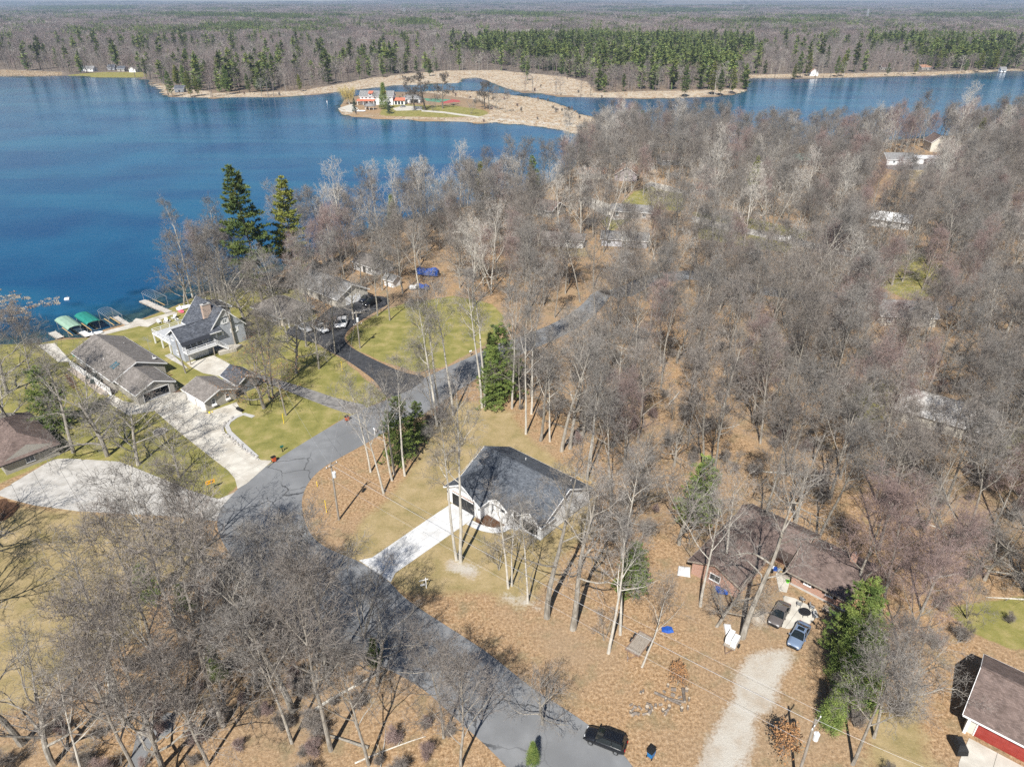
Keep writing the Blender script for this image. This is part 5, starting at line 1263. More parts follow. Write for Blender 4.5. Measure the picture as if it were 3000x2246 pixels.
for i in range(3): proto('cbare%d' % i, 'far_wood', 'wood', None, far_clump(230 + i, 'bare'), BARK, (FAR_G, FAR_R, FAR_P)[i])
for i in range(2): proto('cpine%d' % i, 'far_pines', 'wood', None, far_clump(240 + i, 'pine', 13, 13), BARK_D, FAR_N)
def reed_tuft(seed):
    rng = random.Random(seed); Cn = TreeMesh()
    for k in range(46):
        a, r = rng.uniform(0, 6.28), 1.3 * math.sqrt(rng.random()); p = (r * math.cos(a), r * math.sin(a), 0)
        Cn.blade(p, (p[0] + rng.gauss(0, .3), p[1] + rng.gauss(0, .3), rng.uniform(.6, 1.7)), .16, rng)
    return Cn
REED = M('dry reeds', (0.40, 0.325, 0.235), (0.53, 0.45, 0.345), .6, .9, spec=.1, rnd=.18)
REED_B = M('brown sedge', (0.27, 0.17, 0.09), (0.42, 0.29, 0.17), .6, .9, spec=.1, rnd=.18)
proto('reed', 'reed', 'reed', None, reed_tuft(1), BARK, REED); proto('sedge', 'reed', 'reed', None, reed_tuft(2), BARK, REED_B)

def joined(key):
    d = PROTO[key]
    if len(d['parts']) == 1: return d['parts'][0][1]
    V, F, MI, mats = [], [], [], []
    for nm, me_ in d['parts']:
        o = len(V); V += [tuple(v.co) for v in me_.vertices]
        for p in me_.polygons: F.append(tuple(o + i for i in p.vertices)); MI.append(len(mats))
        mats.append(me_.materials[0])
    m = bpy.data.meshes.new(d['name'] + '_mass'); m.from_pydata(V, [], F)
    for a in mats: m.materials.append(a)
    m.polygons.foreach_set('material_index', np.array(MI, np.int32))
    return m
def mass(name, label, cat, pts, keys):
    """pts: (x, y, z, scale, zscale, rot, kind index) -> ONE stuff object that scatters the kinds"""
    col = bpy.data.collections.new(name + '_kinds')
    for i, k in enumerate(keys):
        o = bpy.data.objects.new('kind_%02d' % i, joined(k)); col.objects.link(o)
    A = np.array(pts, np.float64); A[:, 2] += np.maximum(ground_z(A[:, 0], A[:, 1]), -.5); A = A.astype(np.float32)
    me_ = bpy.data.meshes.new(name); me_.vertices.add(len(A)); me_.vertices.foreach_set('co', np.ascontiguousarray(A[:, :3]).ravel())
    def attr(nm, ty, key, arr):
        a = me_.attributes.new(nm, ty, 'POINT'); a.data.foreach_set(key, np.ascontiguousarray(arr).ravel())
    attr('scl', 'FLOAT_VECTOR', 'vector', np.stack([A[:, 3], A[:, 3], A[:, 4]], 1))
    attr('rot', 'FLOAT_VECTOR', 'vector', np.stack([A[:, 5] * 0, A[:, 5] * 0, A[:, 5]], 1))
    attr('kind', 'INT', 'value', A[:, 6].astype(np.int32))
    ob = bpy.data.objects.new(name, me_); COL.objects.link(ob)
    ng = bpy.data.node_groups.new(name, 'GeometryNodeTree')
    ng.interface.new_socket('Geometry', in_out='INPUT', socket_type='NodeSocketGeometry'); ng.interface.new_socket('Geometry', in_out='OUTPUT', socket_type='NodeSocketGeometry')
    N, L = ng.nodes, ng.links
    gi, go_ = N.new('NodeGroupInput'), N.new('NodeGroupOutput')
    ci = N.new('GeometryNodeCollectionInfo'); ci.inputs['Collection'].default_value = col; ci.inputs['Separate Children'].default_value = True; ci.inputs['Reset Children'].default_value = True
    ip = N.new('GeometryNodeInstanceOnPoints'); ip.inputs['Pick Instance'].default_value = True
    def na(nm, ty):
        n = N.new('GeometryNodeInputNamedAttribute'); n.data_type = ty; n.inputs['Name'].default_value = nm; return n.outputs[0]
    L.new(gi.outputs[0], ip.inputs['Points']); L.new(ci.outputs[0], ip.inputs['Instance'])
    L.new(na('kind', 'INT'), ip.inputs['Instance Index']); L.new(na('rot', 'FLOAT_VECTOR'), ip.inputs['Rotation']); L.new(na('scl', 'FLOAT_VECTOR'), ip.inputs['Scale'])
    L.new(ip.outputs[0], go_.inputs[0])
    md = ob.modifiers.new('scatter', 'NODES'); md.node_group = ng
    tag(ob, label, cat, kind='stuff')
    return ob
# ------------------------------------------------------------------ where trees stand
RNG = random.Random(7)
random.seed(11)
ROADS = [road, drv, lane]
OPEN = [GP(p) for p in [
    [(-900,1060),(0,990),(300,950),(540,870),(560,840),(740,880),(900,900),(900,1010),(1000,1060),(1100,1130),(1150,1180),(980,1260),(640,1500),(560,1530),(620,1600),(540,1690),(440,1740),(380,1880),(200,1990),(-900,2200)],
    [(1000,1000),(1050,940),(1110,905),(1180,880),(1330,860),(1440,890),(1480,930),(1420,1020),(1310,1085),(1254,1111),(1130,1170),(1040,1050)],
    [(1000,1330),(1100,1280),(1260,1205),(1330,1160),(1480,1180),(1580,1280),(1680,1350),(1760,1390),(1770,1580),(1700,1660),(1800,1700),(2000,1760),(2130,1840),(2330,1840),(2370,1880),(2370,2100),(2480,2260),(1880,2300),(1706,2107),(1385,1881),(1050,1660),(900,1590),(870,1460)],
    [(1990,1650),(2060,1500),(2260,1470),(2480,1560),(2560,1640),(2470,1800),(2330,1850),(2130,1840)],
    [(2690,2000),(2900,1870),(3300,2000),(3300,2400),(2640,2400)],
    [(2540,470),(2760,450),(2850,490),(2780,520),(2600,525)], [(1700,560),(1850,600),(1860,650),(1760,660),(1690,610)], [(1880,530),(2010,550),(2010,580),(1900,600)],
    [(2540,880),(2660,830),(2740,900),(2700,970),(2600,1000)], [(2680,1190),(2760,1170),(2860,1230),(2780,1280),(2700,1260)],
    [(860,790),(960,780),(1060,860),(1060,930),(960,900),(880,880)], [(1230,770),(1300,765),(1300,830),(1240,850)]]]
KEEP = [GP([(2030,2200),(2330,1880),(2300,1900),(2010,2246)])]
HIDE = [(G(px, py), r) for px, py, r in [(2640, 935, 8), (2625, 478, 12), (2700, 476, 12), (2735, 440, 9), (1835, 520, 7), (1850, 632, 10), (1600, 625, 8), (1650, 715, 9), (1830, 715, 8), (2060, 565, 8), (2605, 660, 9), (2210, 425, 7), (2140, 455, 7), (2440, 445, 7), (2340, 480, 7), (2960, 440, 7), (2830, 470, 8), (1960, 480, 7), (2080, 400, 7), (1095, 790, 8), (2298, 708, 5)]]
def bad_spot(x, y, m=0.0):
    for (hx, hy), r in HIDE:
        if abs(x - hx * (1 - (hy - y) / max(1, hy))) < r * .75 and -r * (6.5 if r > 10 else 3.6) < y - hy < r: return True
    for P in OPEN:
        if in_poly(x, y, P): return True
    for P in ROADS:
        if in_poly(x, y, P): return True
    return False
class Hash:
    def __init__(s, c): s.c, s.d = c, {}
    def near(s, x, y, r):
        i, j = int(x // s.c), int(y // s.c); k = int(r // s.c) + 1
        for a in range(i - k, i + k + 1):
            for b in range(j - k, j + k + 1):
                for q in s.d.get((a, b), ()):
                    if (q[0] - x) ** 2 + (q[1] - y) ** 2 < r * r: return True
        return False
    def add(s, x, y): s.d.setdefault((int(x // s.c), int(y // s.c)), []).append((x, y))
HS = Hash(6.0)
def T(key, px, py, s=1.0, label=None, group=None, rz=None, sz=None, tilt=None, reserve=True):
    x, y = G(px, py)
    if reserve: HS.add(x, y)
    return plant(key, x, y, s, rz, label, group, sz=sz, tilt=tilt)

# --- trees that the photograph shows one by one
T('pole0', 1349, 1645, 1.03, 'tall straight grey trunk at the edge of the white driveway', rz=1.0, tilt=(0, -.02))
T('pole1', 1338, 1640, .9, 'slimmer grey trunk leaning left beside the white driveway', rz=3.0, tilt=(.02, -.07))
T('thin0', 1489, 1722, .78, 'grey tree in the front lawn left of the white house window', rz=.4)
T('thin1', 1500, 1716, .62, 'thin tree paired with another in front of the white house', rz=2.2, tilt=(0, .06))
T('pole2', 1546, 1765, .62, 'slender bare trunk on the sandy patch before the white house', rz=4)
T('sparse0', 1602, 1808, 1.15, 'massive oak standing in front of the white house, its limbs crossing the dark roof', rz=2.6)
T('sparse1', 1679, 1842, 1.15, 'massive leaning oak just right of the biggest front oak', rz=4.4, tilt=(0, .1))
T('thin0', 1783, 1912, .95, 'tree leaning right near the rusty flatbed trailer', rz=.3, tilt=(0, .13))
T('thin1', 1817, 1858, .85, 'straight tree behind the leaning one near the flatbed trailer', rz=.9)
T('thin1', 1881, 1953, .62, 'forked tree with a broken stem right in front of the flatbed trailer', rz=5, tilt=(0, .12))
T('young0', 1462, 1670, .85, 'thin pale sapling in the lawn before the white house', rz=2)
T('young1', 1770, 1876, .55, 'small dead stub with bare forks left of the flatbed trailer', rz=2)
T('thin0', 1695, 1690, .75, 'slim bare tree at the right corner of the white house', rz=2)
T('pole1', 1412, 1194, .98, 'left one of two tall trunks beside the bright evergreen by the road', rz=.2, tilt=(0, -.06))
T('pole0', 1421, 1189, 1.0, 'right one of two tall trunks beside the bright evergreen by the road', rz=2.2, tilt=(0, -.04))
T('pole2', 1500, 1196, .9, 'tall grey trunk at the back edge of the white house lawn, right of the evergreen', rz=1.4)
T('woods0', 1523, 1198, .8, 'slim trunk just behind the lawn edge right of the evergreen', rz=4)
T('pole0', 1557, 1212, .88, 'tall grey trunk at the lawn edge before the leaf-covered slope', rz=2)
T('pole1', 1541, 1271, .86, 'single tall trunk standing on the back lawn of the white house', rz=5)
T('sparse0', 1584, 1291, .85, 'curved grey trunk at the right side of the back lawn', rz=.4, tilt=(.03, .1))
T('thin0', 1611, 1293, .85, 'thin dark trunk beside the curved one on the back lawn', rz=1)
T('sparse1', 1645, 1321, 1.0, 'thick forked oak behind the white house roof, long shadow to its right', rz=5.6, tilt=(0, .08))
T('sparse0', 1670, 1314, .95, 'second thick oak right behind the forked one behind the white house', rz=3.3, tilt=(0, .05))
T('pole2', 1720, 1407, .8, 'slim pale trunk near the wooden deck of the white house', rz=.4)
T('pole0', 1729, 1357, .75, 'pale trunk with dark bands behind the wooden deck', rz=1.4)
T('pole1', 1292, 1230, .95, 'tall slim trunk above the brush pile beside the road bend', rz=2.4, tilt=(0, -.09))
T('pole0', 1281, 1248, .98, 'tall trunk leaning left out of the brush beside the road', rz=.9, tilt=(0, -.13))
T('pole2', 1328, 1216, 1.0, 'straight tall trunk right of the brush beside the road', rz=4, tilt=(0, -.03))
T('woods1', 1270, 1240, .8, 'dark trunk in the brush beside the road', rz=3, tilt=(0, -.06))
T('thin0', 1086, 1382, .85, 'leftmost tree in the strip of leaves inside the road bend', rz=0)
T('thin1', 1124, 1445, .85, 'nearest tree in the strip of leaves left of the white house lawn', rz=1.2, tilt=(0, -.08))
T('thin0', 1149, 1407, .85, 'leaning tree in the strip of leaves inside the bend', rz=2, tilt=(0, -.1))
T('thin1', 1156, 1389, .9, 'straight tree in the middle of the strip inside the bend', rz=3)
T('pole1', 1186, 1393, .78, 'rightmost trunk in the strip of leaves, beside the lawn', rz=4)
T('hemlock', 1175, 1345, 1.15, 'dark green evergreen among bare trunks inside the road bend')
T('hemlock', 1225, 1290, .75, 'small evergreen in shade behind the strip of trees inside the bend')
T('hemlock', 1470, 1170, 1.55, 'bright green evergreen beside the two tall trunks at the road')
T('hemlock', 1440, 1190, 1.0, 'lower evergreen at the foot of the two tall trunks')
T('cedar', 1440, 1100, 1.15, 'narrow green evergreen left behind the two tall trunks')
T('rust', 774, 1196, 1.0, 'oak with rusty leaves left of the leaning pole, beside the tan garage', rz=2.2)
T('woods0', 790, 1171, .9, 'bare tree right behind the rusty oak by the tan garage')
T('woods3', 800, 1160, .8, 'thin bare tree close behind the rusty oak by the tan garage')
T('oak1', 867, 1094, .95, 'thick trunk on the lawn below the parked pickups', rz=3)
T('woods1', 935, 1080, 1.0, 'tall trunk on the lawn between the lane and the blacktop drive', rz=2)
T('woods2', 983, 1035, .9, 'curved pale trunk on the lawn beside the blacktop drive', rz=0)
T('woods0', 897, 1015, .9, 'bare tree below the left pickup')
T('oak0', 1035, 935, .8, 'bare tree at the left tip of the grass island')
T('woods3', 1142, 938, .9, 'bare tree on the grass island near the black pickup')
T('woods1', 1106, 925, .9, 'second bare tree on the grass island near the black pickup')
T('rust', 955, 975, .45, 'small oak with orange leaves between the parked pickups')
T('oak2', 38, 1264, 1.0, 'big grey trunk leaning left on the far left lawn', rz=1, tilt=(0, -.12))
T('hemlock', 165, 1260, 1.25, 'wide olive evergreen on the lawn left of the long ranch house')
T('woods2', 110, 1180, .9, 'bare tree on the lawn behind the olive evergreen')
T('oak1', 20, 1150, 1.15, 'spreading bare oak at the left edge by the lake', rz=2)
T('oak0', 315, 1335, 1.15, 'wide dark oak at the upper end of the grey neighbour drive', rz=1.7)
T('oak2', 405, 1362, .95, 'low spreading oak beside the grey neighbour drive', rz=3.3)
T('oak1', 525, 1398, .6, 'small spreading tree beside the yellow arrow sign')
T('young1', 285, 1300, 1.1, 'slender young tree in the lawn beside the ranch drive')
T('oak1', -130, 1660, 1.1, 'oak beyond the left edge whose crown reaches into the dry yard', rz=1); T('oak0', -150, 1860, 1.15, 'second oak beyond the left edge by the dry yard', rz=3)
T('oak0', 535, 1660, 1.05, 'big bare oak on the roadside below the neighbour drive', rz=4.1)
T('woods3', 602, 1881, .95, 'bare tree behind the evergreen shrub at the lower left')
T('oak2', 747, 1885, .75, 'leaning bare tree left of the road at the lower left', tilt=(0, -.15))
T('woods1', 815, 1840, .85, 'bare tree at the road edge on the lower left')
T('oak1', 870, 1931, .7, 'pale crooked tree right at the road edge on the lower left', tilt=(0, .05))
T('woods2', 453, 2166, 1.0, 'tall bare tree beside the side driveway at the lower left')
T('oak0', 158, 2239, .95, 'big bare tree in the bottom left corner', rz=.5)
T('woods0', 611, 2239, .9, 'bare tree at the bottom edge right of the side driveway')
T('woods3', 856, 2175, .9, 'bare tree at the bottom edge with pale upper limbs')
T('young0', 1065, 1865, 1.4, 'pair of mossy stems standing at the road below the white drive')
T('oak2', 1105, 2005, .7, 'mossy bent tree on the leaf bank below the road', rz=2.4)
T('woods1', 1080, 2240, .85, 'bent grey tree at the bottom edge left of centre', tilt=(0, -.1))
T('woods0', 1350, 2246, .8, 'bare tree at the bottom edge below the road')
T('oak1', 1590, 2120, .5, 'low bare tree at the road edge left of the black car')
T('woods2', 1300, 2160, .75, 'bare tree over the road at the bottom')
T('sparse1', 2174, 1867, 1.12, 'huge mossy oak between the white trailer and the brown car', rz=.3)
T('oak2', 2100, 1835, .6, 'dark fallen-looking tree left of the huge mossy oak', tilt=(.1, .3))
T('maple0', 2575, 1808, 1.0, 'wide many-stemmed maple right of the brick house')
T('maple1', 2700, 1790, .9, 'second many-stemmed maple behind the big right evergreen')
T('woods3', 2498, 2238, .85, 'bare tree at the bottom edge right of the gravel drive', tilt=(0, .05))
T('oak1', 2640, 2090, .7, 'spreading bare tree left of the red garage house')
T('woods0', 2560, 2160, .8, 'tree with yellow-green buds left of the red garage house')
T('cedar', 2500, 2060, 1.35, 'big green evergreen right of the gravel drive')
T('cedar', 2465, 1990, 1.1, 'green evergreen behind the blue sedan')
T('hemlock', 2480, 1930, 1.2, 'broad evergreen between the blue sedan and the brick house')
T('cedar', 2430, 2130, .8, 'lower evergreen at the right edge of the gravel drive')
T('rustsap', 2285, 2215, 1.15, 'small oak sapling holding brown leaves right of the gravel drive')
T('rustsap', 1985, 2005, .8, 'tiny oak with brown leaves by the scattered firewood')
T('hemlock', 1850, 1735, .8, 'olive evergreen under bare trees right of the white house')
T('hemlock', 2040, 1525, 1.1, 'yellow-green evergreen behind the left end of the brick house')
T('cedar', 640, 1985, .62, 'green cedar in the lower left thicket')
T('hemlock', 440, 1760, .62, 'olive juniper under the roadside oak'); T('hemlock', 545, 1790, .45, 'small bright evergreen under the roadside oak')
T('cedar', 1100, 1945, .5, 'small green evergreen at the road under the mossy tree')
T('cedar', 1560, 2235, .4, 'small yellow-green evergreen at the bottom edge')
T('pine0', 768, 880, 1.4, 'dark pine at the lake shore, left of the two', rz=1); T('pine1', 868, 835, 1.2, 'yellow-green pine at the lake shore, right of the two')
T('pine1', 1415, 640, .8, 'pine standing among pale trees at the lake shore')
T('cedar', 1150, 640, 1.15, 'narrow dark evergreen among shore trees'); T('pine0', 1880, 405, .6, 'small pine at the root of the peninsula'); T('pine0', 2925, 420, .8, 'lone pine at the right lake shore')
for k, (px, py, key) in enumerate([(555, 899, 'woods0'), (565, 873, 'pole0'), (622, 879, 'woods2'), (635, 881, 'woods1'), (644, 882, 'woods3'), (664, 879, 'pole1'), (676, 884, 'woods0'), (600, 868, 'maple0')]):
    T(key, px, py, .95, ['first', 'second', 'third', 'fourth', 'fifth', 'sixth', 'seventh', 'reddish'][k] + ' shore tree behind the grey house, counted from the left' if k < 7 else 'reddish tree at the shore behind the grey house')
for k, (px, py) in enumerate([(1165, 690), (1290, 660), (1350, 640), (1450, 625), (1240, 700), (1640, 690), (1700, 700), (1780, 680), (1385, 900), (1440, 860)]):
    T('cott%d' % (k % 2), px, py, RNG.uniform(.85, 1.1), 'pale-barked cottonwood among the grey trees near the lake', 'pale cottonwoods')
for k, (px, py, key, s, lb) in enumerate([(1215, 322, 'lone0', 1.0, 'left one of three bare trees on the peninsula'), (1246, 322, 'lone1', 1.15, 'middle one of three bare trees on the peninsula'), (1297, 318, 'lone0', 1.05, 'right one of three bare trees on the peninsula'), (1268, 326, 'young0', 1.2, 'low bare tree beside the peninsula track'),
        (1126, 320, 'cedar', 2.1, 'broad dark evergreen in front of the peninsula house'), (1141, 333, 'spruce', 1.15, 'blue spruce at the peninsula shore'), (1040, 327, 'spruce', 1.05, 'spruce left of the peninsula house'), (1105, 318, 'woods3', .5, 'small bare tree beside the peninsula gazebo'), (1435, 322, 'lone1', .85, 'clump of upright bare trees on the peninsula'), (1420, 318, 'lone0', .8, 'second upright bare clump on the peninsula'), (1455, 325, 'woods0', .8, 'bare tree on the reedy middle of the peninsula'), (1480, 330, 'woods2', .7, 'bare tree near the bend of the peninsula track'), (1670, 368, 'lone1', .5, 'low bare tree beside the peninsula track end'), (1380, 335, 'young1', 1.3, 'young tree on the peninsula lawn')]):
    T(key, px, py, s, lb)
T('sparse1', 215, 1325, .9, 'open-crowned oak at the upper edge of the grey neighbour drive', rz=2)
T('thin0', 2052, 1775, .9, 'slim tree at the left corner of the brick house'); T('woods4', 2230, 1560, .95, 'bare tree behind the brick house roof'); T('woods5', 2395, 1590, 1.0, 'bare tree behind the brick chimney'); T('maple2', 2495, 1745, .95, 'many-stemmed maple at the right end of the brick house'); T('thin1', 2120, 1690, .8, 'slim bare tree before the brick house window'); T('oak3', 2330, 1530, .9, 'spreading oak behind the brick house')
# weeping willow on the peninsula
def willow(seed):
    rng = random.Random(seed); Tm, Cn = TreeMesh(), TreeMesh()
    pts, _ = path((0, 0, -.3), unit((-.25, 0, 1)), 6, 4, .05, 0, rng); Tm.tube(pts, [.6, .5, .45, .4, .3], 7)
    for k in range(13):
        a = k * 2.4; bp, _ = path(pts[-1 - k % 2], unit((math.cos(a) * .8, math.sin(a) * .8, .75)), rng.uniform(6, 9), 5, .1, .03, rng); Tm.tube(bp, [.2, .16, .12, .08, .05, .03], 5)
        for e in range(85):
            t = rng.uniform(1.2, 5); i = min(int(t), 4); f = t - i; p = tuple(bp[i][c] * (1 - f) + bp[i + 1][c] * f + rng.gauss(0, .8) for c in range(3))
            Cn.blade(p, (p[0] + rng.gauss(0, .5), p[1] + rng.gauss(0, .5), max(.5, p[2] - rng.uniform(2, 6))), .09, rng)
    return Tm, Cn
wT, wC = willow(3); proto('willow', 'willow_tree', 'tree', wT, wC, BARK, TW_Y)
T('willow', 1025, 306, 1.15, 'yellow weeping willow beside the peninsula house', rz=0)
# pines that stand out on the far shore
for k, (px, py, s) in enumerate([(505, 283, .8), (560, 284, .8), (665, 278, .9), (580, 282, .62), (730, 272, .62), (880, 268, .55), (548, 262, .8), (520, 255, .75), (610, 240, .8), (640, 235, .8), (240, 205, .8), (265, 150, .8), (470, 185, .75), (500, 190, .7), (550, 205, .9)]):
    T('pine%d' % (k % 2), px, py, s, 'far-shore pine standing out from bare wood across the lake', 'far shore pines')
for k, (px, py, s) in enumerate([(2005, 285, .95), (2085, 278, 1.0), (2110, 280, .8), (2145, 275, .85), (2150, 250, .8), (2325, 232, .62), (2340, 228, 1.0), (2365, 224, .9), (2450, 226, .8), (2465, 224, .85), (2600, 222, .5), (2680, 218, .6), (2825, 214, .55), (2865, 212, .85), (2890, 208, .9), (2745, 205, .8), (2720, 205, .8), (2760, 200, .8), (2880, 200, .85), (2910, 205, .8), (2935, 205, .75)]):
    T('pine%d' % (k % 2), px, py, s, 'tall pine on the right far shore of the lake', 'right far shore pines')

for k, (px, py, key, lb) in enumerate([(760, 985, 'woods0', 'bare tree on the lawn left of the cream hip-roofed house'), (845, 1000, 'woods2', 'bare tree beside the pickups, at the blacktop edge'), (820, 955, 'thin0', 'slim tree before the wall of the cream hip-roofed house'), (905, 925, 'woods1', 'bare tree between the two cream houses'), (950, 900, 'woods3', 'bare tree right behind the parked pickups'), (1005, 868, 'woods0', 'bare tree before the long cream house'), (1060, 850, 'woods2', 'bare tree at the right end of the long cream house'), (715, 935, 'oak2', 'spreading bare tree right of the grey lake house'), (690, 1010, 'woods1', 'bare tree on the lawn below the grey lake house'), (960, 840, 'maple1', 'reddish tree behind the long cream house'), (1120, 850, 'woods3', 'bare tree left of the blue-tarped boats'), (880, 875, 'maple0', 'reddish tree behind the cream hip-roofed house'), (1180, 860, 'woods0', 'bare tree below the tarped boats'), (1230, 870, 'thin1', 'slim tree at the upper edge of the grass island')]):
    T(key, px, py, RNG.uniform(.85, 1.05), lb)
T('oak1', 540, 893, .8, 'spreading bare tree left of the shore tree row behind the grey house'); T('oak0', 590, 868, .95, 'wide bare oak at the waterline behind the grey house'); T('maple1', 720, 860, .95, 'reddish shore tree right of the dark pine'); T('oak2', 650, 865, .9, 'dense bare oak in front of the dark pine')
# --- the wood: nearest trees one by one, the rest as a mass
def zone_of(x, y):
    u, v = px_of(x, y)
    if v > 1560 and u < 1500: return 'in the thicket at the lower left'
    if v > 1560: return 'in the brushy yard at the lower right'
    if v > 1050 and u > 2250: return 'in the dense wood at the right edge'
    if v > 1050: return 'in the leaf-floored wood right of the white house'
    if u < 1000 and v > 780: return 'among the parked cars and lakeside lawns'
    if u < 1500: return 'in the wood between road and lake'
    if v > 700: return 'in the wood beyond the white house'
    return 'among the half-hidden houses near the lake'
cand = []
def fill(P, sp, jitter=.42, keys=None, free=False):
    xs = [p[0] for p in P]; ys = [p[1] for p in P]
    y = min(ys); n = 0
    while y < max(ys):
        x = min(xs)
        while x < max(xs):
            qx, qy = x + RNG.uniform(-jitter, jitter) * sp, y + RNG.uniform(-jitter, jitter) * sp
            if in_poly(qx, qy, P) and (free or not bad_spot(qx, qy)) and not HS.near(qx, qy, sp * .62):
                u_, v_ = px_of(qx, qy)
                if 1680 < u_ < 2420 and 600 < v_ < 830 and RNG.random() < .4: x += sp; continue
                HS.add(qx, qy); cand.append((qx, qy, keys)); n += 1
            x += sp
        y += sp
W_NEAR = GP([(1480,1160),(1600,1270),(1720,1360),(1780,1500),(1800,1680),(2000,1760),(2060,1500),(2260,1440),(2500,1540),(2600,1650),(2580,1860),(2700,1960),(2900,1860),(3000,1820),(3300,1900),(3300,1050),(2300,1000),(1800,1000),(1560,1050),(1440,1120)])
W_MID = GP([(860,770),(1000,715),(1200,655),(1400,610),(1540,575),(1640,540),(1740,440),(1800,400),(1950,405),(2200,435),(2500,430),(2700,415),(3000,390),(3500,380),(3300,1050),(2300,1000),(1800,1000),(1560,1010),(1470,880),(1300,830),(1100,830),(1000,860)])
W_LOW = GP([(400,1950),(470,1800),(560,1700),(620,1600),(700,1680),(860,1840),(1000,1910),(1200,1990),(1440,2200),(1540,2330),(-100,2400),(-200,2260),(120,2120)])
W_RB = GP([(2380,1900),(2600,1850),(2720,1960),(2640,2246),(2600,2330),(2480,2260)])
fill(W_NEAR, 6.3); fill(W_LOW, 5.8); fill(W_RB, 6.2); fill(W_MID, 6.5)
fill(GP([(590,868),(650,872),(700,850),(790,828),(880,775),(1000,715),(1110,760),(1000,800),(900,835),(790,862),(720,892),(650,890)]), 6.2, free=True)
fill(GP([(740,880),(900,830),(880,790),(1000,730),(1100,830),(1000,860),(900,900)]), 7.5)
def pick(x, y):
    u, v = px_of(x, y); r = RNG.random()
    if v > 1560 and u < 1500: return RNG.choice(['thin0', 'thin1', 'sparse0', 'sparse1', 'oak0', 'oak1', 'woods0', 'woods1', 'woods2', 'woods4', 'woods5', 'young1', 'woods3', 'oak2', 'oak3'])
    red = 0.085 + (0.14 if u > 2300 and v < 760 else 0) + (0.12 if 700 < u < 1250 else 0)
    if r < red: return RNG.choice(['maple0', 'maple1', 'maple2'])
    if r < red + .06 and v < 1000: return 'cott%d' % RNG.randint(0, 1)
    if r < red + .30: return 'oak%d' % RNG.randint(0, 3)
    if r < red + .36: return 'young%d' % RNG.randint(0, 1)
    if v > 1000 and u < 2300 and RNG.random() < .35: return RNG.choice(['thin0', 'thin1', 'pole0', 'pole1', 'pole2'])
    return 'woods%d' % RNG.randint(0, 5)
KIND = {'oak': 'crooked bare oak', 'woods': 'slender grey bare tree', 'maple': 'reddish-twigged bare maple', 'cott': 'pale cottonwood', 'young': 'small many-stemmed bare tree', 'pole': 'tall thin trunk', 'thin': 'slim sparse tree', 'sparse': 'open-crowned oak'}
cand.sort(key=lambda c: c[0] ** 2 + c[1] ** 2)
wood_keys = ['oak0', 'oak1', 'oak2', 'oak3', 'woods0', 'woods1', 'woods2', 'woods3', 'woods4', 'woods5', 'maple0', 'maple1', 'maple2', 'cott0', 'cott1', 'young0', 'young1', 'pine0', 'pine1', 'thin0', 'thin1', 'pole0', 'pole1', 'pole2', 'sparse0', 'sparse1']
mass_pts = []
for k, (x, y, keys) in enumerate(cand):
    key = pick(x, y); s = RNG.uniform(.72, 1.08)
    if key.startswith('oak'): s *= .88
    if in_poly(x, y, W_LOW): s *= 1.1
    if key.startswith('pole'): s *= .78
    if k < 330:
        kd = KIND[key.rstrip('0123456789')]; zn = zone_of(x, y)
        tl = RNG.gauss(0, .04); sz_ = s * RNG.uniform(.92, 1.1); u_, v_ = px_of(x, y)
        lb = ('tall ' if sz_ > .98 else 'low ' if sz_ < .8 else '') + kd + (' leaning right' if tl > .035 else ' leaning left' if tl < -.035 else '') + ' ' + zn
        col_ = int(u_ // 250); lb += ['', ''][0]
        o_ = plant(key, x, y, s, RNG.uniform(0, 6.28), lb, kd + 's ' + zn, sz=sz_, tilt=(RNG.gauss(0, .03), tl))
    else:
        if RNG.random() < .012: key = 'pine%d' % RNG.randint(0, 1); s *= .7
        mass_pts.append((x, y, -.1, s, s * RNG.uniform(.92, 1.1), RNG.uniform(0, 6.28), wood_keys.index(key)))
mass('woodland', 'dense mass of bare trees around the lakeside houses', 'woodland', mass_pts, wood_keys)
# fallen trunks on the leaf floor
for k in range(34):
    P = (W_NEAR, W_NEAR, W_LOW)[k % 3]; A = np.array(P)
    for _ in range(40):
        x, y = RNG.uniform(A[:, 0].min(), A[:, 0].max()), RNG.uniform(A[:, 1].min(), A[:, 1].max())
        u, v = px_of(x, y)
        if in_poly(x, y, P) and not bad_spot(x, y) and 0 < u < 3000 and v < 2246: break
    L_ = RNG.uniform(4, 10); r_ = RNG.uniform(.1, .22)
    o = thing('fallen_log', ('long ' if L_ > 7 else 'short ') + ('thick' if r_ > .16 else 'thin') + ' fallen trunk lying ' + zone_of(x, y), 'log', (x, y, gz(x, y)), RNG.uniform(0, 3.14), 'fallen trunks ' + zone_of(x, y))
    pts_, _ = path((-L_ / 2, 0, r_), (1, 0, 0), L_, 5, .05, 0, RNG); pts_ = [(p[0], p[1], r_ * .9) for p in pts_]
    MB().tube(pts_, [r_, r_ * .92, r_ * .82, r_ * .7, r_ * .55, r_ * .3], 7).build('trunk', BARK_P if k % 2 else BARK, o)
    MB().tube([pts_[3], (pts_[3][0] + 1.1, pts_[3][1] + .8, .5)], [.06, .02], 5).build('limb', BARK, o)
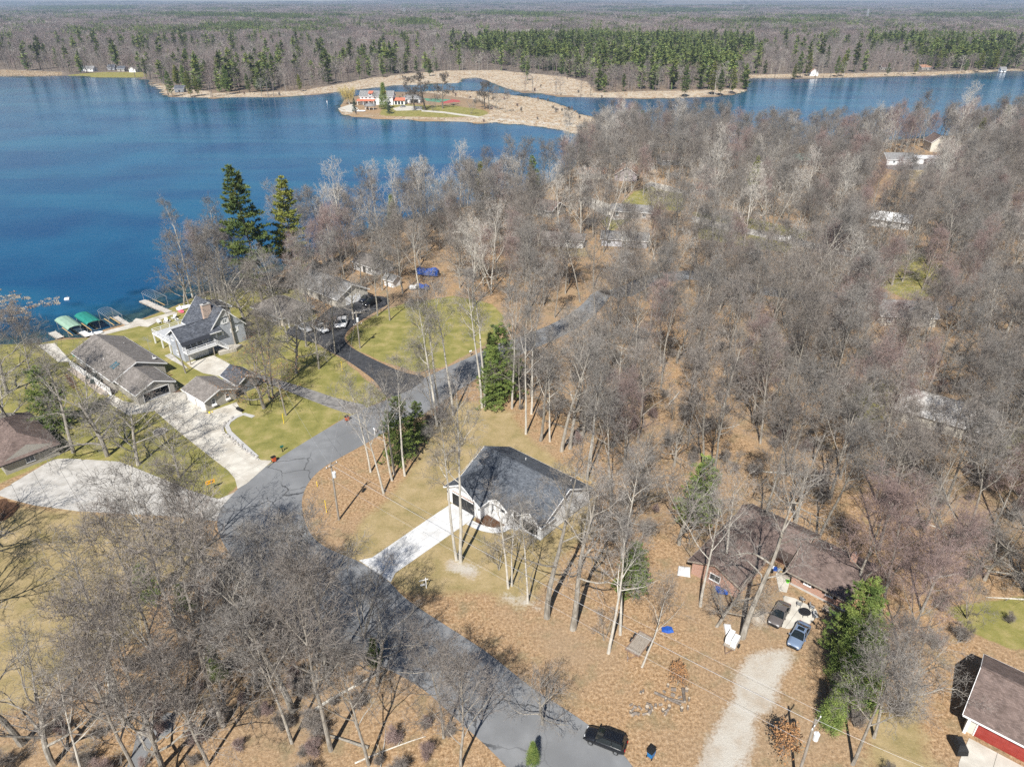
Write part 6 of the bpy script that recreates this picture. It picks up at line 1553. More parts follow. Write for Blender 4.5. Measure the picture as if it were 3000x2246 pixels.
# understory brush as one uncountable mass
brush = []
for P, sp in ((W_NEAR, 5.2), (W_LOW, 2.9), (W_RB, 4.0), (GP([(900,1585),(1040,1650),(1160,1660),(1130,1600),(1020,1560),(960,1540)]), 3.0), (GP([(1240,1270),(1290,1240),(1330,1205),(1250,1215),(1180,1260),(1200,1300)]), 2.4), (GP([(1180,1790),(1400,1890),(1560,2000),(1600,1970),(1450,1860),(1300,1770)]), 4.5), (GP([(1420,1930),(1600,2040),(1720,2110),(1800,2080),(1640,1980),(1500,1900)]), 5.0)):
    ys = [p[1] for p in P]; xs = [p[0] for p in P]; y = min(ys)
    while y < max(ys):
        x = min(xs)
        while x < max(xs):
            qx, qy = x + RNG.uniform(-.5, .5) * sp, y + RNG.uniform(-.5, .5) * sp
            if in_poly(qx, qy, P) and not any(in_poly(qx, qy, R) for R in ROADS) and not any(in_poly(qx, qy, R) for R in (OPEN[3], OPEN[4])) and RNG.random() < .7:
                s = RNG.uniform(.4, 1.0); brush.append((qx, qy, -.1, s, s * RNG.uniform(.8, 1.1), RNG.uniform(0, 6.28), RNG.choice([0, 0, 0, 1])))
            x += sp
        y += sp
mass('undergrowth', 'thin leafless undergrowth between the trunks', 'undergrowth', brush, ['brush', 'redbrush'])

# --- far forest beyond the lake
PINES = [GP(p) for p in [[(1330,185),(1450,192),(1600,212),(1740,232),(1900,240),(2120,243),(2180,205),(2230,172),(2150,150),(2000,136),(1700,132),(1450,135),(1370,150)],
    [(100,36),(390,40),(390,30),(100,26)], [(480,62),(600,70),(900,84),(910,68),(700,58),(500,52)], [(2660,200),(2780,205),(2950,200),(2960,160),(2680,165)], [(2530,150),(2700,160),(2690,140),(2540,140)], [(1180,100),(1260,105),(1270,85),(1190,80)], [(1740,40),(2000,46),(2200,40),(2000,34)], [(2300,66),(2480,70),(2480,58),(2310,56)], [(2680,62),(2960,60),(2960,50),(2700,50)], [(1400,60),(1620,75),(1620,55),(1430,50)]]]
far_keys = ['fbare0', 'fbare1', 'fbare2', 'fpale', 'fpine0', 'fpine1', 'fpine2']
far_pts, far2 = [], []
y = 340.0
nrm = np.random.RandomState(5)
rows = []
while y < 1350:
    sp = 6.2 + (y - 340) * .006
    xs = np.arange(-.86 * y - 60, .86 * y + 60, sp)
    rows.append(np.stack([xs + nrm.uniform(-.45, .45, len(xs)) * sp, y + nrm.uniform(-.45, .45, len(xs)) * sp], 1)); y += sp
FP = np.concatenate(rows)
wsd_ = water_sd(FP[:, 0], FP[:, 1]); gzs = ground_z(FP[:, 0], FP[:, 1])
pen = sdf(FP[:, 0], FP[:, 1], PENIN); shore = np.maximum.reduce([sdf(FP[:, 0], FP[:, 1], P) for P in MARSH + [LAWN_G[8]]])
pin = np.maximum.reduce([sdf(FP[:, 0], FP[:, 1], P) for P in PINES])
near_lim = np.array([G(1500, 380)[1]])[0]
for i in range(len(FP)):
    x, y = FP[i]
    if wsd_[i] > -2.5 or pen[i] > -8: continue
    if shore[i] > 0 and nrm.rand() < .985: continue
    u, v = px_of(x, y)
    if v > 300 : continue
    clump_ = math.sin(x * .011 + 1.7 * math.sin(y * .007)) * math.sin(y * .013 + x * .004)
    if pin[i] > 0: key = 4 + nrm.randint(3) if nrm.rand() < .8 else nrm.randint(3)
    elif nrm.rand() < .045 + .5 * max(0, clump_ - .35) + (.12 if shore[i] > -12 else 0): key = 4 + nrm.randint(3)
    else: key = 3 if nrm.rand() < .05 + .5 * max(0, -.75 - clump_) else nrm.randint(3)
    s = nrm.uniform(.75, 1.12) if key < 4 else nrm.uniform(.62, 1.28)
    if pin[i] > 0 and math.sin(x * .05 + 3 * math.sin(y * .03)) * math.sin(y * .06 + x * .02) < -.55: key = nrm.randint(3)
    far_pts.append((x, y, -.2, s * (1.12 if key < 4 else 1.3), s * nrm.uniform(.9, 1.15), nrm.uniform(0, 6.28), key))
mass('far_wood', 'bare wood with scattered pines across the lake', 'far wood', far_pts, far_keys)
ck = ['cbare0', 'cbare1', 'cbare2', 'cpine0', 'cpine1']
y = 1330.0; rows = []
while y < 12000:
    sp = y * .0135
    xs = np.arange(-.84 * y, .84 * y, sp)
    rows.append(np.stack([xs + nrm.uniform(-.5, .5, len(xs)) * sp, y + nrm.uniform(-.5, .5, len(xs)) * sp], 1)); y += sp
FP = np.concatenate(rows); gzs = ground_z(FP[:, 0], FP[:, 1]); pin = np.maximum.reduce([sdf(FP[:, 0], FP[:, 1], P) for P in PINES])
flk = sdf(FP[:, 0], FP[:, 1], [(fl[0][0] * .7, fl[0][1] * .7), (fl[1][0] * .7, fl[1][1] * .7), fl[2], fl[3]])
for i in range(len(FP)):
    x, y = FP[i]
    if flk[i] > 0: continue
    cl = math.sin(x * .0035 + 2.1 * math.sin(y * .0016)) * math.sin(y * .0031 + x * .0012)
    if pin[i] > 0 or nrm.rand() < .07 + .7 * max(0, cl - .38): key = 3 + nrm.randint(2)
    else: key = 2 if nrm.rand() < .04 + .5 * max(0, -.6 - cl) else nrm.randint(2)
    s = y / 1330. * nrm.uniform(.8, 1.2)
    far2.append((x, y, -1.0, s, nrm.uniform(.85, 1.25), nrm.uniform(0, 6.28), key))
mass('distant_forest', 'hazy forest of bare crowns and pine stands reaching the horizon', 'forest', far2, ck)
# reeds along the marsh and the shores
reeds = []
MX = np.concatenate([np.array(P) for P in MARSH])
for P in MARSH + [GP([(-60,850),(0,840),(60,850),(95,895),(80,930),(0,945),(-60,950)]), GP([(100,880),(170,865),(165,890),(110,900)])]:
    A = np.array(P); n = int(min(9000, abs(area2(P)) / 2 / 3.0))
    lo_, hi_ = A.min(0), A.max(0)
    pts_ = nrm.uniform(lo_, hi_, (int(n * 2.2), 2)); s_ = sdf(pts_[:, 0], pts_[:, 1], P); w_ = water_sd(pts_[:, 0], pts_[:, 1])
    for q, a, b in zip(pts_, s_, w_):
        if a > 0 and (b < 1.5 or q[1] < 300) and abs(px_of(*q)[0] - 1500) < 1800 and not (in_poly(q[0], q[1], LAWN_G[7])):
            s = nrm.uniform(.5, .85); reeds.append((q[0], q[1], 0, s, s * nrm.uniform(.35, .6), nrm.uniform(0, 6.28), 0 if nrm.rand() < .75 else 1))
mass('reeds', 'pale dry reeds lining the marsh and the peninsula', 'reeds', reeds, ['reed', 'sedge'])
pb = []
for P, n in ((PENIN, 22), (MARSH[1], 12)):
    A = np.array(P); lo_, hi_ = A.min(0), A.max(0)
    for q in nrm.uniform(lo_, hi_, (n * 3, 2)):
        if in_poly(q[0], q[1], P) and not in_poly(q[0], q[1], LAWN_G[7]) and gz(*q) > -.44: pb.append((q[0], q[1], 0, nrm.uniform(.5, 1.0), nrm.uniform(.5, 1.0), nrm.uniform(0, 6.28), nrm.randint(2)))
mass('marsh_brush', 'thin leafless brush on the marsh', 'brush', pb, ['brush', 'redbrush'])
print('COUNTS', len(cand), len(mass_pts), len(brush), len(far_pts), len(far2), len(reeds))
# ------------------------------------------------------------------ vehicles
RUBBER = M('tyre rubber', (0.018, 0.018, 0.019), rough=.85); RIM = M('alloy rim', (0.42, 0.43, 0.44), rough=.35, metal=.8)
CARGLASS = M('car glass', (0.012, 0.016, 0.018), rough=.04, spec=.9); LAMP = M('headlamp', (0.6, 0.62, 0.64), rough=.15, spec=.8); TAIL = M('tail lamp', (0.35, 0.01, 0.012), rough=.2); BLACKPL = M('black plastic', (0.015, 0.015, 0.016), rough=.6)
def paint(nm, c): return M('paint ' + nm, c, rough=.28, spec=.55, coat=.6, metal=.15)
def loft(b, rings):
    base = len(b.v); n = len(rings[0])
    for r in rings: b.v += [tuple(p) for p in r]
    for k in range(len(rings) - 1):
        for j in range(n): b.f.append((base + k * n + j, base + k * n + (j + 1) % n, base + (k + 1) * n + (j + 1) % n, base + (k + 1) * n + j))
    b.f.append(tuple(base + j for j in range(n))[::-1]); b.f.append(tuple(base + (len(rings) - 1) * n + j for j in range(n)))
def car(kind, label, front, rear, pmat, name='parked_car', z=.6, roofrack=False, sunroof=False, group=None, cat='car', at=None, head=None):
    if at is None:
        f, r = Vector((*G(*front, z), 0)), Vector((*G(*rear, z), 0)); c = (f + r) / 2; hd = math.atan2(f.y - r.y, f.x - r.x)
    else: c, hd = Vector((at[0], at[1], 0)), head
    o = thing(name, label, cat, (c.x, c.y, .02), hd, group)
    L, W, H = {'sedan': (4.75, 1.8, 1.42), 'suv': (4.7, 1.85, 1.68), 'pickup': (5.7, 1.98, 1.82), 'mini': (3.6, 1.5, 1.35)}[kind]
    w = W / 2; belt = .92 if kind == 'sedan' or kind == 'mini' else 1.05
    if kind == 'pickup': belt = 1.12
    hood = belt - .10; trunk = belt - .02 if kind == 'sedan' else belt
    def ring(x, zt, ww, zb=.26, crown=.05):
        return [(x, -ww * .86, zb), (x, -ww, zb + .16), (x, -ww, zt - .22), (x, -ww * .93, zt - .03), (x, -ww * .5, zt + crown * .6), (x, 0, zt + crown), (x, ww * .5, zt + crown * .6), (x, ww * .93, zt - .03), (x, ww, zt - .22), (x, ww, zb + .16), (x, ww * .86, zb)]
    b = MB(); h = L / 2
    prof = [(-h, trunk - .26, .80), (-h + .1, trunk - .1, .92), (-h + .5, trunk, .99), (-h * .3, belt, 1), (h * .22, belt, 1), (h * .5, hood + .02, .99), (h - .45, hood - .07, .96), (h - .12, hood - .17, .88), (h, hood - .34, .76)]
    loft(b, [ring(x, zt, w * k, .30 if abs(x) > h - .2 else .24) for x, zt, k in prof])
    body = b.build('body', pmat, o, smooth=True)
    # greenhouse
    if kind == 'sedan': xs = (-h * .72, -h * .33, h * .12, h * .47)
    elif kind == 'pickup': xs = (-h * .16, -h * .10, h * .22, h * .44)
    else: xs = (-h * .93, -h * .80, h * .10, h * .44)
    x0, x1, x2, x3 = xs; t = w * .93; r = w * .72; zb_ = belt - .02; zr = H
    MB().slab([(x1, -r, zr - .03), (x2, -r, zr - .03), (x2 - .05, -r * .4, zr + .02), (x2 - .05, r * .4, zr + .02), (x2, r, zr - .03), (x1, r, zr - .03), (x1 + .05, r * .4, zr + .02), (x1 + .05, -r * .4, zr + .02)], (0, 0, .05)).build('roof_panel', pmat, o)
    gb = MB(); gb.poly([(x3, -t, zb_), (x3, t, zb_), (x2, r, zr - .04), (x2, -r, zr - .04)]); gb.build('windscreen', CARGLASS, o)
    gb = MB(); gb.poly([(x0, t, zb_), (x0, -t, zb_), (x1, -r, zr - .04), (x1, r, zr - .04)]); gb.build('rear_window', CARGLASS, o)
    for sg in (-1, 1):
        xm = (x1 + x2) / 2
        for a, c_, a2, c2 in ((x0 + .06, xm - .05, x1 + .02, xm - .03), (xm + .05, x3 - .06, xm + .03, x2 - .02)):
            MB().poly([(a, sg * t, zb_), (c_, sg * t, zb_), (c2, sg * r, zr - .05), (a2, sg * r, zr - .05)]).build('side_window', CARGLASS, o)
        for pa, pb_, pw, ph_ in (((xm, sg * t * 1.003, zb_), (xm, sg * r * 1.005, zr - .04), .09, .03), ((x3, sg * t, zb_), (x2, sg * r, zr - .03), .06, .05), ((x0, sg * t, zb_), (x1, sg * r, zr - .03), .09, .05)): MB().bar(pa, pb_, pw, ph_).build('pillar', pmat, o)
        MB().box(h * .4 - .08, h * .4 + .08, sg * w, sg * (w + .16), belt - .02, belt + .13).build('mirror', pmat, o)
        lb = MB().box(h - .32, h - .06, sg * w * .56 - .16, sg * w * .56 + .16, hood - .34, hood - .16); lb.build('headlight', LAMP, o)
        MB().box(-h - .012, -h + .2, sg * w * .6 - .14, sg * w * .6 + .14, trunk - .34, trunk - .16).build('tail_light', TAIL, o)
        for xx in (h * .62, -h * .6):
            tb = MB().lathe([(.2, -.11), (.33, -.1), (.34, 0), (.33, .1), (.2, .11)], 16); wh = tb.build('wheel', RUBBER, o, smooth=False, loc=(xx, sg * (w - .1), .34)); wh.rotation_euler = (math.pi / 2, 0, 0)
            MB().lathe([(.02, -.115), (.2, -.118), (.2, .118), (.02, .115)], 12).build('rim', RIM, wh)
    MB().box(h - .02, h + .03, -w * .5, w * .5, .42, .56).build('grille', BLACKPL, o)
    MB().box(h - .06, h + .05, -w * .72, w * .72, .24, .36).build('front_bumper', BLACKPL, o)
    if sunroof: MB().box(x2 - .85, x2 - .25, -r * .62, r * .62, zr - .02, zr + .035).build('sunroof', CARGLASS, o)
    if roofrack:
        for sg in (-1, 1): MB().bar((x1 + .1, sg * r * .9, zr + .08), (x2 - .1, sg * r * .9, zr + .08), .05).build('roof_rail', BLACKPL, o)
    if kind == 'pickup':
        MB().box(-h + .16, x0 - .08, -w * .78, w * .78, belt - .0, belt + .07).build('bed', BLACKPL, o)
        [MB().box(-h + .1, x0, sg * w * .8 - .05 + sg * .06, sg * w * .8 + .05 + sg * .06, belt, belt + .12).build('bed_rail', pmat, o) for sg in (-1, 1)]
    return o
Z6 = lambda x, y: (1980 + x / 3.807, 1500 + y / 3.807)
car('sedan', 'brown-grey sedan parked at the brick house, bonnet towards us', Z6(1075, 1275), Z6(1235, 985), paint('taupe', (0.13, 0.115, 0.11)))
car('sedan', 'blue-silver sedan with open sunroof beside the big evergreen', Z6(1310, 1490), Z6(1440, 1240), paint('silver blue', (0.17, 0.23, 0.34)), sunroof=True)
Z8 = lambda x, y: (1660 + x / 5.53, 1950 + y / 5.53)
car('suv', 'black car parked on the road edge at the bottom of the picture', Z8(340, 1080), Z8(930, 1310), paint('black', (0.008, 0.009, 0.012)), roofrack=True)
Z4 = lambda x, y: (720 + x / 5.52, 760 + y / 5.52)
car('pickup', 'silver pickup parked left on the blacktop before the cream hip-roofed house', Z4(1045, 1160), Z4(830, 1045), paint('silver', (0.42, 0.43, 0.45)), name='pickup_truck', cat='truck')
car('pickup', 'white pickup beside the silver one, nearer the grass island', Z4(1310, 1170), Z4(1110, 1050), paint('white', (0.68, 0.69, 0.70)), name='pickup_truck', cat='truck')
car('suv', 'white car on the blacktop, left of the white van-like car', Z4(1475, 1110), Z4(1535, 960), paint('white', (0.68, 0.69, 0.70)), roofrack=True)
car('suv', 'larger white car on the blacktop beside the grass island', Z4(1550, 1110), Z4(1620, 940), paint('white', (0.68, 0.69, 0.70)), roofrack=True)
car('pickup', 'black pickup on the blacktop above the grass island', Z4(1920, 740), Z4(2150, 640), paint('black', (0.008, 0.009, 0.012)), name='pickup_truck', cat='truck')
car('sedan', 'dark car behind the black pickup on the upper blacktop', Z4(1890, 650), Z4(2000, 600), paint('navy', (0.01, 0.015, 0.03)))
car('sedan', 'white car parked in front of the long cream house', Z4(1600, 640), Z4(1680, 610), paint('white', (0.68, 0.69, 0.70)))
car('sedan', 'dark car inside the open ranch garage, tail lights showing', None, None, paint('maroon black', (0.025, 0.012, 0.014)), at=(-76.3, 129.8), head=math.radians(139))
car('sedan', 'small silver car on the peninsula terrace', (1172, 313), (1188, 311), paint('silver', (0.42, 0.43, 0.45)))

# ------------------------------------------------------------------ bins, mailboxes, signs, poles
def bin_(px, py, body, lid, label, rz=.7, s=1.0):
    x, y = G(px, py); o = thing('wheelie_bin', label, 'bin', (x, y, .02), rz, 'wheelie bins'); o.scale = (s,) * 3
    b = MB(); b.v = [(-.25, -.3, .08), (.25, -.3, .08), (.25, .22, .08), (-.25, .22, .08), (-.31, -.38, 1.0), (.31, -.38, 1.0), (.31, .34, 1.0), (-.31, .34, 1.0)]
    b.f = [(0, 3, 2, 1), (4, 5, 6, 7), (0, 1, 5, 4), (1, 2, 6, 5), (2, 3, 7, 6), (3, 0, 4, 7)]; b.build('body', body, o)
    MB().box(-.34, .34, -.42, .38, 1.0, 1.07).box(-.24, .24, -.3, .26, 1.07, 1.11).build('lid', lid, o, bevel=.02)
    MB().bar((-.3, .4, .98), (.3, .4, .98), .05).build('handle', lid, o)
    for sg in (-1, 1): w = MB().lathe([(.02, -.03), (.13, -.03), (.13, .03), (.02, .03)], 12).build('wheel', RUBBER, o, loc=(sg * .27, .26, .13)); w.rotation_euler = (0, math.pi / 2, 0)
    return o
B_OR = M('orange bin plastic', (0.55, 0.10, 0.03), rough=.5); B_BL = M('blue bin plastic', (0.01, 0.16, 0.42), rough=.45); B_GN = M('green bin plastic', (0.03, 0.22, 0.12), rough=.5)
bin_(1017, 1232, B_OR, BLACKPL, 'orange bin with black lid at the end of the narrow lane', 2.4)
bin_(803, 1352, B_OR, BLACKPL, 'orange bin with black lid at the foot of the concrete drive', 2.4)
bin_(1906, 2216, B_BL, BLACKPL, 'blue bin with black lid right of the black car', 2.4, 1.12)
bin_(2706, 905, B_GN, B_GN, 'green bin beside the grey-roofed house in the wood'); bin_(2774, 908, B_BL, B_BL, 'left blue bin right of the grey-roofed wood house'); bin_(2782, 909, B_BL, B_BL, 'right blue bin right of the grey-roofed wood house')
def mailbox(px, py, c, post, label, rz=2.3):
    x, y = G(px, py); o = thing('mailbox', label, 'mailbox', (x, y, 0), rz)
    MB().box(-.06, .06, -.06, .06, -.2, 1.05).build('post', post, o); MB().box(-.1, .1, -.3, .3, 1.0, 1.06).build('arm', post, o)
    b = MB(); prof = [(-.13, 1.07), (.13, 1.07), (.13, 1.22), (.08, 1.32), (0, 1.35), (-.08, 1.32), (-.13, 1.22)]
    b.slab([(p[0], -.3, p[1]) for p in prof], (0, -.6, 0)); b.build('box', c, o); MB().box(.135, .15, -.1, -.06, 1.2, 1.42).build('flag', M('red flag', (0.5, .03, .02)), o)
    return o
mailbox(828, 1323, M('green mailbox', (0.02, 0.12, 0.09), rough=.4), DARKFR, 'dark green mailbox beside the lower orange bin'); mailbox(1379, 1042, WHITE, OLDWOOD, 'white mailbox at the edge of the grass island'); mailbox(1098, 1272, WHITE, WHITE, 'small white roadside marker box under the leafless strip', .5)
x, y = G(1249, 1722); o = thing('sign_post', 'white sign post with a cross arm and small hanging sign by the white drive', 'sign', (x, y, 0), math.radians(20))
MB().box(-.05, .05, -.05, .05, -.2, 1.85).build('post', WHITE, o); MB().box(-.95, .35, -.04, .04, 1.55, 1.65).build('arm', WHITE, o); MB().box(-.8, -.2, -.015, .015, .62, .92).build('sign_panel', WHITE, o); MB().tube([(-.7, 0, .92), (-.7, 0, 1.55)], .008, 4).build('hanger', GALV, o); MB().tube([(-.3, 0, .92), (-.3, 0, 1.55)], .008, 4).build('hanger', GALV, o)
MB().lathe([(.02, 1.85), (.07, 1.88), (.02, 1.97)], 8).build('finial', WHITE, o)
x, y = G(621, 1434); o = thing('arrow_sign', 'yellow road sign with a black arrow pointing right on the lawn', 'sign', (x, y, 0), math.radians(38))
for sx in (-.5, .5): MB().box(sx - .04, sx + .04, -.03, .03, -.2, 1.6).build('post', DARKFR, o)
MB().box(-.75, .75, -.06, -.035, 1.25, 2.0).build('plate', M('sign yellow', (0.85, 0.42, 0.01), rough=.5), o, bevel=.01)
MB().box(-.52, .2, -.066, -.062, 1.57, 1.68).poly([(.15, -.0645, 1.4), (.56, -.0645, 1.625), (.15, -.0645, 1.85)]).build('arrow', BLACKPL, o)
POLEW = M('pole wood', (0.20, 0.175, 0.15), (0.31, 0.285, 0.25), 3, .9, .3, 12, stretch=(1, 1, .2))
def pole(px, py, h, label, arms=(), trafo=False, rz=.8, lean=(0, 0), xy=None):
    x, y = xy or G(px, py); o = thing('utility_pole', label, 'pole', (x, y, 0), rz); o.rotation_euler = (lean[0], lean[1], rz)
    MB().tube([(0, 0, -.4), (0, 0, h * .5), (0, 0, h)], [.17, .15, .12], 10).build('shaft', POLEW, o)
    for z in arms:
        MB().box(-1.1, 1.1, -.2, -.1, z - .06, z + .06).build('crossarm', POLEW, o)
        for sx in (-.95, -.45, .95): MB().lathe([(.05, 0), (.07, .06), (.04, .1), (.06, .16), (.03, .2)], 8, (sx, -.15, z + .06)).build('insulator', WHITE, o)
    if trafo:
        t = MB().lathe([(.05, 0), (.27, .04), (.28, .85), (.3, .87), (.3, .92), (.08, .98)], 14, (.0, -.48, h - 2.6)).build('transformer', M('transformer grey', (0.62, 0.64, 0.66), rough=.4), o)
        for sx in (-.14, .14): MB().lathe([(.04, 0), (.06, .08), (.03, .2)], 8, (sx, -.48, h - 1.65)).build('bushing', WHITE, t)
    return o, Vector((x, y, h))
p1, t1 = pole(993, 1522, 11.0, 'grey utility pole with transformer inside the road bend', (10.4,), True, .9)
p2, t2 = pole(838, 1217, 7.7, 'leaning wooden pole on the lawn left of the lane', (), False, lean=(0, -.06))
p3, t3 = pole(1055, 1020, 9.5, 'utility pole with crossarm at the tip of the grass island', (9.0, 6.2), True, .5)
p4, t4 = pole(544, 1093, 8.2, 'wooden pole between the ranch and the grey lake house', (), False, lean=(0, -.05))
p5, t5 = pole(2330, 2300, 10.5, 'utility pole with white transformer at the bottom edge', (10.0,), True, .8)
p6, t6 = pole(1465, 655, 10, 'utility pole among the shore trees', (9.4,))
WIRE = M('wire', (0.55, 0.55, 0.56), rough=.5, metal=.4); WIRE_D = M('dark wire', (0.05, 0.05, 0.05), rough=.6)
def wire(a, b, sag, label, r=.022, mat=WIRE, grp='overhead wires'):
    pts = [Vector(a).lerp(Vector(b), k / 14) - Vector((0, 0, sag * 4 * (k / 14) * (1 - k / 14))) for k in range(15)]
    o = MB().tube(pts, r, 5).build('overhead_wire', mat); return tag(o, label, 'wire', grp)
wire(t1 + Vector((0, 0, -.5)), t5 + Vector((0, 0, -.5)), 1.0, 'thick overhead cable crossing the leaf-covered yard, lowest of the run', .022)
wire(t1 + Vector((.8, .4, -.45)), t5 + Vector((.7, .7, .2)), .7, 'thin overhead wire above the thick cable across the yard', .011)
wire(t1 + Vector((-.6, -.4, -2.6)), t5 + Vector((-.7, -.6, -2.6)), .8, 'nearest overhead wire across the yard and the gravel drive', .012)
wire(t1, t3 + Vector((0, 0, -.3)), .8, 'overhead wire from the bend pole to the island pole', .012); wire(t2, t4, .8, 'overhead wire passing above the tan garage roof', .012, WIRE_D); wire(t2, t1 + Vector((0, 0, -1)), .9, 'overhead wire from the leaning pole to the bend pole', .011)
wire(t3, t3 + Vector((30, 12, 0)), .5, 'overhead wire leaving the island pole to the right', .011); wire(t5, t5 + Vector((14, -8, 0)), .3, 'overhead wire leaving the bottom pole to the right', .012)
YEL = M('yellow guard plastic', (0.80, 0.58, 0.02), rough=.5)
for px, py, dx, lb in ((832, 1241, 1.2, 'yellow guy-wire guard beside the leaning lawn pole'), (930, 1425, .4, 'short yellow post inside the road bend'), (957, 1500, 1.0, 'yellow guy-wire guard beside the bend pole'), (1003, 1085, .8, 'yellow guy-wire guard at the blacktop junction')):
    x, y = G(px, py); o = thing('guy_guard', lb, 'guard', (x, y, 0)); MB().tube([(0, 0, -.1), (-dx * .1, dx * .25, 2.2 if dx > .5 else 1.0)], .05, 8).build('sleeve', YEL, o); MB().tube([(-dx * .1, dx * .25, 2.2 if dx > .5 else 1.0), (-dx * .3, dx * .75, 6.2 if dx > .5 else 1.05)], .012, 4).build('stay', GALV, o)

# ------------------------------------------------------------------ docks, lifts, shore furniture
DOCK = M('dock boards', (0.40, 0.37, 0.33), (0.50, 0.47, 0.43), 2, .85)
def dock(label, A, B, w, mat=DOCK):
    A, B = Vector((*A, 0)), Vector((*B, 0)); d = B - A; L = d.length; o = thing('dock', label, 'dock', (A.x, A.y, 0), math.atan2(d.y, d.x))
    MB().box(0, L, -w / 2, -w / 2 + .08, -.2, .12).build('stringer', OLDWOOD, o); MB().box(0, L, w / 2 - .08, w / 2, -.2, .12).build('stringer', OLDWOOD, o)
    n = int(L / .62)
    for k in range(n): MB().box(L * k / n + .012, L * (k + 1) / n - .012, -w / 2 - .03, w / 2 + .03, .124, .17).build('plank', mat, o)
    for k in range(int(L / 2.4) + 1):
        for sg in (-1, 1): MB().tube([(k * 2.4 + .1, sg * (w / 2 + .06), -2.0), (k * 2.4 + .1, sg * (w / 2 + .06), .55)], .05, 6).build('pile', GALV, o)
    return o
dock('white short dock at the green lift canopies', (-103.2, 157.9), (-108.6, 162.4), 1.4, WHITE); dock('middle dock with empty arched lift', (-96.9, 164.8), (-102.6, 169.9), 1.2); dock('long grey dock farthest right, before the grey house', (-90.0, 172.9), (-100.9, 181.2), 1.7)
o_ = dock('low grey dock at the left of the pale green canopy', (-109.5, 156.8), (-113.5, 160.2), 1.6)
def lift(label, c, ang, L, W, mode, z=2.1, cov=None):
    o = thing('boat_lift', label, 'boat lift', (c[0], c[1], WATER_Z), math.radians(ang)); h = z - WATER_Z
    for sx in (-1, 1):
        for sy in (-1, 1): MB().tube([(sx * L * .42, sy * W / 2, -1.4), (sx * L * .42, sy * W / 2, h)], .05, 6).build('leg', GALV, o)
    for sy in (-1, 1): MB().bar((-L * .5, sy * W / 2, h), (L * .5, sy * W / 2, h), .08).build('side_rail', GALV, o); MB().bar((-L * .42, sy * W * .22, .35), (L * .42, sy * W * .22, .35), .16, .12).build('bunk', NEWWOOD, o)
    for sx in (-.42, .42): MB().bar((sx * L, -W / 2, .2), (sx * L, W / 2, .2), .08).build('cross_beam', GALV, o)
    arc = [(-W / 2, 0), (-W * .32, .38), (0, .52), (W * .32, .38), (W / 2, 0)]
    if cov is None:
        for k in range(9): x = -L * .5 + L * k / 8; MB().tube([(x, a[0], h + a[1]) for a in arc], .028, 5).build('hoop', GALV, o)
    else:
        b = MB(); n = 5
        for x in (-L * .53, -L * .47, L * .47, L * .53):
            dz = 0 if abs(x) < L * .5 else -.28
            b.v += [(x, a[0] * 1.08, h + a[1] + .05 + dz * (1 if a[1] > 0 else 1)) for a in arc]
        for k in range(3):
            for j in range(4): b.f.append((k * n + j, k * n + j + 1, (k + 1) * n + j + 1, (k + 1) * n + j))
        b.build('canopy', cov, o)
        for sg in (-1, 1): MB().box(-L * .5, L * .5, sg * W * .54 - .02, sg * W * .54 + .02, h - .3, h + .06).build('valance', cov, o)
        MB().poly([(L * .535, a[0] * 1.05, h + a[1] - .25) for a in arc]).build('end_panel', M('canvas tan', (0.5, 0.44, 0.33), rough=.9), o)
    return o
lift('boat lift under a faded green canopy, leftmost at the shore', (-109.8, 161.6), 138, 8.2, 3.0, 1, cov=M('faded green canvas', (0.21, 0.33, 0.25), (0.26, 0.38, 0.30), 1.5, .8))
lift('boat lift under a deep green canopy', (-106.6, 164.5), 138, 7.6, 3.0, 1, cov=M('deep green canvas', (0.015, 0.17, 0.14), (0.02, 0.21, 0.17), 1.5, .7))
lift('empty arched metal boat lift at the middle dock', (-102.4, 167.6), 138, 7.4, 3.2, 0); lift('empty arched metal boat lift at the long dock', (-96.7, 180.2), 140, 8.0, 3.2, 0)
x, y = G(195, 872); o = thing('swim_raft', 'small white float lying out on the lake', 'float', (x, y, WATER_Z), .4); MB().box(-.6, .6, -.6, .6, -.1, .35).build('deck', WHITE, o, bevel=.05); MB().tube([(.3, -.3, .35), (.3, -.3, .95), (.3, .3, .95), (.3, .3, .35)], .03, 5).build('ladder', GALV, o)
x, y = G(958, 299); o = thing('buoy', 'tiny white buoy left of the peninsula', 'buoy', (x, y, WATER_Z)); MB().lathe([(.1, -.2), (.35, 0), (.35, .6), (.15, 1.1), (.15, 1.6)], 10).build('float', WHITE, o); MB().lathe([(.16, 1.6), (.2, 1.8), (.05, 2.0)], 8).build('top', B_OR, o)
def chair(px, py, rz, label):
    x, y = G(px, py); o = thing('garden_chair', label, 'chair', (x, y, .06), rz, 'white lakeside chairs')
    MB().slab([(-.32, -.3, .42), (.32, -.3, .42), (.32, .35, .3), (-.32, .35, .3)], (0, 0, .04)).build('seat', WHITE, o); MB().slab([(-.32, .32, .3), (.32, .32, .3), (.36, .66, 1.1), (-.36, .66, 1.1)], (0, .04, .02)).build('backrest', WHITE, o)
    for sg in (-1, 1):
        MB().box(sg * .38 - .07, sg * .38 + .07, -.35, .45, .58, .62).build('armrest', WHITE, o); MB().box(sg * .36 - .03, sg * .36 + .03, -.33, -.25, 0, .58).build('leg', WHITE, o); MB().box(sg * .36 - .03, sg * .36 + .03, .4, .48, 0, .58).build('leg', WHITE, o)
for k, (px, py, rz) in enumerate([(468, 948, 1.0), (487, 945, .2), (508, 936, -.6), (513, 930, -1.2), (520, 940, 2.4)]): chair(px, py, rz, ['leftmost', 'second', 'third', 'fourth', 'rightmost'][k] + ' white chair round the lakeside fire ring, counted from the left')
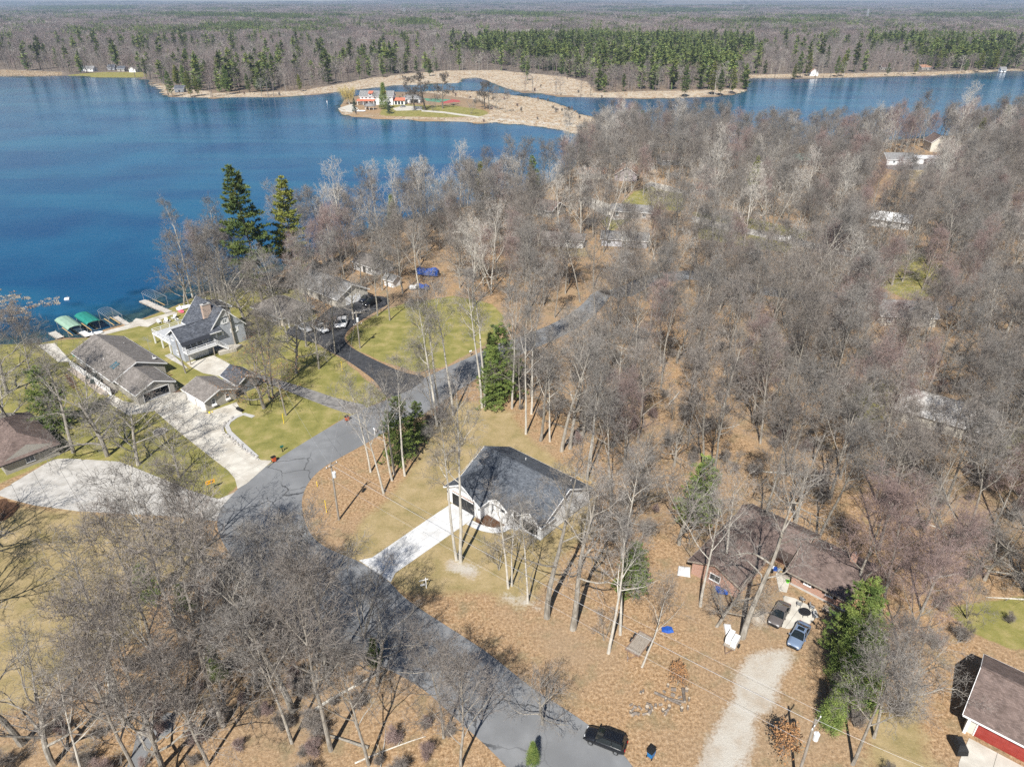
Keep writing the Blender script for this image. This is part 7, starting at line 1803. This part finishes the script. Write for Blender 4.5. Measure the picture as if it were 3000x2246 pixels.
def ring_wall(px, py, R, n, label, mat):
    x, y = G(px, py); o = thing('fire_ring', label, 'fire pit', (x, y, .02))
    for k in range(n):
        a = 2 * math.pi * k / n; c = (R * math.cos(a), R * math.sin(a), .14); MB().obox(c, (-math.sin(a) * R * 2.9 / n, math.cos(a) * R * 2.9 / n, 0), (math.cos(a) * .13, math.sin(a) * .13, 0), (0, 0, .14)).build('stone', mat, o)
    MB().lathe([(R * .9, 0), (R * .9, .05)], 16).build('ash_bed', M('ash', (0.12, 0.11, 0.1), (0.2, 0.19, 0.17), 5), o)
STN = M('grey stone', (0.30, 0.285, 0.265), (0.44, 0.42, 0.40), 3, .9, .4, 12, rnd=.25)
ring_wall(490, 943, .75, 12, 'dark fire ring among the white chairs at the shore', STN); ring_wall(470, 1266, 1.15, 14, 'round stone ring on the lawn left of the concrete drive', STN)
def pedal_boat(px, py, mat, label, rz, s=1.0):
    x, y = G(px, py); o = thing('small_boat', label, 'boat', (x, y, .05), rz); o.scale = (s,) * 3
    b = MB(); loft(b, [[(xx, -w, .5), (xx, -w * .8, .12), (xx, 0, .02), (xx, w * .8, .12), (xx, w, .5), (xx, w * .8, .46), (xx, 0, .22), (xx, -w * .8, .46)] for xx, w in ((-1.5, .45), (-1.2, .62), (0, .72), (1.0, .55), (1.6, .12))]); b.build('hull', mat, o, smooth=True)
    MB().box(-.7, -.2, -.5, .5, .36, .45).build('seat', mat, o); MB().box(-.85, -.7, -.5, .5, .36, .85).build('backrest', mat, o)
pedal_boat(541, 905, WHITE, 'white small boat pulled up at the shore behind the grey house', .7, 1.3); pedal_boat(530, 914, M('pink plastic', (0.75, 0.16, 0.25), rough=.5), 'pink kayak beside the white boat at the shore', 2.4, .8); pedal_boat(282, 980, WHITE, 'white covered boat at the ranch seawall', .6); pedal_boat(388 * .0 + 1058, 328, WHITE, 'white boat pulled up at the peninsula shore', 0, 2.0)
tarp_b = M('blue tarp', (0.015, 0.06, 0.30), (0.03, 0.11, 0.42), 2.5, .5, .6, 4)
def tarped(px, py, L, W, H, rz, label, mat=tarp_b, hull=True):
    x, y = G(px, py); o = thing('tarped_boat', label, 'boat', (x, y, 0), rz); rng = random.Random(int(px)); n = 9; b = MB()
    rings = []
    for k in range(n):
        u = k / (n - 1); xx = -L / 2 + L * u; w = W / 2 * (1 - .75 * max(0, u - .55) ** 1.3 * 2.2) * (.9 if k == 0 else 1); hh = H * (1 + .12 * math.sin(u * 9) + rng.uniform(-.06, .06)) * (.82 if k in (0, n - 1) else 1)
        rings.append([(xx, -w, .55), (xx, -w * .97, hh * .72), (xx, -w * .5, hh * .93), (xx, 0, hh), (xx, w * .5, hh * .93), (xx, w * .97, hh * .72), (xx, w, .55)])
    loft(b, rings); b.build('tarp', mat, o)
    if hull:
        hb = MB(); loft(hb, [[(xx, -w, .6), (xx, -w * .6, .25), (xx, 0, .12), (xx, w * .6, .25), (xx, w, .6)] for xx, w in ((-L / 2, W * .46), (0, W * .46), (L * .35, W * .3), (L / 2, .05))]); hb.build('hull', WHITE, o)
        MB().bar((-L * .3, 0, .16), (L * .75, 0, .3), .1).build('trailer_frame', GALV, o)
        for sg in (-1, 1): w_ = MB().lathe([(.05, -.1), (.3, -.1), (.3, .1), (.05, .1)], 12).build('wheel', RUBBER, o, loc=(-L * .12, sg * W * .55, .3)); w_.rotation_euler = (math.pi / 2, 0, 0)
tarped(1254, 808, 6.6, 2.5, 2.5, 2.95, 'large boat under a lumpy blue tarp near the wood edge'); tarped(1238, 847, 3.8, 1.9, 1.5, 2.7, 'small boat under a blue tarp below the bigger tarped boat'); tarped(1213, 849, 2.6, 1.3, 1.5, .4, 'white wrapped boat left of the small blue-tarped one', WHITE, False)
tarped(2298, 708, 5.2, 2.2, 1.9, .2, 'boat under white shrink wrap standing in the middle of the wood', WHITE)
def heap(name, label, cat, px, py, pts, z, mat, xy=None):
    """sagging sheet over something: outline pts with lifted centre"""
    x, y = xy or G(px, py); o = thing(name, label, cat, (x, y, 0.02)); b = MB(); rng = random.Random(int(px) + 3); n = len(pts)
    rings = [[(p[0], p[1], .02) for p in pts], [(p[0] * .9, p[1] * .9, z * rng.uniform(.6, .8)) for p in pts], [(p[0] * .5, p[1] * .5, z * rng.uniform(.85, 1.1)) for p in pts], [(p[0] * .08, p[1] * .08, z) for p in pts]]
    loft(b, rings); b.build('sheet', mat, o); return o
heap('tarp', 'blue tarp lying behind the forked tree near the flatbed trailer', 'tarp', 1955, 1845, [(-.8, -.3), (0, -.6), (.8, -.4), (.7, .4), (.1, .6), (-.7, .4)], .25, tarp_b)
heap('tarp', 'blue tarp in the yard left of the huge mossy oak', 'tarp', 2117, 1727, [(-.9, -.8), (.4, -1.0), (1.0, -.2), (.8, .9), (-.5, 1.0), (-1.1, .3)], .4, tarp_b)
heap('grey_sheet', 'pale sheet leaning at the left end of the brick house', 'sheet', 2003, 1675, [(-1.1, -.7), (.7, -1.1), (1.1, .6), (-.6, 1.0)], .5, M('pale canvas', (0.6, 0.6, 0.6)))
for k, (px, py, s, nm) in enumerate([(256, 1090, 1.0, 'black covered grill in the patio between fence and ranch house'), (272, 1107, 1.2, 'dark green covered furniture on the ranch patio, left'), (284, 1120, 1.2, 'dark green covered furniture on the ranch patio, right')]):
    heap('covered_furniture', nm, 'cover', px, py, [(-.9 * s, -.6 * s), (0, -.9 * s), (.9 * s, -.6 * s), (.9 * s, .6 * s), (0, .9 * s), (-.9 * s, .6 * s)], 1.1, M('dark cover', (0.02, 0.035, 0.035), rough=.7) if k else BLACKPL)
x, y = G(222, 1057); o = thing('patio_umbrella', 'folded green umbrella at the far end of the ranch patio', 'umbrella', (x, y, .1)); MB().tube([(0, 0, 0), (0, 0, 2.5)], .03, 6).build('mast', TRIM_W, o); MB().lathe([(.1, 1.0), (.3, 1.1), (.22, 1.9), (.05, 2.45)], 8).build('canopy', M('umbrella green', (0.01, 0.2, 0.14)), o)
heap('covered_grill', 'black covered grill beside the red garage house', 'grill', 2805, 2190, [(-.7, -1.0), (.6, -1.0), (.8, .9), (-.6, 1.1)], 1.15, BLACKPL)

# ------------------------------------------------------------------ trailers, yard things
x, y = G(1872, 1893); o = thing('flatbed_trailer', 'rusty flatbed trailer with leaf-covered deck behind the forked tree', 'trailer', (x, y, 0), math.radians(52))
RUST = M('rusty steel', (0.16, 0.10, 0.075), (0.26, 0.19, 0.15), 3, .9)
MB().box(-1.9, 1.9, -1.0, -.92, .45, .6).box(-1.9, 1.9, .92, 1.0, .45, .6).box(-1.9, -1.8, -.92, .92, .45, .6).box(1.8, 1.9, -.92, .92, .45, .6).build('frame', RUST, o)
for k in range(9): MB().box(-1.78, 1.78, -.91 + k * .203, -.91 + k * .203 + .19, .5, .55).build('plank', OLDWOOD, o)
MB().bar((-1.9, .6, .48), (-3.1, 0, .45), .08).bar((-1.9, -.6, .48), (-3.1, 0, .45), .08).build('tongue', RUST, o); MB().tube([(-2.9, 0, .0), (-2.9, 0, .8)], .05, 8).build('jack', GALV, o)
for sg in (-1, 1):
    for xx in (.1, .95): w_ = MB().lathe([(.1, -.1), (.34, -.1), (.34, .1), (.1, .1)], 16).build('wheel', RUBBER, o, loc=(xx, sg * 1.18, .34)); w_.rotation_euler = (math.pi / 2, 0, 0); MB().lathe([(.02, -.105), (.17, -.11), (.17, .11), (.02, .105)], 10).build('rim', WHITE, w_)
x, y = G(2143, 1888); o = thing('utility_trailer', 'small trailer loaded with two white appliances in front of the mossy oak', 'trailer', (x, y, 0), math.radians(54))
MB().box(-1.1, 1.1, -.75, .75, .45, .53).build('bed', OLDWOOD, o); MB().bar((-1.1, .5, .45), (-2.2, 0, .4), .08).bar((-1.1, -.5, .45), (-2.2, 0, .4), .08).build('tongue', RUST, o)
for sg in (-1, 1): w_ = MB().lathe([(.08, -.09), (.3, -.09), (.3, .09), (.08, .09)], 14).build('wheel', RUBBER, o, loc=(.1, sg * .9, .3)); w_.rotation_euler = (math.pi / 2, 0, 0)
for nm, (a, b_, c, d), hh, lb in (('refrigerator', (-.65, 1.0, .05, .72), 1.25, 'tall white refrigerator lying on the small trailer'), ('washing_machine', (-.85, .85, -.7, -.03), 1.0, 'white washer beside the refrigerator on the small trailer')):
    q = thing(nm, lb, 'appliance', (x, y, .535), math.radians(54)); MB().box(a, b_, c, d, 0, hh * .8).build('cabinet', WHITE, q, bevel=.03); MB().box(a + .05, b_ - .05, c + .05, d - .05, hh * .8 + .002, hh * .8 + .03).build('lid', M('appliance white', (0.68, .69, .7), rough=.3), q); MB().box(a + .2, a + .26, c + .1, d - .1, hh * .8 + .03, hh * .8 + .07).build('handle', GALV, q)
heap('white_barrel_sheet', 'crumpled white sheet behind the loaded small trailer', 'sheet', 2131, 1845, [(-.5, -.9), (.4, -.8), (.6, .7), (-.3, .9)], .5, WHITE)
x, y = G(2356, 1803); o = thing('patio_table', 'round dark glass patio table behind the blue sedan', 'table', (x, y, .06)); MB().lathe([(.66, .7), (.7, .72), (.66, .74)], 20).build('glass_top', CARGLASS, o); MB().lathe([(.7, .69), (.73, .71), (.7, .75)], 20).build('rim', DARKFR, o)
for k in range(4): a = .8 + k * 1.57; MB().tube([(.5 * math.cos(a), .5 * math.sin(a), 0), (.35 * math.cos(a), .35 * math.sin(a), .7)], .025, 6).build('leg', DARKFR, o)
MESHG = M('grey mesh fabric', (0.28, 0.29, 0.3), rough=.7)
for k, (px, py, rz, lb) in enumerate([(2340, 1775, 2.6, 'grey patio chair left of the glass table'), (2350, 1762, 2.0, 'grey patio chair behind the glass table'), (2378, 1785, .9, 'grey patio chair right of the glass table'), (2388, 1812, .2, 'grey patio chair at the right front of the glass table')]):
    x, y = G(px, py); o = thing('patio_chair', lb, 'chair', (x, y, .06), rz, 'grey patio chairs'); MB().box(-.26, .26, -.25, .25, .4, .44).build('seat', MESHG, o); MB().slab([(-.26, .25, .44), (.26, .25, .44), (.26, .42, 1.0), (-.26, .42, 1.0)], (0, .03, 0)).build('backrest', MESHG, o)
    for sx in (-.24, .24):
        MB().box(sx - .02, sx + .02, -.25, -.21, 0, .62).build('leg', DARKFR, o); MB().box(sx - .02, sx + .02, .21, .25, 0, .62).build('leg', DARKFR, o); MB().box(sx - .03, sx + .03, -.25, .3, .62, .65).build('armrest', DARKFR, o)
x, y = G(2425, 1797); o = thing('wooden_bench', 'dark wooden bench by the brick wall', 'bench', (x, y, 0), math.radians(-55)); [MB().box(-.8, .8, -.25 + k * .13, -.25 + k * .13 + .11, .42, .46).build('slat', OLDWOOD, o) for k in range(4)]; [MB().box(-.8, .8, .26, .29, .55 + k * .14, .55 + k * .14 + .11).build('slat', OLDWOOD, o) for k in range(3)]; [MB().box(s_ - .04, s_ + .04, -.24, .28, 0, .42).build('leg', OLDWOOD, o) for s_ in (-.7, .7)]
x, y = G(2307, 1707); o = thing('flower_pot', 'bright green bucket at the brick house entry', 'bucket', (x, y, .06)); MB().lathe([(.17, 0), (.23, .38), (.25, .4), (.22, .4), (.16, .05)], 14).build('pail', M('lime plastic', (0.12, 0.5, 0.03), rough=.5), o); MB().lathe([(.2, .3), (.05, .36)], 10).build('soil', BLACKPL, o)
x, y = G(2300, 1687); o = thing('entry_mat', 'long tan planter box at the brick house entry', 'planter', (x, y, .06), math.radians(-43)); MB().box(-.9, .9, -.25, .25, 0, .35).build('box', OLDWOOD, o); MB().box(-.82, .82, -.18, .18, .351, .38).build('straw', M('straw', (0.42, .3, .15), (0.5, .38, .2), 6), o)
for k, (px, py, c, lb) in enumerate([(2263, 1665, WHITE, 'white sack in the clutter at the entry'), (2270, 1668, tarp_b, 'blue bundle in the clutter at the entry'), (2282, 1672, M('grey plastic', (.35, .37, .4)), 'grey tub in the clutter at the entry'), (2257, 1674, BLACKPL, 'black bag left of the entry clutter'), (2193, 1812, M('lime plastic', (0.12, 0.5, 0.03), rough=.5), 'tiny lime cup beside the mossy oak trunk')]):
    heap('clutter_bundle', lb, 'bundle', px, py, [(-.35, -.3), (.3, -.35), (.4, .3), (-.3, .35)] if k < 4 else [(-.1, -.1), (.1, -.1), (.1, .1), (-.1, .1)], .45 if k < 4 else .2, c)
# firewood
LOGW = M('cut log bark', (0.15, 0.125, 0.105), (0.25, 0.22, 0.195), 4, .9, .4, 14, rnd=.25); LOGE = M('log end', (0.40, 0.33, 0.25), (0.5, 0.43, 0.34), 6, .9)
LR = random.Random(4)
def log(px, py, L, r, rz, label, grp, up=False):
    x, y = G(px, py); o = thing('log', label, 'log', (x, y, 0), rz, grp)
    if up: MB().lathe([(r, 0), (r * .96, L)], 9).build('bark', LOGW, o); MB().lathe([(r * .92, L + .004), (r * .9, L + .012)], 9).build('cut_end', LOGE, o)
    else:
        MB().tube([(-L / 2, 0, r), (L / 2, 0, r * .98)], [r, r * .94], 9).build('bark', LOGW, o)
        for sx in (-1, 1): MB().tube([(sx * L / 2, 0, r), (sx * (L / 2 + .012), 0, r)], r * .88, 9).build('cut_end', LOGE, o)
for a, b_, r, lb in ((Z8(1420, 440), Z8(1850, 640), .17, 'long grey log lying under the thick cable'), (Z8(1880, 380), Z8(1910, 600), .2, 'short thick log pointing at us in the firewood'), (Z8(1650, 540), Z8(1930, 600), .14, 'thin log crossing the end of the thick one')):
    A, B = G(*a), G(*b_); o_ = log((a[0] + b_[0]) / 2, (a[1] + b_[1]) / 2, math.hypot(B[0] - A[0], B[1] - A[1]), r, math.atan2(B[1] - A[1], B[0] - A[0]), lb, 'long logs')
for k, (zx, zy) in enumerate([(1040, 640), (1110, 680), (1060, 730), (1030, 760), (1080, 800), (1150, 790), (1190, 690), (1260, 790), (1340, 770), (1330, 640), (1440, 660), (1520, 640), (1560, 730), (1620, 740), (1600, 790), (1660, 680), (1960, 700), (1860, 720), (1640, 330), (1730, 400), (1580, 430), (1720, 490), (1830, 520), (1940, 400), (1200, 440), (1240, 420), (1600, 560), (1980, 560), (1300, 690), (1380, 700)]):
    L_, r_, up = LR.uniform(.35, .6), LR.uniform(.12, .24), LR.random() < .35
    lb = ('thick ' if r_ > .18 else 'thin ') + ('upright firewood round ' if up else 'short firewood chunk lying ') + ('in the left heap, nearest the black car' if zx < 1300 else 'in the heap below the long log' if zy > 600 else 'among the long logs')
    log(*Z8(zx, zy), L_, r_, LR.uniform(0, 3.14), lb, 'scattered firewood', up)
# stone border of the drive
o = thing('stone_border', 'curved stone border between concrete drive and green lawn', 'border', (0, 0, 0))
C = GP([(1510, 1040), (1450, 1090), (1440, 1130), (1480, 1175), (1560, 1235), (1640, 1295), (1680, 1318)], 2.208, 0, 750); C2 = GP([(1640, 1040), (1580, 1022), (1530, 1040), (1480, 1075), (1468, 1100), (1485, 1140), (1560, 1210), (1660, 1300)], 2.208, 0, 750)
MB().prism(ribbon([tuple(p) for p in C2], .85)[::-1], .0, .09).build('edging', M('stone edging', (0.38, 0.375, 0.37), (0.46, 0.455, 0.45), 2, .9), o)
stones = []
rr = random.Random(9)
for k in range(3):
    b = MB(); loft(b, [[(x_, math.cos(a) * r_, math.sin(a) * r_ + .1) for a in [j * 6.283 / 7 + k for j in range(7)]] for x_, r_ in ((-.22, .06), (-.14, .14), (.08, .17), (.2, .07))]); stones.append(b.mesh('stone', STN))
for a, c in zip(C, C[1:]):
    n = max(1, int(math.hypot(c[0] - a[0], c[1] - a[1]) / .42))
    for k in range(n):
        for e in range(2):
            q = bpy.data.objects.new('stone', rr.choice(stones)); COL.objects.link(q); q.parent = o
            t = (k + rr.random()) / n; q.location = (a[0] + (c[0] - a[0]) * t + rr.gauss(0, .16), a[1] + (c[1] - a[1]) * t + rr.gauss(0, .16), .02); q.rotation_euler = (rr.uniform(-.3, .3), rr.uniform(-.3, .3), rr.uniform(0, 6.28)); q.scale = (rr.uniform(.7, 1.4),) * 3
# tyre roller, yellow tools
x, y = G(703, 1203); o = thing('tyre_roller', 'row of black tyres on a roller beside the tan garage', 'roller', (x, y, 0), math.radians(-35))
for k in range(5): w_ = MB().lathe([(.16, -.13), (.33, -.12), (.36, 0), (.33, .12), (.16, .13)], 16).build('tyre', RUBBER, o, loc=(-.62 + k * .31, 0, .36)); w_.rotation_euler = (0, math.pi / 2, 0); MB().lathe([(.02, -.08), (.15, -.09), (.15, .09), (.02, .08)], 10).build('rim', RIM, w_)
MB().tube([(-.9, 0, .36), (.85, 0, .36)], .04, 6).build('axle', DARKFR, o); MB().bar((-.9, 0, .36), (-1.4, -.3, .9), .06).bar((-1.0, -.1, .4), (-1.6, .2, .3), .06).build('drawbar', DARKFR, o)
x, y = G(612, 1211); o = thing('yard_blower', 'yellow garden tool lying at the corner of the tan garage', 'tool', (x, y, .06), .3)
MB().lathe([(.12, 0), (.2, .08), (.2, .22), (.1, .32)], 10, (.15, 0, 0)).build('housing', YEL, o); MB().lathe([(.1, 0), (.15, .06), (.12, .18)], 10, (.62, .25, 0)).build('tank', YEL, o); MB().tube([(0, 0, .12), (-.5, .1, .06), (-.85, .05, .05)], .05, 6).build('tube', BLACKPL, o)
# power pylons far off
PYL = M('pylon steel', (0.35, 0.37, 0.4), rough=.6)
for k, (px, py, h, lb) in enumerate([(1185, 52, 42, 'steel pylon far off above the forest, left of centre'), (1765, 30, 48, 'steel pylon near the horizon right of centre'), (2177, 36, 46, 'steel pylon beside the distant lake'), (2538, 60, 40, 'steel pylon in the right distance')]):
    x, y = G(px, py); o = thing('pylon', lb, 'pylon', (x, y, 0), .3); b = MB()
    for sx in (-1, 1):
        for sy in (-1, 1): b.bar((sx * 4, sy * 4, 0), (sx * .8, sy * .8, h), .9)
    for z in range(4, int(h), 5): w_ = 4 - 3.2 * z / h; b.bar((-w_, -w_, z), (w_, -w_, z + 4), .45); b.bar((w_, w_, z), (-w_, w_, z + 4), .45)
    b.build('lattice', PYL, o)
    for z in (h * .72, h * .84, h * .96): MB().bar((-8, 0, z), (8, 0, z), .8).build('crossarm', PYL, o)
# ------------------------------------------------------------------ air
hm = bpy.data.materials.new('haze'); hm.use_nodes = True
hn = hm.node_tree
for n_ in list(hn.nodes):
    if n_.type == 'BSDF_PRINCIPLED': hn.nodes.remove(n_)
pv = hn.nodes.new('ShaderNodeVolumePrincipled')
pv.inputs['Color'].default_value = (0.6, 0.76, 1.0, 1)
pv.inputs['Density'].default_value = 0.000085
pv.inputs['Anisotropy'].default_value = 0.1
hn.links.new(pv.outputs[0], [n_ for n_ in hn.nodes if n_.type == 'OUTPUT_MATERIAL'][0].inputs['Volume'])
hz = MB().box(-12000, 12000, -310, 14200, -9, 165).build('haze', hm)
tag(hz, 'thin bluish haze in the air', 'haze', kind='stuff')
